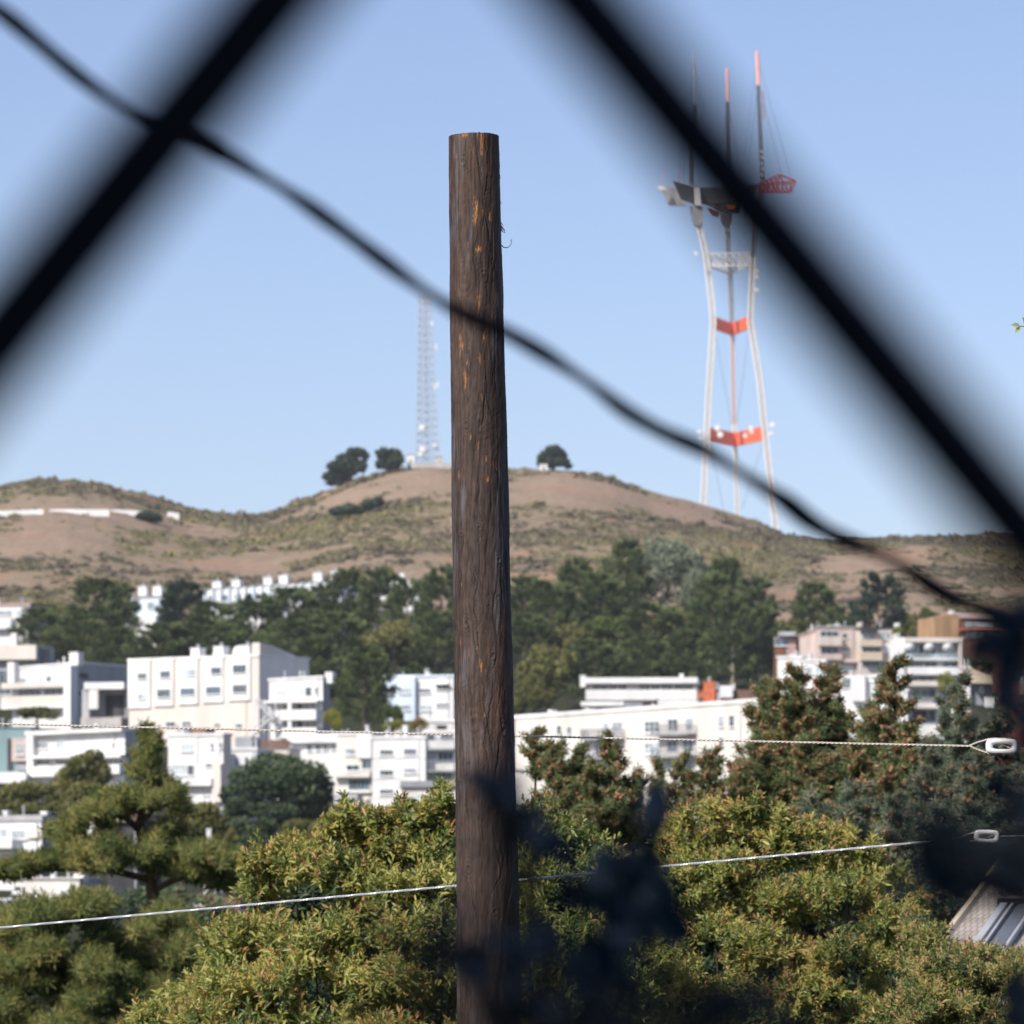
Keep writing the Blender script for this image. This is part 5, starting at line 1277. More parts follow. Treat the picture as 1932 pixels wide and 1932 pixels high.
SUNV = np.array(sv)
def sprigs(lumps, Y, n, leaf, per=10, wr=.30, red=.25, tmean=.45, front=.55, spread=.9, inner=.5, sub=9, holes=()):
    """lumps: picture ellipses (u,v,ru,rv,dy[m],ry[m])"""
    s_ = K * Y; B = []; Dr = []; Nr = []; Ls = []; T = []
    if sub:
        fine = []
        for (u, v, ru, rv, dy, ry) in lumps:
            for _ in range(sub):
                e = rand_unit(1)[0]; e[1] = -abs(e[1]) if rng.random() < .7 else e[1]; sc = rng.uniform(.34, .60)
                fine.append((u + e[0] * ru * (1 - sc * .6), v - e[2] * rv * (1 - sc * .6), ru * sc, rv * sc, dy + e[1] * ry * .8, ry * sc))
        fine = [l if rng.random() < .75 else (l[0] + (rng.random() - .5) * l[2] * 1.3, l[1] - rng.random() * l[3] * .8, l[2] * .75, l[3] * .75, l[4], l[5]) for l in fine]
        lumps = fine
    areas = np.array([l[2] * l[3] for l in lumps], float); areas /= areas.sum()
    for (u, v, ru, rv, dy, ry), a in zip(lumps, areas):
        m = max(6, int(n * a)); e = rand_unit(m)
        flip = (e[:, 1] > 0) & (rng.random(m) < front); e[flip, 1] *= -1
        c = np.array(P(u, v, Y + dy)); k = K * (Y + dy)
        q = inner + (1.06 - inner) * rng.random((m, 1)) ** .6
        q = q * (.85 + .30 * rng.random((m, 1)) + .60 * rng.random((m, 1)) * (rng.random((m, 1)) > .88))
        p = c + e * q * np.array([ru * k, ry, rv * k])
        if holes:
            uu = p[:, 0] / (K * p[:, 1]) + 966; vv = HZ - p[:, 2] / (K * p[:, 1]); ok = np.ones(m, bool)
            for (hu, hv, hru, hrv) in holes: ok &= (((uu - hu) / hru) ** 2 + ((vv - hv) / hrv) ** 2 > rng.uniform(.6, 1.3, m)) | (p[:, 1] > Y + .55)
            p, e = p[ok], e[ok]; m = len(p)
            if m == 0: continue
        axis = norm(e * .55 + np.array([0, -.12, .65]) + rng.normal(0, .38, (m, 3)))
        tb = np.clip(rng.normal(tmean, .15, m) + rng.normal(0, .11), 0, 1); sc_ = rng.uniform(.6, 1.45, m)[:, None]
        tip = (rng.random(m) < red)
        h1 = norm(np.cross(axis, rand_unit(m))); h2 = np.cross(axis, h1)
        ph = rng.uniform(0, 6.28, m)
        for i in range(per):
            an = ph + 2.4 * i; f = i / (per - 1)
            rad = h1 * np.cos(an)[:, None] + h2 * np.sin(an)[:, None]
            b = p + axis * (f * leaf * 1.9) * sc_ - axis * leaf * .9 * sc_
            d = norm(rad * spread * (1.15 - .75 * f) + axis * (.35 + .55 * f) + rng.normal(0, .18, (m, 3)) + np.array([0, 0, -.15 * (1 - f)]))
            B.append(b); Dr.append(d); Nr.append(norm(axis * .7 + SUNV * .8 + rng.normal(0, .45, (m, 3)))); Ls.append(leaf * (1.15 - .55 * f) * rng.uniform(.7, 1.25, m) * sc_[:, 0])
            t = tb + .10 * (f - .5) + rng.normal(0, .07, m)
            t = np.where(tip & (f > .55), np.clip(.80 + rng.normal(0, .08, m), .68, 1), np.clip(t, 0, .74)); T.append(t)
    B = np.concatenate(B); Dr = np.concatenate(Dr); Nr = np.concatenate(Nr); Ls = np.concatenate(Ls); T = np.concatenate(T)
    return leaves_mesh('crown', B, Dr, Nr, Ls, Ls * wr, T, .3)

def plant(name, label, cat, lumps, Y, mat, n, leaf, base_u, stem_r=.03, extra=None, **kw):
    x = (base_u - 966) * K * Y; zb = gz(x, Y) - .1
    t = empty(name, (x, Y, zb), label, cat)
    me = sprigs(lumps, Y, n, leaf, **kw)
    link('crown', me, M[mat], t)
    mb = MB(); b = Vector((x, Y, zb)); r = random.Random(len(label))
    for i, l in enumerate(lumps):
        if l[2] < 20: continue
        c = P(l[0], l[1], Y + l[4]); mid = b.lerp(c, .5) + Vector((r.uniform(-.2, .2), r.uniform(-.2, .2), -.1)); q = mid.lerp(c, .6) + Vector((r.uniform(-.06, .06), 0, .05))
        mb.tube([b + Vector((r.uniform(-.1, .1), r.uniform(-.1, .1), 0)), mid, q, c], [stem_r * 1.2, stem_r * .8, stem_r * .5, stem_r * .2], 6)
    mb.build('trunk', M['bushstem'], t)
    return t
Y1 = 28.0
# big yellow green bush left of the pole
plant('leafy_bush', 'big yellow green bush with reddish tips behind the lower pole, left side', 'bush', [
    (700, 1600, 70, 50, .4, .5), (655, 1580, 40, 34, .6, .4), (760, 1595, 60, 46, .3, .5), (835, 1560, 50, 48, .5, .5), (900, 1560, 60, 50, .6, .5), (560, 1635, 70, 48, .2, .5), (510, 1665, 55, 45, .4, .5), (640, 1665, 85, 60, -.1, .5),
    (745, 1680, 80, 60, -.2, .5), (840, 1660, 70, 65, 0, .5), (500, 1760, 80, 60, -.1, .5), (440, 1800, 55, 60, .1, .4), (590, 1770, 85, 65, -.4, .5), (690, 1780, 85, 60, -.3, .5), (790, 1760, 80, 60, -.5, .5), (860, 1770, 60, 70, -.2, .5),
    (460, 1880, 80, 60, -.5, .5), (560, 1870, 80, 60, -.7, .5), (670, 1870, 85, 60, -.6, .5), (770, 1860, 80, 60, -.8, .5), (850, 1880, 70, 60, -.5, .5), (360, 1910, 60, 45, -.4, .4), (280, 1930, 55, 40, -.2, .4), (415, 1940, 80, 45, -.9, .5), (560, 1960, 100, 45, -1., .5), (720, 1960, 100, 45, -1., .5), (850, 1970, 90, 45, -1., .5), (930, 1640, 60, 60, .4, .5), (930, 1760, 60, 70, .2, .5), (655, 1548, 16, 26, 0.2, .25), (590, 1602, 16, 24, 0.2, .25), (470, 1636, 14, 20, 0.2, .25), (715, 1546, 14, 22, 0.2, .25), (760, 1538, 12, 18, 0.2, .25), (800, 1540, 14, 22, 0.2, .25), (838, 1508, 16, 22, 0.2, .25), (505, 1622, 14, 22, 0.2, .25), (430, 1752, 14, 20, 0.2, .25), (400, 1782, 16, 18, 0.2, .25), (625, 1566, 12, 20, 0.2, .25), (690, 1556, 10, 20, 0.2, .25), (350, 1880, 16, 20, 0.2, .25), (300, 1904, 14, 18, 0.2, .25), (545, 1600, 12, 18, 0.2, .25)],
    Y1, 'bushleaf', 7400, .051, 640, .022, red=.25, tmean=.48, per=11, holes=[(590, 1862, 40, 30), (625, 1890, 30, 24), (820, 1825, 34, 30), (835, 1895, 26, 34), (559, 1742, 24, 20), (700, 1618, 26, 16), (770, 1640, 20, 16), (480, 1720, 26, 16), (690, 1745, 30, 14), (520, 1900, 26, 16), (740, 1800, 26, 14), (640, 1640, 16, 16)])
# mixed bush just right of the pole; darker leaf tints stand in for shade
plant('leafy_bush', 'dark green mixed bush right beside the lower pole with a few pale blossoms', 'bush', [
    (1000, 1560, 40, 50, .5, .4), (1040, 1600, 50, 50, .3, .4), (1010, 1660, 50, 50, 0, .4), (1080, 1680, 60, 60, -.1, .4), (1150, 1650, 60, 60, .2, .5), (1010, 1760, 55, 60, -.1, .4), (1090, 1780, 70, 60, -.2, .5), (1170, 1770, 50, 70, 0, .5), (1020, 1870, 60, 60, -.3, .4), (1110, 1880, 70, 60, -.3, .5), (1180, 1880, 50, 60, -.2, .4), (1060, 1960, 100, 40, -.5, .5), (1160, 1960, 80, 40, -.5, .5)],
    27.2, 'bushleaf', 3600, .05, 1080, .03, red=.05, tmean=.28, per=9)
plant('leafy_bush', 'big finely leaved yellow green bush with rusty shoots, right of the pole', 'bush', [
    (1300, 1590, 60, 45, .6, .5), (1400, 1570, 65, 42, .6, .5), (1480, 1600, 65, 45, .5, .5), (1560, 1620, 65, 42, .5, .5), (1640, 1660, 60, 48, .4, .5), (1280, 1670, 55, 55, .3, .5), (1370, 1670, 75, 60, .1, .5), (1470, 1690, 80, 60, 0, .5), (1570, 1710, 80, 60, 0, .5), (1660, 1740, 66, 55, .1, .5),
    (1270, 1780, 60, 55, .1, .5), (1350, 1780, 75, 60, -.2, .5), (1450, 1790, 80, 60, -.3, .5), (1560, 1810, 80, 60, -.3, .5), (1650, 1830, 66, 60, -.2, .5), (1280, 1870, 65, 55, -.3, .5), (1370, 1880, 75, 60, -.5, .5), (1470, 1890, 80, 60, -.6, .5), (1570, 1900, 80, 60, -.6, .5), (1660, 1920, 70, 50, -.5, .5), (1300, 1960, 90, 40, -.7, .5), (1450, 1970, 100, 40, -.8, .5), (1600, 1980, 100, 40, -.8, .5), (1290, 1548, 14, 24, 0.3, .25), (1340, 1536, 16, 22, 0.3, .25), (1385, 1532, 14, 20, 0.3, .25), (1425, 1524, 14, 22, 0.3, .25), (1470, 1548, 14, 22, 0.3, .25), (1530, 1566, 16, 20, 0.3, .25), (1600, 1584, 16, 22, 0.3, .25), (1650, 1606, 14, 22, 0.3, .25), (1700, 1660, 16, 22, 0.3, .25), (1735, 1700, 14, 20, 0.3, .25), (1250, 1590, 14, 24, 0.3, .25), (1225, 1690, 14, 24, 0.3, .25), (1212, 1790, 14, 22, 0.3, .25), (1560, 1574, 12, 20, 0.3, .25)],
    29.0, 'bushleaf', 10000, .041, 1450, .02, red=.36, tmean=.47, per=11, holes=[(1685, 1675, 34, 24), (1610, 1842, 40, 30), (1690, 1842, 30, 30), (1338, 1790, 34, 26), (1350, 1830, 30, 24), (1298, 1900, 30, 24), (1500, 1640, 24, 12), (1420, 1720, 30, 12), (1540, 1770, 30, 14), (1440, 1850, 34, 18), (1560, 1900, 34, 18), (1270, 1740, 18, 24), (1610, 1720, 24, 14)])
plant('leafy_bush', 'pinkish tipped bush in the bottom right corner under the shingle roof', 'bush', [
    (1748, 1780, 34, 36, .4, .4), (1750, 1830, 45, 45, .1, .4), (1825, 1818, 46, 34, .3, .4), (1900, 1832, 46, 34, .2, .4), (1800, 1850, 60, 48, -.1, .5), (1890, 1870, 60, 50, -.2, .5), (1740, 1910, 60, 48, -.3, .5), (1830, 1925, 66, 45, -.4, .5), (1920, 1930, 60, 45, -.4, .5), (1780, 1985, 90, 35, -.5, .5), (1900, 1990, 90, 35, -.5, .5), (1722, 1765, 22, 36, .5, .3)],
    27.0, 'pinkleaf', 6000, .034, 1830, .02, red=.26, tmean=.42, per=11)

plant('leafy_bush', 'dark undergrowth in the gaps behind the big yellow bush', 'bush', [(520, 1720, 110, 60, 0, .6), (680, 1700, 110, 70, 0, .6), (820, 1720, 110, 80, 0, .6), (500, 1860, 110, 80, 0, .6), (680, 1860, 120, 90, 0, .6), (840, 1880, 110, 80, 0, .6), (980, 1720, 90, 80, 0, .6), (980, 1860, 90, 80, 0, .6)], 33.0, 'round', 2600, .08, 700, .03, red=.03, tmean=.2, per=8)  # dark leaf colour makes the bush gaps read as deep shade
plant('leafy_bush', 'dark undergrowth in the gaps behind the rusty bush', 'bush', [(1300, 1720, 110, 60, 0, .6), (1430, 1700, 110, 70, 0, .6), (1570, 1740, 110, 70, 0, .6), (1300, 1860, 110, 80, 0, .6), (1450, 1870, 120, 90, 0, .6), (1600, 1880, 110, 80, 0, .6), (1740, 1860, 90, 70, 0, .6), (1150, 1760, 90, 80, 0, .6), (1150, 1880, 90, 80, 0, .6)], 33.5, 'round', 2600, .08, 1450, .03, red=.03, tmean=.2, per=8)  # dark leaf colour stands in for deep shade between the shoots
# conifers with brown cone clusters
def conifer(label, tops, Y, mat, n, base_u, leaf=.05, brown=.22):
    """tops: list of spires (u, v_top, v_bot, half width at the bottom, dy); whorls of branches with needle sprigs and cone clusters"""
    B = []; Dr = []; Nr = []; Ls = []; T = []; W = []
    s_ = K * Y
    x = (base_u - 966) * K * Y; zb = gz(x, Y) - .1
    t = empty('conifer_tree', (x, Y, zb), label, 'conifer')
    mb = MB(); tot = sum((b - a) * h for _, a, b, h, _ in tops); r = rng
    for (u, vt, vb, hw, dy) in tops:
        zt = np.array(P(u, vt, Y + dy)); L = (vb - vt) * s_; m = int(n * (vb - vt) * hw / tot)
        nb = max(12, m // 13); per_b = max(5, m // nb)
        leanx = r.uniform(-.08, .08)
        for i in range(nb):
            h = ((i + r.random()) / nb) ** .75
            ln = hw * s_ * (.14 + .86 * h ** .8) * r.uniform(.5, 1.2); a = r.uniform(0, 2 * np.pi)
            if np.sin(a) > .3 and r.random() < .5: a = -a
            out = np.array([np.cos(a), np.sin(a), 0]); side = np.array([-np.sin(a), np.cos(a), 0])
            root = zt + np.array([leanx * h * L, 0, -h * L])
            tt = r.random(per_b) ** .7; sd = r.uniform(-1, 1, per_b) * .34 * ln * (1.05 - .8 * tt)
            p = root + out * (ln * tt)[:, None] + side * sd[:, None] + np.stack([0 * tt, 0 * tt, -.10 * ln * tt + .38 * ln * tt ** 2 + r.normal(0, .012, per_b)], 1)
            axis = norm(out * .6 + side * (sd / ln)[:, None] * 1.2 + np.array([0, 0, .55]) + r.normal(0, .22, (per_b, 3)))
            tb = np.clip(r.normal(.36 + .1 * r.normal(), .10, per_b), 0, .7)
            br = r.random(per_b) < brown * (1.5 - .9 * h) * (.5 + tt)
            h1 = norm(np.cross(axis, rand_unit(per_b))); h2 = np.cross(axis, h1); per = 13
            for k in range(per):
                an = 2.4 * k + a; f = k / (per - 1); rd = h1 * np.cos(an) + h2 * np.sin(an); sz = np.where(br, .60, 1.0)
                B.append(p + axis * ((f * 1.9 - .9) * leaf * sz)[:, None]); Dr.append(norm(rd * .75 + axis * .75)); Nr.append(norm(axis * .5 + SUNV + r.normal(0, .4, (per_b, 3))))
                Ls.append(leaf * sz * r.uniform(.7, 1.15, per_b)); W.append(np.where(br, leaf * .34, leaf * .14))
                T.append(np.where(br, .82 + r.normal(.06, .06, per_b), np.clip(tb + r.normal(0, .06, per_b) + .06 * f, 0, .72)))
            if i % 2 == 0: mb.tube([Vector(root), Vector(root + out * ln * .5 + np.array([0, 0, .04 * ln])), Vector(root + out * ln * .9 + np.array([0, 0, .2 * ln]))], [.012, .008, .003], 4, False)
        top = Vector(zt); mb.tube([Vector((top.x, top.y, zb)), top.lerp(Vector((top.x, top.y, zb)), .4), top + Vector((0, 0, .02))], [.09, .05, .008], 6)
    T = np.clip(np.concatenate(T), 0, 1)
    link('crown', leaves_mesh('crown', np.concatenate(B), np.concatenate(Dr), np.concatenate(Nr), np.concatenate(Ls), np.concatenate(W), T, .3), M[mat], t)
    mb.build('trunk', M['bushstem'], t)
conifer('small brown coned conifer low down beside the right side of the pole', [(1150, 1392, 1560, 52, 0), (1092, 1408, 1500, 40, .5), (1010, 1376, 1470, 42, .6), (1045, 1400, 1490, 40, .3), (1195, 1462, 1600, 60, 0), (1120, 1440, 1580, 70, -.3), (1050, 1440, 1580, 60, -.2)], 42, 'spruce', 3000, 1120, .058, .25)
conifer('tall brown coned conifer in front of the white cube houses', [(1500, 1262, 1600, 120, 0), (1562, 1256, 1560, 80, .5), (1440, 1285, 1500, 70, .3), (1470, 1300, 1560, 90, .2), (1590, 1330, 1560, 60, .4), (1430, 1400, 1620, 90, -.6), (1340, 1418, 1620, 80, -.4), (1530, 1380, 1640, 90, -.8), (1290, 1425, 1600, 60, 0), (1245, 1440, 1600, 50, .2), (1400, 1440, 1640, 90, -.9)], 43, 'spruce', 9000, 1480, .058, .24)
conifer('pointed brown coned conifer under the beige block with pale fin walls', [(1688, 1242, 1560, 88, 0), (1640, 1330, 1600, 84, .3), (1720, 1370, 1620, 80, -.3), (1610, 1400, 1640, 80, -.5), (1680, 1430, 1680, 90, -.8)], 42, 'spruce', 5000, 1680, .058, .24)
conifer('greyish brown coned conifer at the right edge above the porcelain insulator', [(1812, 1275, 1560, 80, 0), (1790, 1300, 1500, 50, .4), (1880, 1320, 1600, 80, .2), (1940, 1330, 1640, 90, .1), (1760, 1400, 1680, 90, -.5), (1850, 1420, 1720, 100, -.8), (1930, 1450, 1740, 100, -.8)], 41, 'sprucegrey', 5200, 1830, .055, .12)
conifer('dark spruce filling the gap behind the lower bush at right', [(1700, 1500, 1760, 90, 0), (1620, 1480, 1700, 90, .4), (1780, 1520, 1800, 90, -.2), (1540, 1500, 1680, 80, .6), (1860, 1560, 1800, 90, 0)], 38, 'sprucegrey', 3800, 1700, .055, .10)

# pine at the left
def pine(label, lumps, Y, n, trunk_paths, base_u):
    x = (base_u - 966) * K * Y; zb = gz(x, Y) - .2
    t = empty('pine_tree', (x, Y, zb), label, 'pine')
    me = sprigs(lumps, Y, n, .095, per=14, wr=.12, red=.05, tmean=.45, front=.4, spread=.8, inner=.2, sub=5)
    link('crown', me, M['pine'], t)
    mb = MB()
    for pts, rr in trunk_paths:
        w = [P(u, v, Y + d) for u, v, d in pts]
        mb.tube(w, [rr * K * Y * (1.1 - .8 * i / (len(w) - 1)) for i in range(len(w))], 8)
    mb.build('trunk', M['bark'], t)
pine('broad pine with flat layered branches and a bent dark trunk, lower left', [
    (276, 1386, 9, 14, 0, .6), (284, 1404, 14, 9, 0, .8), (264, 1422, 13, 6, 0, .6), (288, 1436, 15, 6, .2, .7), (262, 1454, 14, 5, 0, .8), (292, 1466, 12, 6, 0, .8), (314, 1482, 22, 8, .4, 1.1), (330, 1498, 18, 7, .2, 1.1), (256, 1496, 30, 7, 0, 1.3), (218, 1504, 34, 8, -.3, 1.4), (300, 1512, 34, 8, -.3, 1.3), (340, 1520, 16, 7, 0, 1),
    (190, 1530, 40, 8, -.4, 1.6), (236, 1526, 30, 8, 0, 1.4), (150, 1552, 44, 8, -.5, 1.6), (120, 1572, 36, 7, -.6, 1.4), (200, 1560, 24, 6, -.2, 1.2), (330, 1560, 26, 10, .2, 1.2),
    (230, 1596, 60, 11, -.5, 2), (320, 1584, 44, 14, -.3, 1.8), (160, 1606, 50, 10, -.6, 1.8), (100, 1620, 46, 9, -.7, 1.6), (50, 1634, 44, 8, -.7, 1.5), (10, 1644, 34, 8, -.8, 1.3), (280, 1616, 60, 11, -.6, 2), (370, 1612, 50, 13, -.4, 1.8), (430, 1632, 44, 12, -.3, 1.6), (200, 1630, 60, 9, -.9, 1.8), (340, 1640, 60, 10, -.5, 1.8), (410, 1656, 44, 9, 0, 1.4), (462, 1648, 24, 10, -.2, 1.2)], 62, 6200,
    [([(300, 1990, 0), (296, 1800, 0), (290, 1700, 0), (278, 1600, 0), (262, 1560, 0), (272, 1520, 0), (278, 1450, 0), (272, 1390, 0)], 15), ([(262, 1565, 0), (240, 1545, -.3), (205, 1532, -.5), (160, 1552, -.5)], 7), ([(285, 1660, 0), (200, 1640, -.5), (80, 1640, -.7), (20, 1645, -.8)], 7), ([(288, 1680, 0), (350, 1650, -.3), (430, 1650, -.3)], 7), ([(275, 1545, 0), (300, 1515, -.2), (330, 1495, 0)], 4)], 300)
pine('dense dark green pine filling the bottom left corner', [
    (100, 1730, 80, 30, 0, 2), (30, 1750, 60, 30, .4, 2), (170, 1720, 60, 26, .3, 2), (230, 1760, 60, 34, 0, 2), (320, 1740, 40, 24, .8, 1.6), (90, 1790, 90, 34, -.4, 2), (10, 1830, 60, 40, -.2, 2), (200, 1830, 70, 40, -.4, 2), (290, 1810, 50, 36, .3, 2), (350, 1800, 40, 36, .6, 1.8), (110, 1870, 70, 30, -.8, 2), (30, 1900, 60, 40, -.8, 2), (200, 1900, 80, 36, -.9, 2), (310, 1890, 60, 40, -.2, 2), (380, 1870, 40, 40, .3, 1.6), (120, 1940, 90, 30, -1, 2), (250, 1950, 90, 30, -1, 2), (370, 1950, 60, 30, -.4, 2), (330, 1760, 30, 20, 1, 1.5)], 56, 11000,
    [([(180, 2050, 0), (180, 1900, 0), (170, 1740, 0)], 13), ([(180, 1900, 0), (300, 1800, .4)], 5), ([(178, 1850, 0), (40, 1780, 0)], 5), ([(180, 1920, 0), (340, 1880, 0)], 5)], 180)
# pale blossoms / papery seed heads in the bush right of the pole
M['blossom'] = mat_plain('pale_blossom', (.62, .45, .34), .7)

# shingle roof, lower right
M['shingle'] = None
def mat_shingle():
    m, nt, bs = new_mat('weathered_shingle')
    uvn = nt.nodes.new('ShaderNodeTexCoord')
    br = nt.nodes.new('ShaderNodeTexBrick'); br.inputs['Scale'].default_value = 1.0
    br.inputs['Color1'].default_value = (.36, .32, .28, 1); br.inputs['Color2'].default_value = (.42, .375, .33, 1); br.inputs['Mortar'].default_value = (.17, .14, .12, 1)
    br.inputs['Brick Width'].default_value = .045; br.inputs['Row Height'].default_value = .155; br.inputs['Mortar Size'].default_value = .004; br.inputs['Mortar Smooth'].default_value = .2
    nt.links.new(uvn.outputs['UV'], br.inputs['Vector'])
    nz = nt.nodes.new('ShaderNodeTexNoise'); nz.inputs['Scale'].default_value = 2.5; nz.inputs['Detail'].default_value = 5; nt.links.new(uvn.outputs['UV'], nz.inputs['Vector'])
    mx = nt.nodes.new('ShaderNodeMix'); mx.data_type = 'RGBA'; mx.blend_type = 'MULTIPLY'; mx.inputs['Factor'].default_value = .55
    rp = nt.nodes.new('ShaderNodeValToRGB'); rp.color_ramp.elements[0].color = (.55, .52, .5, 1); rp.color_ramp.elements[1].color = (1.1, 1.08, 1.05, 1); rp.color_ramp.elements[0].position = .3; rp.color_ramp.elements[1].position = .7
    nt.links.new(nz.outputs['Fac'], rp.inputs['Fac']); nt.links.new(br.outputs['Color'], mx.inputs['A']); nt.links.new(rp.outputs[0], mx.inputs['B']); nt.links.new(mx.outputs['Result'], bs.inputs['Base Color'])
    bs.inputs['Roughness'].default_value = .9
    bp = nt.nodes.new('ShaderNodeBump'); bp.inputs['Strength'].default_value = .6; bp.inputs['Distance'].default_value = .02; nt.links.new(br.outputs['Fac'], bp.inputs['Height']); bp.invert = True; nt.links.new(bp.outputs[0], bs.inputs['Normal'])
    return m
M['shingle'] = mat_shingle()
def roof_near():
    # sloping roof plane: left rake edge runs from (1790,1790) up to (1905,1620)
    A = P(1768, 1800, 33.0); Tt = P(1893, 1630, 36.2); A = A.lerp(Tt, -.5)
    along = Vector((1, .18, .0)).normalized() * 7.5
    q = [A, A + along, Tt + along, Tt]
    nrm = (q[1] - q[0]).cross(q[3] - q[0]).normalized()
    c = (q[0] + q[2]) / 2
    t = empty('shingle_roof_house', (c.x, c.y + 1, gz(c.x, c.y + 1) - .2), 'neighbouring house with a weathered grey brown shingle roof, lower right edge', 'house')
    me = D.meshes.new('roof'); th = nrm * -.18
    vs = q + [p + th for p in q]
    me.from_pydata([tuple(v) for v in vs], [], [(0, 1, 2, 3), (7, 6, 5, 4), (0, 4, 5, 1), (1, 5, 6, 2), (2, 6, 7, 3), (3, 7, 4, 0)])
    uv = me.uv_layers.new(name='UVMap'); L1 = 7.5; L2 = (Tt - A).length
    cs = [(0, 0), (L1, 0), (L1, L2), (0, L2)] * 2
    for lp in me.loops: uv.data[lp.index].uv = cs[lp.vertex_index]
    rf = link('roof', me, M['shingle'], t)
    e1 = (q[1] - q[0]).normalized(); e2 = (q[3] - q[0]).normalized()
    def onroof(a, b, h=0): return q[0] + e1 * a + e2 * b + nrm * h
    # skylight strips / flashing
    ulen = L2
    for (a, w, h, mt) in ((.22, .05, .04, 'steelgrey'), (.30, .018, .04, 'steelgrey'), (.35, .10, .03, 'panelgrey'), (.47, .022, .05, 'steelgrey')):
        mb = MB(); p = [onroof(a, ulen * .18, .004), onroof(a + w, ulen * .18, .004), onroof(a + w, ulen * .66, .004), onroof(a, ulen * .66, .004)]
        mb.hexa(p + [x + nrm * h for x in p]); mb.build('roof_panel' if mt == 'panelgrey' else 'roof_flashing', M[mt], t)
    mb = MB(); p = [onroof(.19, ulen * .665, .004), onroof(.56, ulen * .665, .004), onroof(.56, ulen * .672, .004), onroof(.19, ulen * .672, .004)]; mb.hexa(p + [x + nrm * .06 for x in p]); mb.build('roof_flashing', M['dark'], t)
    mb = MB(); mb.tube([onroof(-.03, -.1, .0), onroof(-.03, ulen, .0)], .035, 6); mb.build('rake_board', M['tan'], t)
    # walls below
    zb = gz(c.x, c.y) - .3; mb = MB(); i0 = onroof(.25, .6, -.25); i1 = onroof(7.2, .6, -.25); i2 = onroof(7.2, ulen - .1, -.25); i3 = onroof(.25, ulen - .1, -.25)
    mb.hexa([Vector((v.x, v.y, zb)) for v in (i0, i1, i2, i3)] + [i0, i1, i2, i3]); mb.build('wall', M['tan'], t)
roof_near()
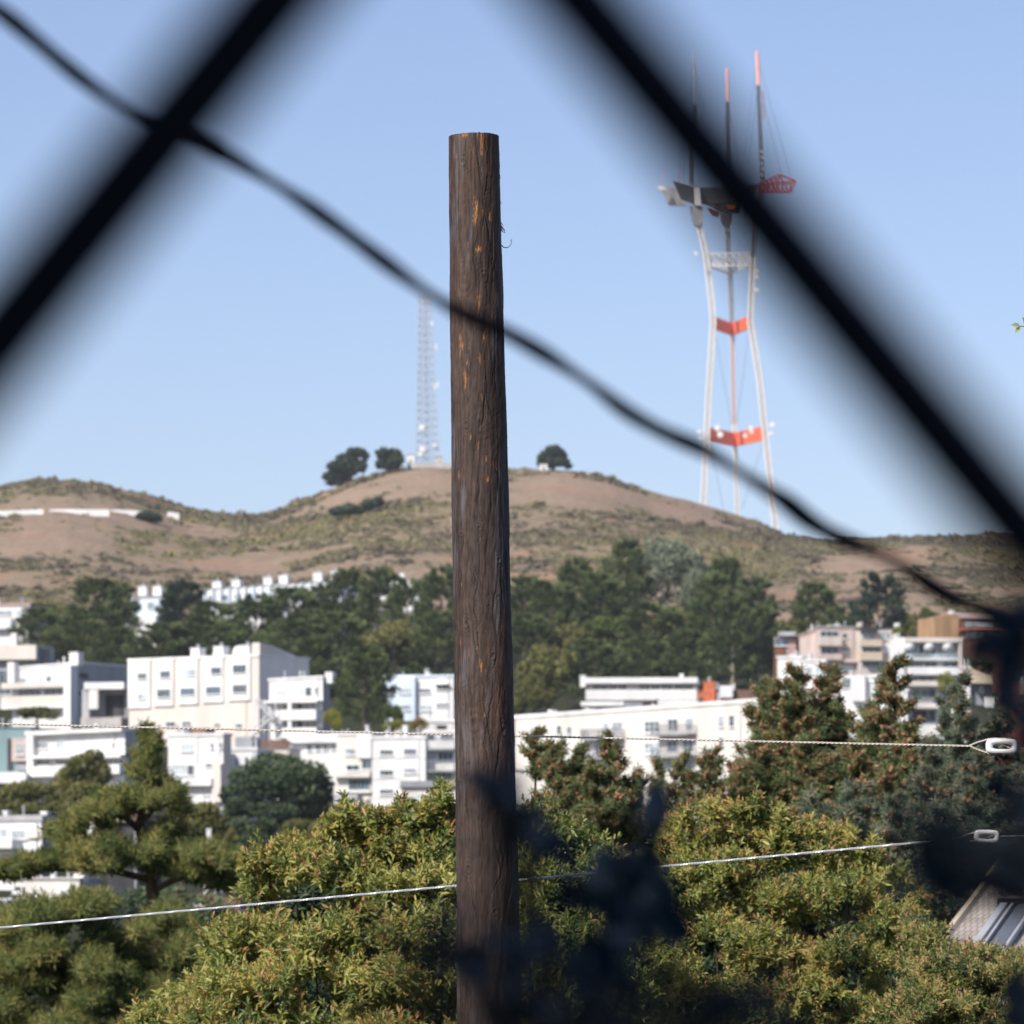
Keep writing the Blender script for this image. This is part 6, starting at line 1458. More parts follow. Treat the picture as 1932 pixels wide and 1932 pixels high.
# ------------------------------------------------------------------ the wooden pole
YP = 18.0
def make_pole():
    nt_, nz_ = 240, 1900
    vtop, vbot = 258.0, 1990.0
    kk = K * YP
    th = np.linspace(0, 2 * np.pi, nt_, endpoint=False)      # th=0 : toward the camera (-Y), grows to the right (+X)
    v = np.linspace(vtop, vbot, nz_)
    TH, V = np.meshgrid(th, v)
    cu = np.interp(v, [258, 870, 1400, 1932, 2100], [893.5, 905, 915, 923, 925])
    ru = np.interp(v, [258, 870, 1400, 1932, 2100], [47.5, 53, 56.5, 61, 62])
    r = np.random.default_rng(11)
    g1 = VNoise(21); g2 = VNoise(22); g3 = VNoise(23); g4 = VNoise(24)
    def cyl(nz, fa, fz, o=4, warp=0):
        # periodic noise around the pole
        return nz.fbm(np.cos(TH) * fa + 60 + warp, np.sin(TH) * fa + V * fz + 90, o)
    disp = (cyl(g1, 1.2, .006, 3) - .5) * .045 + (cyl(g2, 4.0, .012, 3) - .5) * .02
    grain = g3.fbm(TH * 256 / (2 * np.pi) * .45 + 1.5 * g1(TH * 2 + 40, V * .02), V * .018, 3)
    disp += (grain - .5) * .009
    # knots
    knot = np.zeros_like(V); swirl = np.zeros_like(V)
    for (u, vv, rad) in ((909, 806, 15), (876, 541, 13), (896, 1368, 15), (914, 530, 9), (925, 1500, 8), (880, 805, 8), (873, 312, 9), (870, 1010, 6), (905, 1000, 6), (940, 1060, 7), (880, 1180, 8), (930, 1240, 8), (885, 1640, 9), (935, 1720, 8), (950, 1380, 10)):
        i = np.argmin(abs(v - vv)); t0 = math.asin(max(-.98, min(.98, (u - cu[i]) / ru[i])))
        dt = (TH - t0 + np.pi) % (2 * np.pi) - np.pi
        d = np.hypot(dt * ru[:, None], (V - vv) * .8) / rad
        ring = np.exp(-d * 1.1) * np.cos(d * 9)
        wob = .5 + 1.2 * (g4(TH * 9 + 30, V * .05) - .2)
        disp += ring * .014 * wob - np.exp(-(d / .22) ** 2) * .035 + np.exp(-(d / 1.0) ** 2) * .016
        knot += np.exp(-(d / .9) ** 2); swirl += np.exp(-d) * np.cos(d * 9)
    # cracks : wandering vertical splits
    crack = np.zeros_like(V)
    dv = v[1] - v[0]; dth = 2 * np.pi / nt_
    def crackline(t0, v0, ln, dep, wid, wander=.0012, jag=.0):
        n = int(ln / dv); t = t0; w = 0
        i0 = int((v0 - vtop) / dv)
        for k in range(n):
            i = i0 + k
            if i < 0 or i >= nz_: continue
            w = .93 * w + r.normal(0, wander); t += w
            if jag and r.random() < jag: t += r.normal(0, .05)
            env = math.sin(math.pi * (k + .5) / n) ** .5
            ww = max(wid * env * (.6 + .8 * r.random()), dth * .55)
            lo = int(math.floor((t - 3 * ww) / dth)); hi = int(math.ceil((t + 3 * ww) / dth))
            for j in range(lo, hi + 1):
                e = math.exp(-((j * dth - t) / ww) ** 2) * env
                jj = j % nt_
                crack[i, jj] = max(crack[i, jj], e * dep)
    def at(u, vv):
        i = np.argmin(abs(v - vv)); return math.asin(max(-.98, min(.98, (u - cu[i]) / ru[i])))
    for (u, vv, ln, dep, wid) in ((897, 256, 110, 1, .022), (893, 430, 130, .9, .02), (921, 330, 60, 1, .03), (915, 400, 70, 1, .03), (925, 460, 80, .8, .02), (918, 655, 90, .9, .025), (913, 740, 70, 1, .025), (918, 690, 130, .8, .018),
            (904, 900, 70, .9, .03), (913, 930, 230, .7, .012), (951, 1010, 130, 1, .03), (944, 1060, 90, 1, .035), (900, 1080, 180, .9, .022), (868, 1060, 80, .8, .03), (930, 1280, 150, 1, .02), (883, 1220, 210, .8, .016), (915, 1300, 140, .9, .022), (946, 1390, 80, 1, .03), (865, 1300, 60, .8, .03), (920, 1450, 150, .7, .014), (905, 1560, 170, .8, .014), (880, 1500, 60, .9, .03), (935, 1590, 60, 1, .03), (890, 1690, 50, .9, .03), (960, 1560, 160, 1, .03), (912, 1760, 160, .7, .014), (940, 1850, 90, .8, .02), (879, 1810, 100, .8, .02)):
        crackline(at(u, vv), vv, ln, dep, wid)
    for _ in range(210):
        crackline(r.uniform(0, 2 * np.pi), r.uniform(vtop - 10, vbot - 20), r.uniform(14, 80), r.uniform(.2, .75), r.uniform(.006, .016), .0014, .01)
    for _ in range(70):
        crackline(r.uniform(-1.5, 1.6), r.uniform(vtop - 10, vbot - 20), r.uniform(20, 110), r.uniform(.6, 1), r.uniform(.010, .022), .0013, .01)
    for _ in range(520):
        crackline(r.uniform(0, 2 * np.pi), r.uniform(vtop, vbot), r.uniform(3, 16), r.uniform(.2, .8), r.uniform(.008, .02), .01, .1)
    disp -= crack * .030
    # loose bark flake steps
    fl = cyl(g4, 5.0, .010, 3); step = np.clip((fl - .56) / .02, 0, 1); disp += (step - .5) * .012 + (cyl(g3, 14, .06, 4) - .5) * .014 + (cyl(g4, 30, .16, 3) - .5) * .010
    # bare orange wood
    bare = np.zeros_like(V); bn = cyl(g2, 26, .035, 3); bn2 = cyl(g3, 40, .09, 2)
    def barepatch(u, vv, w, h, a=1.0):
        i = np.argmin(abs(v - vv)); t0 = at(u, vv); dt = ((TH - t0 + np.pi) % (2 * np.pi) - np.pi) * ru[:, None]
        d = np.hypot(dt / w, (V - vv) / h)
        m = np.clip((.72 - d + (bn - .5) * 1.6 + (bn2 - .5) * 2.6) * 2.0, 0, 1) * a * np.clip(1.7 - d, 0, 1)
        np.maximum(bare, m, out=bare)
    for p in ((908, 280, 5.5, 24), (879, 262, 8, 5, .8), (905, 262, 6, 4), (898, 402, 5, 26), (895, 420, 4, 14), (910, 400, 2.5, 15, .9), (925, 412, 3, 14), (904, 476, 6, 8), (861, 303, 3, 8, .5), (849, 360, 3, 45, .6), (936, 565, 3, 22, .8), (902, 568, 4, 22, .7), (913, 641, 4, 14), (870, 656, 4, 16), (878, 720, 3, 26, .8), (905, 680, 3, 12, .6), (882, 690, 2, 10, .6), (933, 884, 4, 11), (920, 909, 3, 5), (911, 966, 2.5, 14), (906, 1020, 2, 10, .8), (951, 1031, 3, 14, .8), (907, 1258, 4, 14, .9), (900, 1225, 3, 12, .6), (868, 640, 3, 14, .6), (892, 290, 3, 14, .4), (903, 850, 2, 14, .6), (917, 870, 2, 10, .6), (930, 600, 3, 12, .6), (888, 830, 3, 7, .5), (885, 1235, 3, 14, .5), (945, 1180, 3, 20, .5), (940, 1640, 4, 26, .35), (915, 1350, 3, 6, .6), (866, 900, 3, 10, .4), (872, 1105, 2, 9, .5), (921, 1130, 2, 12, .6), (903, 1190, 2, 10, .6)):
        barepatch(*p)
    for _ in range(14):
        vv = 258 + 1100 * r.random() ** 1.3; barepatch(900 + r.normal(8, 22), vv, r.uniform(.8, 1.5), r.uniform(4, 12), r.uniform(.25, .6))
    disp -= bare * .012
    grey = np.clip((cyl(g1, 2.6, .010, 4) - .50) * 5, 0, 1) * np.clip((grain - .35) * 2.2, 0, 1)
    R = ru[:, None] * kk * (1 + disp)
    X = (cu[:, None] - 966) * kk + np.sin(TH) * R
    Yy = YP - np.cos(TH) * R
    # uneven saw cut at the top
    Z = np.repeat(((HZ - v) * kk)[:, None], nt_, 1)
    cut = (np.sin(th * 1.0 + .6) * 1.2 + np.random.default_rng(3).normal(0, .5, nt_)) * kk
    Z[0] += cut; Z[1] += cut * .5
    ground = gz((923 - 966) * kk, YP) - .3
    Z[-1] = ground
    VV = np.stack([X, Yy, Z], -1).reshape(-1, 3)
    i = np.arange(nz_ * nt_).reshape(nz_, nt_)
    nx = np.roll(i, -1, axis=1)
    F = np.stack([i[:-1], i[1:], nx[1:], nx[:-1]], -1).reshape(-1, 4)
    # top disc as rings of quads
    c0 = len(VV); ct = np.array([(cu[0] - 966) * kk, YP, Z[0].mean()])
    inner = ct + (VV[:nt_] - ct) * .04
    VV = np.concatenate([VV, inner])
    ii = c0 + np.arange(nt_)
    F = np.concatenate([F, np.stack([i[0], np.roll(i[0], -1), np.roll(ii, -1), ii], -1)])
    F = F[:, ::-1]
    ext = lambda a: np.concatenate([np.clip(a, 0, 1).reshape(-1), np.zeros(nt_)])
    me = np_mesh('shaft', VV, F, 4, smooth=True, attrs={'crack': ('POINT', ext(crack)), 'bare': ('POINT', ext(bare)), 'greyness': ('POINT', ext(grey)), 'grain': ('POINT', ext(grain))})
    return me
def mat_pole():
    m, nt, bs = new_mat('weathered_pole_wood')
    def attr(n):
        a = nt.nodes.new('ShaderNodeAttribute'); a.attribute_name = n; return a.outputs['Fac']
    def mix(f, a, b, mode='MIX'):
        x = nt.nodes.new('ShaderNodeMix'); x.data_type = 'RGBA'; x.blend_type = mode
        for k, q in (('Factor', f), ('A', a), ('B', b)):
            if isinstance(q, (int, float)): x.inputs[k].default_value = q
            elif isinstance(q, tuple): x.inputs[k].default_value = (*q, 1)
            else: nt.links.new(q, x.inputs[k])
        return x.outputs['Result']
    tc = nt.nodes.new('ShaderNodeTexCoord')
    def noise(s, sc, d=5):
        mp = nt.nodes.new('ShaderNodeMapping'); mp.inputs['Scale'].default_value = sc
        n = nt.nodes.new('ShaderNodeTexNoise'); n.inputs['Scale'].default_value = s; n.inputs['Detail'].default_value = d
        nt.links.new(tc.outputs['Object'], mp.inputs['Vector']); nt.links.new(mp.outputs[0], n.inputs['Vector']); return n.outputs['Fac']
    def ramp(f, p0, p1, a, b):
        r = nt.nodes.new('ShaderNodeValToRGB'); r.color_ramp.elements[0].position = p0; r.color_ramp.elements[1].position = p1
        r.color_ramp.elements[0].color = (*a, 1); r.color_ramp.elements[1].color = (*b, 1); nt.links.new(f, r.inputs['Fac']); return r.outputs[0]
    c = ramp(noise(14, (1, 1, .10), 6), .3, .7, (.031, .021, .0175), (.070, .047, .037))
    c = mix(ramp(noise(5, (1, 1, .35), 4), .45, .7, (0, 0, 0), (.7, .7, .7)), c, (.072, .040, .026))
    fine = ramp(noise(120, (1, 1, .05), 4), .3, .7, (.62, .62, .62), (1.25, 1.25, 1.25))
    c = mix(.8, c, fine, 'MULTIPLY')
    c = mix(.85, c, ramp(noise(55, (1, 1, .45), 6), .32, .68, (.62, .62, .62), (1.35, 1.33, 1.3)), 'MULTIPLY')
    c = mix(.75, c, ramp(attr('grain'), .25, .75, (.70, .70, .71), (1.28, 1.26, 1.25)), 'MULTIPLY')
    c = mix(attr('greyness'), c, (.105, .100, .108))
    fine2 = ramp(noise(160, (1, 1, .06), 4), .35, .65, (.70, .42, .22), (.95, .85, .7))
    wood = mix(1.0, (.42, .235, .11), fine2, 'MULTIPLY')
    c = mix(attr('bare'), c, wood)
    c = mix(attr('crack'), c, (.010, .008, .007))
    nt.links.new(c, bs.inputs['Base Color']); bs.inputs['Roughness'].default_value = .72; bs.inputs['Specular IOR Level'].default_value = .3
    bp = nt.nodes.new('ShaderNodeBump'); bp.inputs['Strength'].default_value = .55; bp.inputs['Distance'].default_value = .003
    nt.links.new(noise(90, (1, 1, .08), 5), bp.inputs['Height']); nt.links.new(bp.outputs[0], bs.inputs['Normal'])
    return m
M['pole'] = mat_pole()
kk = K * YP
pole = empty('wooden_pole', ((923 - 966) * kk, YP, gz((923 - 966) * kk, YP) - .3), 'tall weathered brown wooden pole with a sawn top and orange bare streaks', 'utility pole')
link('shaft', make_pole(), M['pole'], pole)
M['splinter'] = mat_plain('dark_splinter', (.03, .022, .018), .8)
def splinter(pts, r):
    mb = MB(); w = [P(u, v, YP - .0) for u, v in pts]; n = len(w)
    mb.tube(w, [r * kk * (1.0 - .8 * i / (n - 1)) for i in range(n)], 6); mb.build('splinter', M['splinter'], pole)
for pts, r in ((((940, 322), (943, 331), (944, 338)), 1.4), (((940, 334), (943, 342), (942, 347)), 1.2), (((941, 372), (944, 380), (946, 386)), 1.1), (((941, 418), (946, 428), (951, 433), (953, 439)), 2.2), (((941, 425), (946, 432), (950, 436)), 1.8), (((942, 416), (948, 424), (950, 428)), 1.2), (((941, 430), (948, 437), (954, 440)), 1.3), (((941, 377), (945, 376)), .8),
        (((943, 459), (946, 463), (950, 466.5), (955, 467.5), (960, 466), (964, 461), (965.5, 455), (965, 452)), 1.3), (((963, 455), (966, 450)), .7), (((944, 560), (946, 566)), 1.0), (((955, 1060), (958.5, 1066)), .8), (((963, 1430), (966, 1440)), 1.0)):
    splinter(pts, r)

# ------------------------------------------------------------------ twisted wires with porcelain insulators, just behind the pole
M['wire'] = mat_plain('bleached_twisted_wire', (.62, .55, .48), .5)
M['wiresteel'] = mat_plain('silver_twisted_wire', (.58, .60, .62), .35, .3)
M['porcelain'] = mat_plain('white_porcelain', (.78, .78, .77), .18, 0, .6)
def twisted(mb, pts, r, pitch, n=2):
    pts = [Vector(p) for p in pts]; path = []
    for a, b in zip(pts[:-1], pts[1:]):
        m = max(2, int((b - a).length / (pitch / 8)))
        path += [a.lerp(b, i / m) for i in range(m)]
    path.append(pts[-1]); s = 0; d = (pts[-1] - pts[0]).normalized(); e1 = d.cross(Vector((0, 0, 1))).normalized(); e2 = e1.cross(d)
    for k in range(n):
        out = []; s = 0
        for i, p in enumerate(path):
            if i: s += (p - path[i - 1]).length
            an = 2 * math.pi * (s / pitch + k / n); out.append(p + (e1 * math.cos(an) + e2 * math.sin(an)) * r * .95)
        mb.tube(out, r, 5)
YW = 18.35
def sag(p, q, Y, dip, n=40):
    return [P(p[0] + (q[0] - p[0]) * t, p[1] + (q[1] - p[1]) * t + dip * 4 * t * (1 - t), Y) for t in np.linspace(0, 1, n)]
def insulator(c, ang, L, H, label_parent):
    """guy strain insulator: rounded body with a slot; c centre, ang tilt"""
    mb = MB(); n = 36; prof_o = []; prof_i = []
    for k in range(n):
        a = 2 * math.pi * k / n; ca, sa = math.cos(a), math.sin(a)
        sx = abs(ca) ** .38 * (1 if ca > 0 else -1); sz = abs(sa) ** .55 * (1 if sa > 0 else -1)
        prof_o.append((sx * L / 2, sz * H / 2)); 
        sx2 = abs(ca) ** .6 * (1 if ca > 0 else -1); prof_i.append((sx2 * L * .30 + L * .02, sz * H * .17 - H * .02))
    th = H * .42
    rings = []
    for sc, y in ((.90, -th), (.98, -th * .72), (1.0, 0), (.98, th * .72), (.90, th)): rings.append([(x * sc if abs(x) else 0, y, z * sc) for x, z in prof_o])
    for sc, y in ((1.12, th), (1.0, th * .7), (.95, 0), (1.0, -th * .7), (1.12, -th)): rings.append([(x * sc, y, z * sc) for x, z in prof_i])
    ca, sa = math.cos(ang), math.sin(ang); base = len(mb.v)
    for rg in rings:
        for (x, y, z) in rg: mb.v.append(tuple(c + Vector((x * ca - z * sa, y, x * sa + z * ca))))
    m = len(rings)
    for i in range(m):
        for k in range(n):
            j = (i + 1) % m; k2 = (k + 1) % n
            mb.f.append((base + i * n + k, base + i * n + k2, base + j * n + k2, base + j * n + k))
    return mb.build('insulator', M['porcelain'], label_parent, smooth=True)
kw = K * YW
w1 = empty('guy_wire', P(966, 1387, YW), 'upper bleached twisted wire crossing behind the pole to a white porcelain insulator', 'wire')
mb = MB(); twisted(mb, sag((-3500, 1270), (1834, 1407.5), YW, 6, 120), 1.15 * kw, 17 * kw); mb.build('strand', M['wire'], w1)
mb = MB(); twisted(mb, [P(1828, 1407, YW), P(1845, 1400, YW), P(1866, 1394, YW - .01), P(1880, 1393, YW + .005), P(1900, 1394, YW + .02)], 0.9 * kw, 12 * kw)
twisted(mb, [P(1828, 1407, YW), P(1845, 1414, YW), P(1866, 1421, YW - .01), P(1880, 1422.5, YW + .005), P(1900, 1420, YW + .02)], 0.9 * kw, 12 * kw); mb.build('wire_loop', M['wire'], w1)
insulator(P(1889.5, 1408, YW), .0, 60 * kw, 29 * kw, w1)
mb = MB(); mb.tube([P(1884, 1410, YW), P(1893, 1405.5, YW - .012), P(1905, 1411, YW - .014), P(1920, 1411.5, YW), P(6500, 1500, YW)], 1.0 * kw, 6); mb.build('strand', M['wire'], w1)
w2 = empty('guy_wire', P(966, 1660, YW), 'lower silvery twisted wire rising to the right across the bushes behind the pole', 'wire')
mb = MB(); twisted(mb, sag((-3500, 2060), (1812, 1582), YW, 6, 120), 1.3 * kw, 16 * kw, 3); mb.build('strand', M['wiresteel'], w2)
mb = MB(); twisted(mb, [P(1806, 1583, YW), P(1825, 1574, YW), P(1846, 1569, YW - .01), P(1870, 1569, YW)], 0.9 * kw, 12 * kw); twisted(mb, [P(1806, 1583, YW), P(1825, 1586, YW), P(1848, 1588, YW - .01), P(1870, 1588, YW)], 0.9 * kw, 12 * kw); mb.build('wire_loop', M['wiresteel'], w2)
insulator(P(1861, 1578, YW), -.02, 48 * kw, 25 * kw, w2)
mb = MB(); mb.tube([P(1860, 1580, YW), P(1870, 1577, YW - .012), P(1884, 1578, YW), P(6500, 1470, YW)], 1.0 * kw, 6); mb.build('strand', M['wiresteel'], w2)

# slender tree standing outside the frame; one leafy twig tip reaches in at the right edge
xt = (3300 - 966) * K * 24; zt_ = gz(xt, 24.0) - .2
tw = empty('slender_tree', (xt, 24, zt_), 'slender tree whose pale leafy twig tip pokes in at the right edge', 'tree')
mb = MB(); mb.tube([Vector((xt, 24, zt_)), Vector((xt + .05, 24, (zt_ + 1) / 2)), P(3280, 900, 24), P(3310, 300, 24)], [.09, .07, .045, .015], 8); mb.build('trunk', M['bushstem'], tw)
mb = MB(); mb.tube([P(3280, 900, 24), P(2900, 720, 24), P(2400, 660, 24), P(2050, 640, 24), P(1990, 622, 24), P(1940, 616, 24), P(1915, 615, 24)], [.03, .022, .014, .006, .005, .003, .0015], 6); mb.build('stem', M['bushstem'], tw)
M['twigleaf'] = mat_leaf('pale_twig_leaf', [(0, (.30, .36, .12)), (1, (.55, .58, .28))], .35, .5, .3, 5, .1)
bs_ = []; ds_ = []
for (u, v, du, dv) in ((1925, 616, -1, -.2), (1927, 616, -.7, .75), (1936, 615, -.3, -.8), (1945, 616, .3, .8), (1950, 616, .6, -.7), (1970, 620, .2, .9), (1985, 622, .4, -.8), (2000, 626, .3, .8), (2060, 640, -.2, .9), (2100, 643, .5, -.8), (2160, 646, -.3, .8), (2230, 650, .4, -.9), (2310, 655, -.4, .8), (2400, 660, .2, -.9), (2500, 672, .3, .9), (2620, 686, .2, -.9), (2750, 702, .3, .9), (2880, 718, .1, -.9)):
    bs_.append(P(u, v, 24)); ds_.append(Vector((du, -.2, -dv)).normalized())
link('leaves', leaves_mesh('leaves', np.array(bs_), np.array(ds_), norm(np.tile([.1, -.8, .6], (len(bs_), 1)) + rng.normal(0, .2, (len(bs_), 3))), 19 * K * 24, 9 * K * 24, rng.random(len(bs_)), .2), M['twigleaf'], tw)
# ------------------------------------------------------------------ things close to the camera: fence, cable, shaded twigs
M['blackwire'] = mat_plain('black_coated_steel', (.004, .006, .014), .6, 0, .15)
M['blackcable'] = mat_plain('black_cable', (.010, .010, .012), .6, 0, .2)
YF = 0.9
fence = empty('lattice_fence', (0, YF, gz(0, YF)), 'black coarse steel lattice fence out of focus close to the camera', 'fence')
kf = K * YF
def fline(u_at0, slope, vlo, vhi): return [P(u_at0 + slope * v, v, YF) for v in np.linspace(vlo, vhi, 40)]
zlo_v, zhi_v = HZ + (1.55) / kf, HZ - .9 / kf
for n_ in range(-4, 5):
    for (u0, sl, r, dy) in ((518, -.8125, .0098, 0), (1108, .832, .0093, .008)):
        mb = MB(); a = fline(u0 + 3300 * n_, sl, zhi_v, zlo_v); mb.tube([p + Vector((0, dy, 0)) for p in a], r, 10); mb.build('strand', M['blackwire'], fence)
mb = MB()
for v in (zhi_v, zlo_v): mb.tube([P(-13500, v, YF), P(15500, v, YF)], .015, 10)
mb.build('rail', M['blackwire'], fence)
for u in (-13500, 15500):
    mb = MB(); mb.tube([P(u, zhi_v - 300, YF), Vector(((u - 966) * kf, YF, gz((u - 966) * kf, YF) - .2))], .03, 10); mb.build('post', M['blackwire'], fence)
YK = 3.5
cab = [(-900, -560), (-400, -260), (-150, -85), (0, 22), (60, 70), (150, 145), (230, 200), (300, 236), (360, 258), (430, 295), (540, 360), (640, 430), (720, 490), (800, 548), (870, 590), (950, 625), (1030, 670), (1110, 722), (1180, 775), (1250, 815), (1330, 850), (1410, 900), (1480, 945), (1530, 985), (1590, 1018), (1660, 1045), (1720, 1080), (1790, 1125), (1850, 1148), (1932, 1178), (2100, 1240), (2400, 1380), (2900, 1560)]
pts = []
for a, b, c_, d_ in zip([cab[0]] + cab[:-2], cab[:-1], cab[1:], cab[2:] + [cab[-1]]):
    for t in np.linspace(0, 1, 6, endpoint=False):
        q = [.5 * ((2 * b[i]) + (-a[i] + c_[i]) * t + (2 * a[i] - 5 * b[i] + 4 * c_[i] - d_[i]) * t * t + (-a[i] + 3 * b[i] - 3 * c_[i] + d_[i]) * t ** 3) for i in (0, 1)]
        pts.append(P(q[0], q[1], YK))
mb = MB(); rr = []
for i, p in enumerate(pts):
    u = p.x / (K * YK) + 966
    r = .0068 + .0011 * math.sin(u / 47.) + .0009 * math.sin(u / 23. + 1)
    if 1460 < u < 1560: r += .0026 * math.sin((u - 1460) / 100 * math.pi)
    if 280 < u < 420 : r += .002
    if 1700 < u < 1830: r += .0022 * math.sin((u - 1700) / 130 * math.pi)
    rr.append(r * .80)
mb.tube(pts, rr, 10); o = mb.build('slack_cable', M['blackcable'], smooth=True, origin=pts[len(pts) // 2])
tag(o, 'thin kinked black cable slanting down across the whole sky', 'cable')

# shaded twigs in front
M['shadeleaf'] = mat_leaf('shade_blue_leaves', [(0, (.008, .022, .038)), (1, (.018, .044, .072))], .05, .22, .5, 12, .2)  # navy leaf colour has the shade and reflected sky put into it
def front_plant(label, leaves, base, name='leafy_branch', fy=.78):
    """leaves: (u, v, width, height, tilt, distance)"""
    b = P(base[0], base[1], base[2] * fy); zb = gz(b.x, b.y)
    t = empty(name, (b.x, b.y, zb), label, 'plant')
    V_ = []; F_ = []; T_ = []; sm = MB(); root = Vector((b.x, b.y, zb)); r = random.Random(len(leaves))
    for (u, v, w, h, tilt, Y) in leaves:
        Y = Y * fy
        k = K * Y; c = P(u, v, Y); a = math.radians(tilt)
        ex = Vector((math.cos(a), r.uniform(-.5, .5), math.sin(a))).normalized(); ez = Vector((-math.sin(a), r.uniform(-.6, .3), math.cos(a))); ez = (ez - ex * ez.dot(ex)).normalized(); nn = ex.cross(ez)
        base_i = len(V_); rows = 9; cols = 4
        for i in range(rows):
            f = i / (rows - 1); wid = (math.sin(math.pi * (f * .94 + .03)) ** .75) * (1 - .25 * f) * w * k * .5
            for j in range(cols + 1):
                s = (j / cols - .5) * 2
                V_.append(c + ez * (f - .5) * h * k + ex * s * wid + nn * (abs(s) * wid * .25 - (f - .5) ** 2 * h * k * .35))
        for i in range(rows - 1):
            for j in range(cols):
                q = base_i + i * (cols + 1) + j; F_.append((q, q + 1, q + cols + 2, q + cols + 1)); T_.append(r.random())
        foot = c - ez * .5 * h * k; mid = b + Vector((r.uniform(-.05, .05), r.uniform(-.03, .03), r.uniform(-.03, .03)))
        sm.tube([root + Vector((r.uniform(-.05, .05), r.uniform(-.02, .02), 0)), root.lerp(mid, .5) + Vector((r.uniform(-.05, .05), 0, 0)), mid, foot.lerp(mid, .4) + Vector((0, 0, r.uniform(-.006, .006))), foot], [.0022, .002, .0016, .0012, .0008], 5)
    me = np_mesh('leaves', np.array([tuple(x) for x in V_]), np.array(F_), 4, smooth=True, attrs={'tint': ('FACE', np.array(T_))})
    link('leaves', me, M['shadeleaf'], t); sm.build('stem', M['blackcable'], t)
def scatter(spots, seed):
    r = random.Random(seed); out = []
    for (u, v, ru, rv, n, w, Y) in spots:
        for _ in range(n):
            a = r.uniform(0, 6.28); k = r.random() ** .5; ww = w * r.uniform(.7, 1.25)
            out.append((u + math.cos(a) * ru * k, v + math.sin(a) * rv * k, ww, ww * r.uniform(1.1, 1.7), r.uniform(-80, 80), Y * r.uniform(.93, 1.07)))
    return out
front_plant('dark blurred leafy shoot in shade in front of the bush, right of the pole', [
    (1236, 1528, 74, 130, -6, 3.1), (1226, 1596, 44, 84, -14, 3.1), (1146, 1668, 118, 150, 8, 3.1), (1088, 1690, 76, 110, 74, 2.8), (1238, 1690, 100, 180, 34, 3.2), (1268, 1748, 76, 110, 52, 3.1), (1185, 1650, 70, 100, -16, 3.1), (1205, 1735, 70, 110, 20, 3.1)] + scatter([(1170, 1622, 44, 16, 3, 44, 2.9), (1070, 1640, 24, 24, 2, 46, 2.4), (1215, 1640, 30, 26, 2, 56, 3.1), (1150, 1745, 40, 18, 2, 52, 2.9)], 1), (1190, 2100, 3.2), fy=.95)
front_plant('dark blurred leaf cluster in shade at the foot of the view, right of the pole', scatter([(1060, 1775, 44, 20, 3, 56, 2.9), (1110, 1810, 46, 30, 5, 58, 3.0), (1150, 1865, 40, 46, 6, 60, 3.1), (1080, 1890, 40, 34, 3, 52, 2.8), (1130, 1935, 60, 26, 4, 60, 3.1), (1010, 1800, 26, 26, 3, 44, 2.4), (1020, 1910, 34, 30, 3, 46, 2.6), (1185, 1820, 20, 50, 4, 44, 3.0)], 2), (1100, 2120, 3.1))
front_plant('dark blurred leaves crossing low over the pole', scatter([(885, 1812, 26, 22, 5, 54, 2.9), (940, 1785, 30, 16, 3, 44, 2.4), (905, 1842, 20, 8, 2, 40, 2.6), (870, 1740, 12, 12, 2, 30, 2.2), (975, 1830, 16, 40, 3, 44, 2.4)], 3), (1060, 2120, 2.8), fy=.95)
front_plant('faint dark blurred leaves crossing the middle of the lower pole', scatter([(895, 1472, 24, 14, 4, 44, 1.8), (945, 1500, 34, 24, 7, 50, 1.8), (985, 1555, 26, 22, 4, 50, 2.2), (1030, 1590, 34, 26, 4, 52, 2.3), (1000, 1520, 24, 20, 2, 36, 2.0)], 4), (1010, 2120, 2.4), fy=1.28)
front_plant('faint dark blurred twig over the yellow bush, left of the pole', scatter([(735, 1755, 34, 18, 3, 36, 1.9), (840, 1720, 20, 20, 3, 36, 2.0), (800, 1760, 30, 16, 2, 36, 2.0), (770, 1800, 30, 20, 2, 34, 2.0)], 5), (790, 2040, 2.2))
front_plant('dark blurred leafy branch hanging in shade at the right edge', scatter([(1880, 1222, 40, 26, 5, 60, 2.8), (1915, 1280, 30, 46, 5, 64, 2.8), (1850, 1208, 22, 16, 2, 44, 2.5), (1890, 1330, 34, 24, 3, 46, 2.3), (1930, 1370, 20, 50, 4, 56, 2.5), (1930, 1200, 20, 30, 3, 60, 2.8)], 6), (2160, 1330, 2.9))
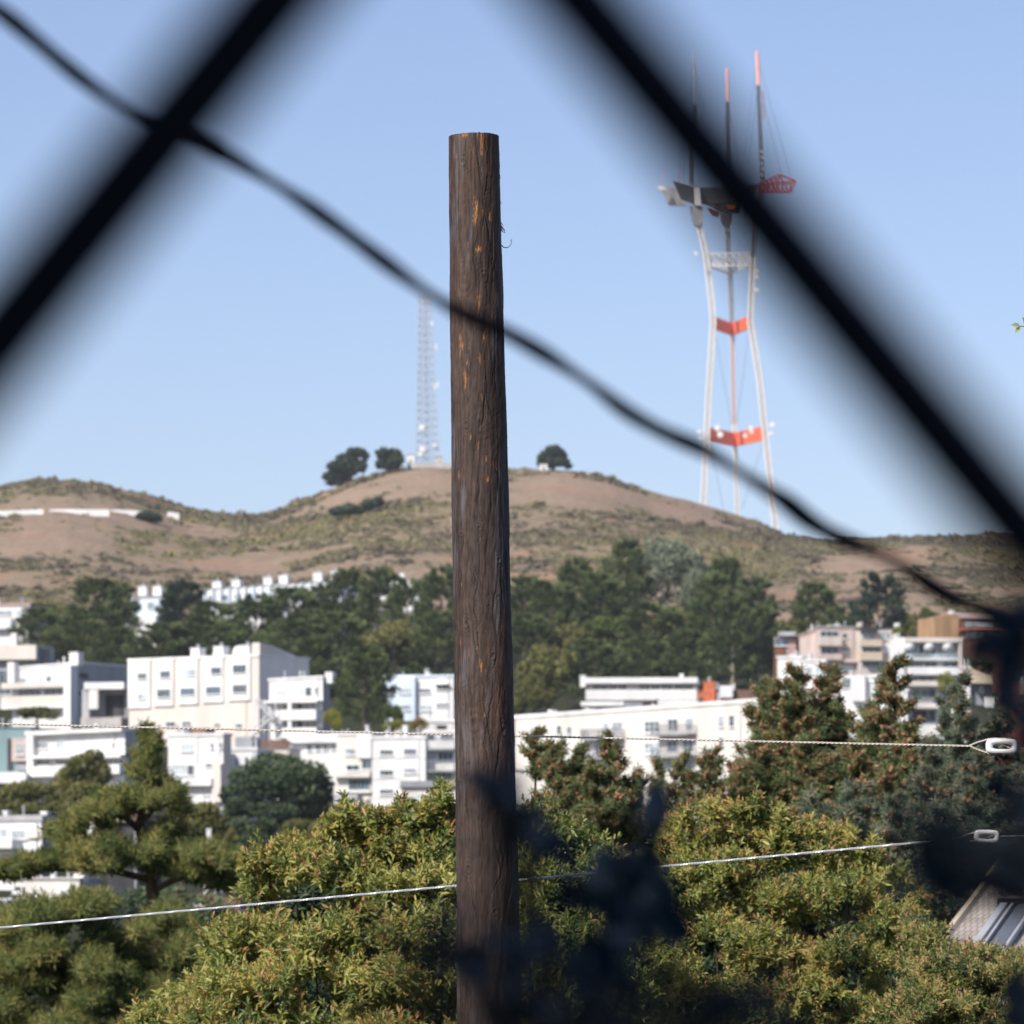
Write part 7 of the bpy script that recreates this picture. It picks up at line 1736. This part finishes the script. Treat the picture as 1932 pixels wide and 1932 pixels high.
front_plant('big dark blurred leaf mass in shade at the right edge below the insulator', scatter([(1895, 1478, 34, 22, 4, 56, 2.4), (1930, 1530, 22, 40, 4, 60, 2.6), (1780, 1622, 50, 24, 5, 60, 2.9), (1840, 1650, 60, 24, 6, 62, 3.0), (1920, 1635, 30, 34, 4, 62, 3.0), (1900, 1675, 40, 22, 4, 56, 2.9), (1800, 1545, 36, 26, 3, 50, 2.1), (1725, 1565, 34, 24, 3, 46, 2.0), (1750, 1625, 34, 24, 4, 52, 2.4), (1690, 1520, 30, 24, 2, 44, 1.9), (1838, 1592, 18, 8, 3, 46, 2.8), (1715, 1655, 26, 16, 2, 40, 2.4)], 7) + [(1850, 1590, 56, 44, 80, 2.9), (1834, 1580, 44, 40, 70, 2.9)], (2170, 1690, 2.9))
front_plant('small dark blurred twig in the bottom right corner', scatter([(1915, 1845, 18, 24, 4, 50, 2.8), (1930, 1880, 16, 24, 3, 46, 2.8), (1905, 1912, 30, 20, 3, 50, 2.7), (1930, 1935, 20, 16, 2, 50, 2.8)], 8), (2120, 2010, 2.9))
front_plant('faint dark blurred twig low over the rusty bush', scatter([(1380, 1885, 40, 26, 4, 52, 1.9), (1310, 1905, 34, 24, 3, 52, 2.0), (1440, 1900, 36, 26, 4, 50, 1.9), (1480, 1930, 34, 16, 2, 48, 2.0), (1350, 1940, 40, 14, 3, 50, 2.1), (1600, 1760, 18, 16, 2, 34, 1.8), (1460, 1850, 22, 16, 2, 40, 1.8)], 9), (1400, 2060, 2.2))

# unseen board box added left of the camera to shade the fence and front twigs
shed = empty('added_shade_box', (-1.9, -.5, gz(-1.9, -.5) - .4), 'unseen brown board box added beside the viewer to shade the near leaves', 'shed')
mb = MB(); mb.box((-1.95, -.6, .4), (.9, 9.6, 5.6)); mb.build('wall', M['brown'], shed)
mb = MB(); mb.box((-1.95, -.6, 3.28), (1.2, 10.0, .14)); mb.build('roof', M['roofbrown'], shed)  # top of the added shade box

# ------------------------------------------------------------------ thin sea air over the whole scene
m_h = D.materials.new('thin_haze'); m_h.use_nodes = True
nt = m_h.node_tree; nt.nodes.clear()
ho = nt.nodes.new('ShaderNodeOutputMaterial'); hv = nt.nodes.new('ShaderNodeVolumePrincipled')
hv.inputs['Color'].default_value = (.86, .92, 1.0, 1); hv.inputs['Density'].default_value = 0.000048
nt.links.new(hv.outputs[0], ho.inputs['Volume'])
mb = MB(); mb.box((0, 1960, 150), (6400, 4200, 360)); hz = mb.build('haze', m_h)
tag(hz, 'thin pale haze filling the valley air', kind='stuff')
SC.cycles.volume_bounces = 1
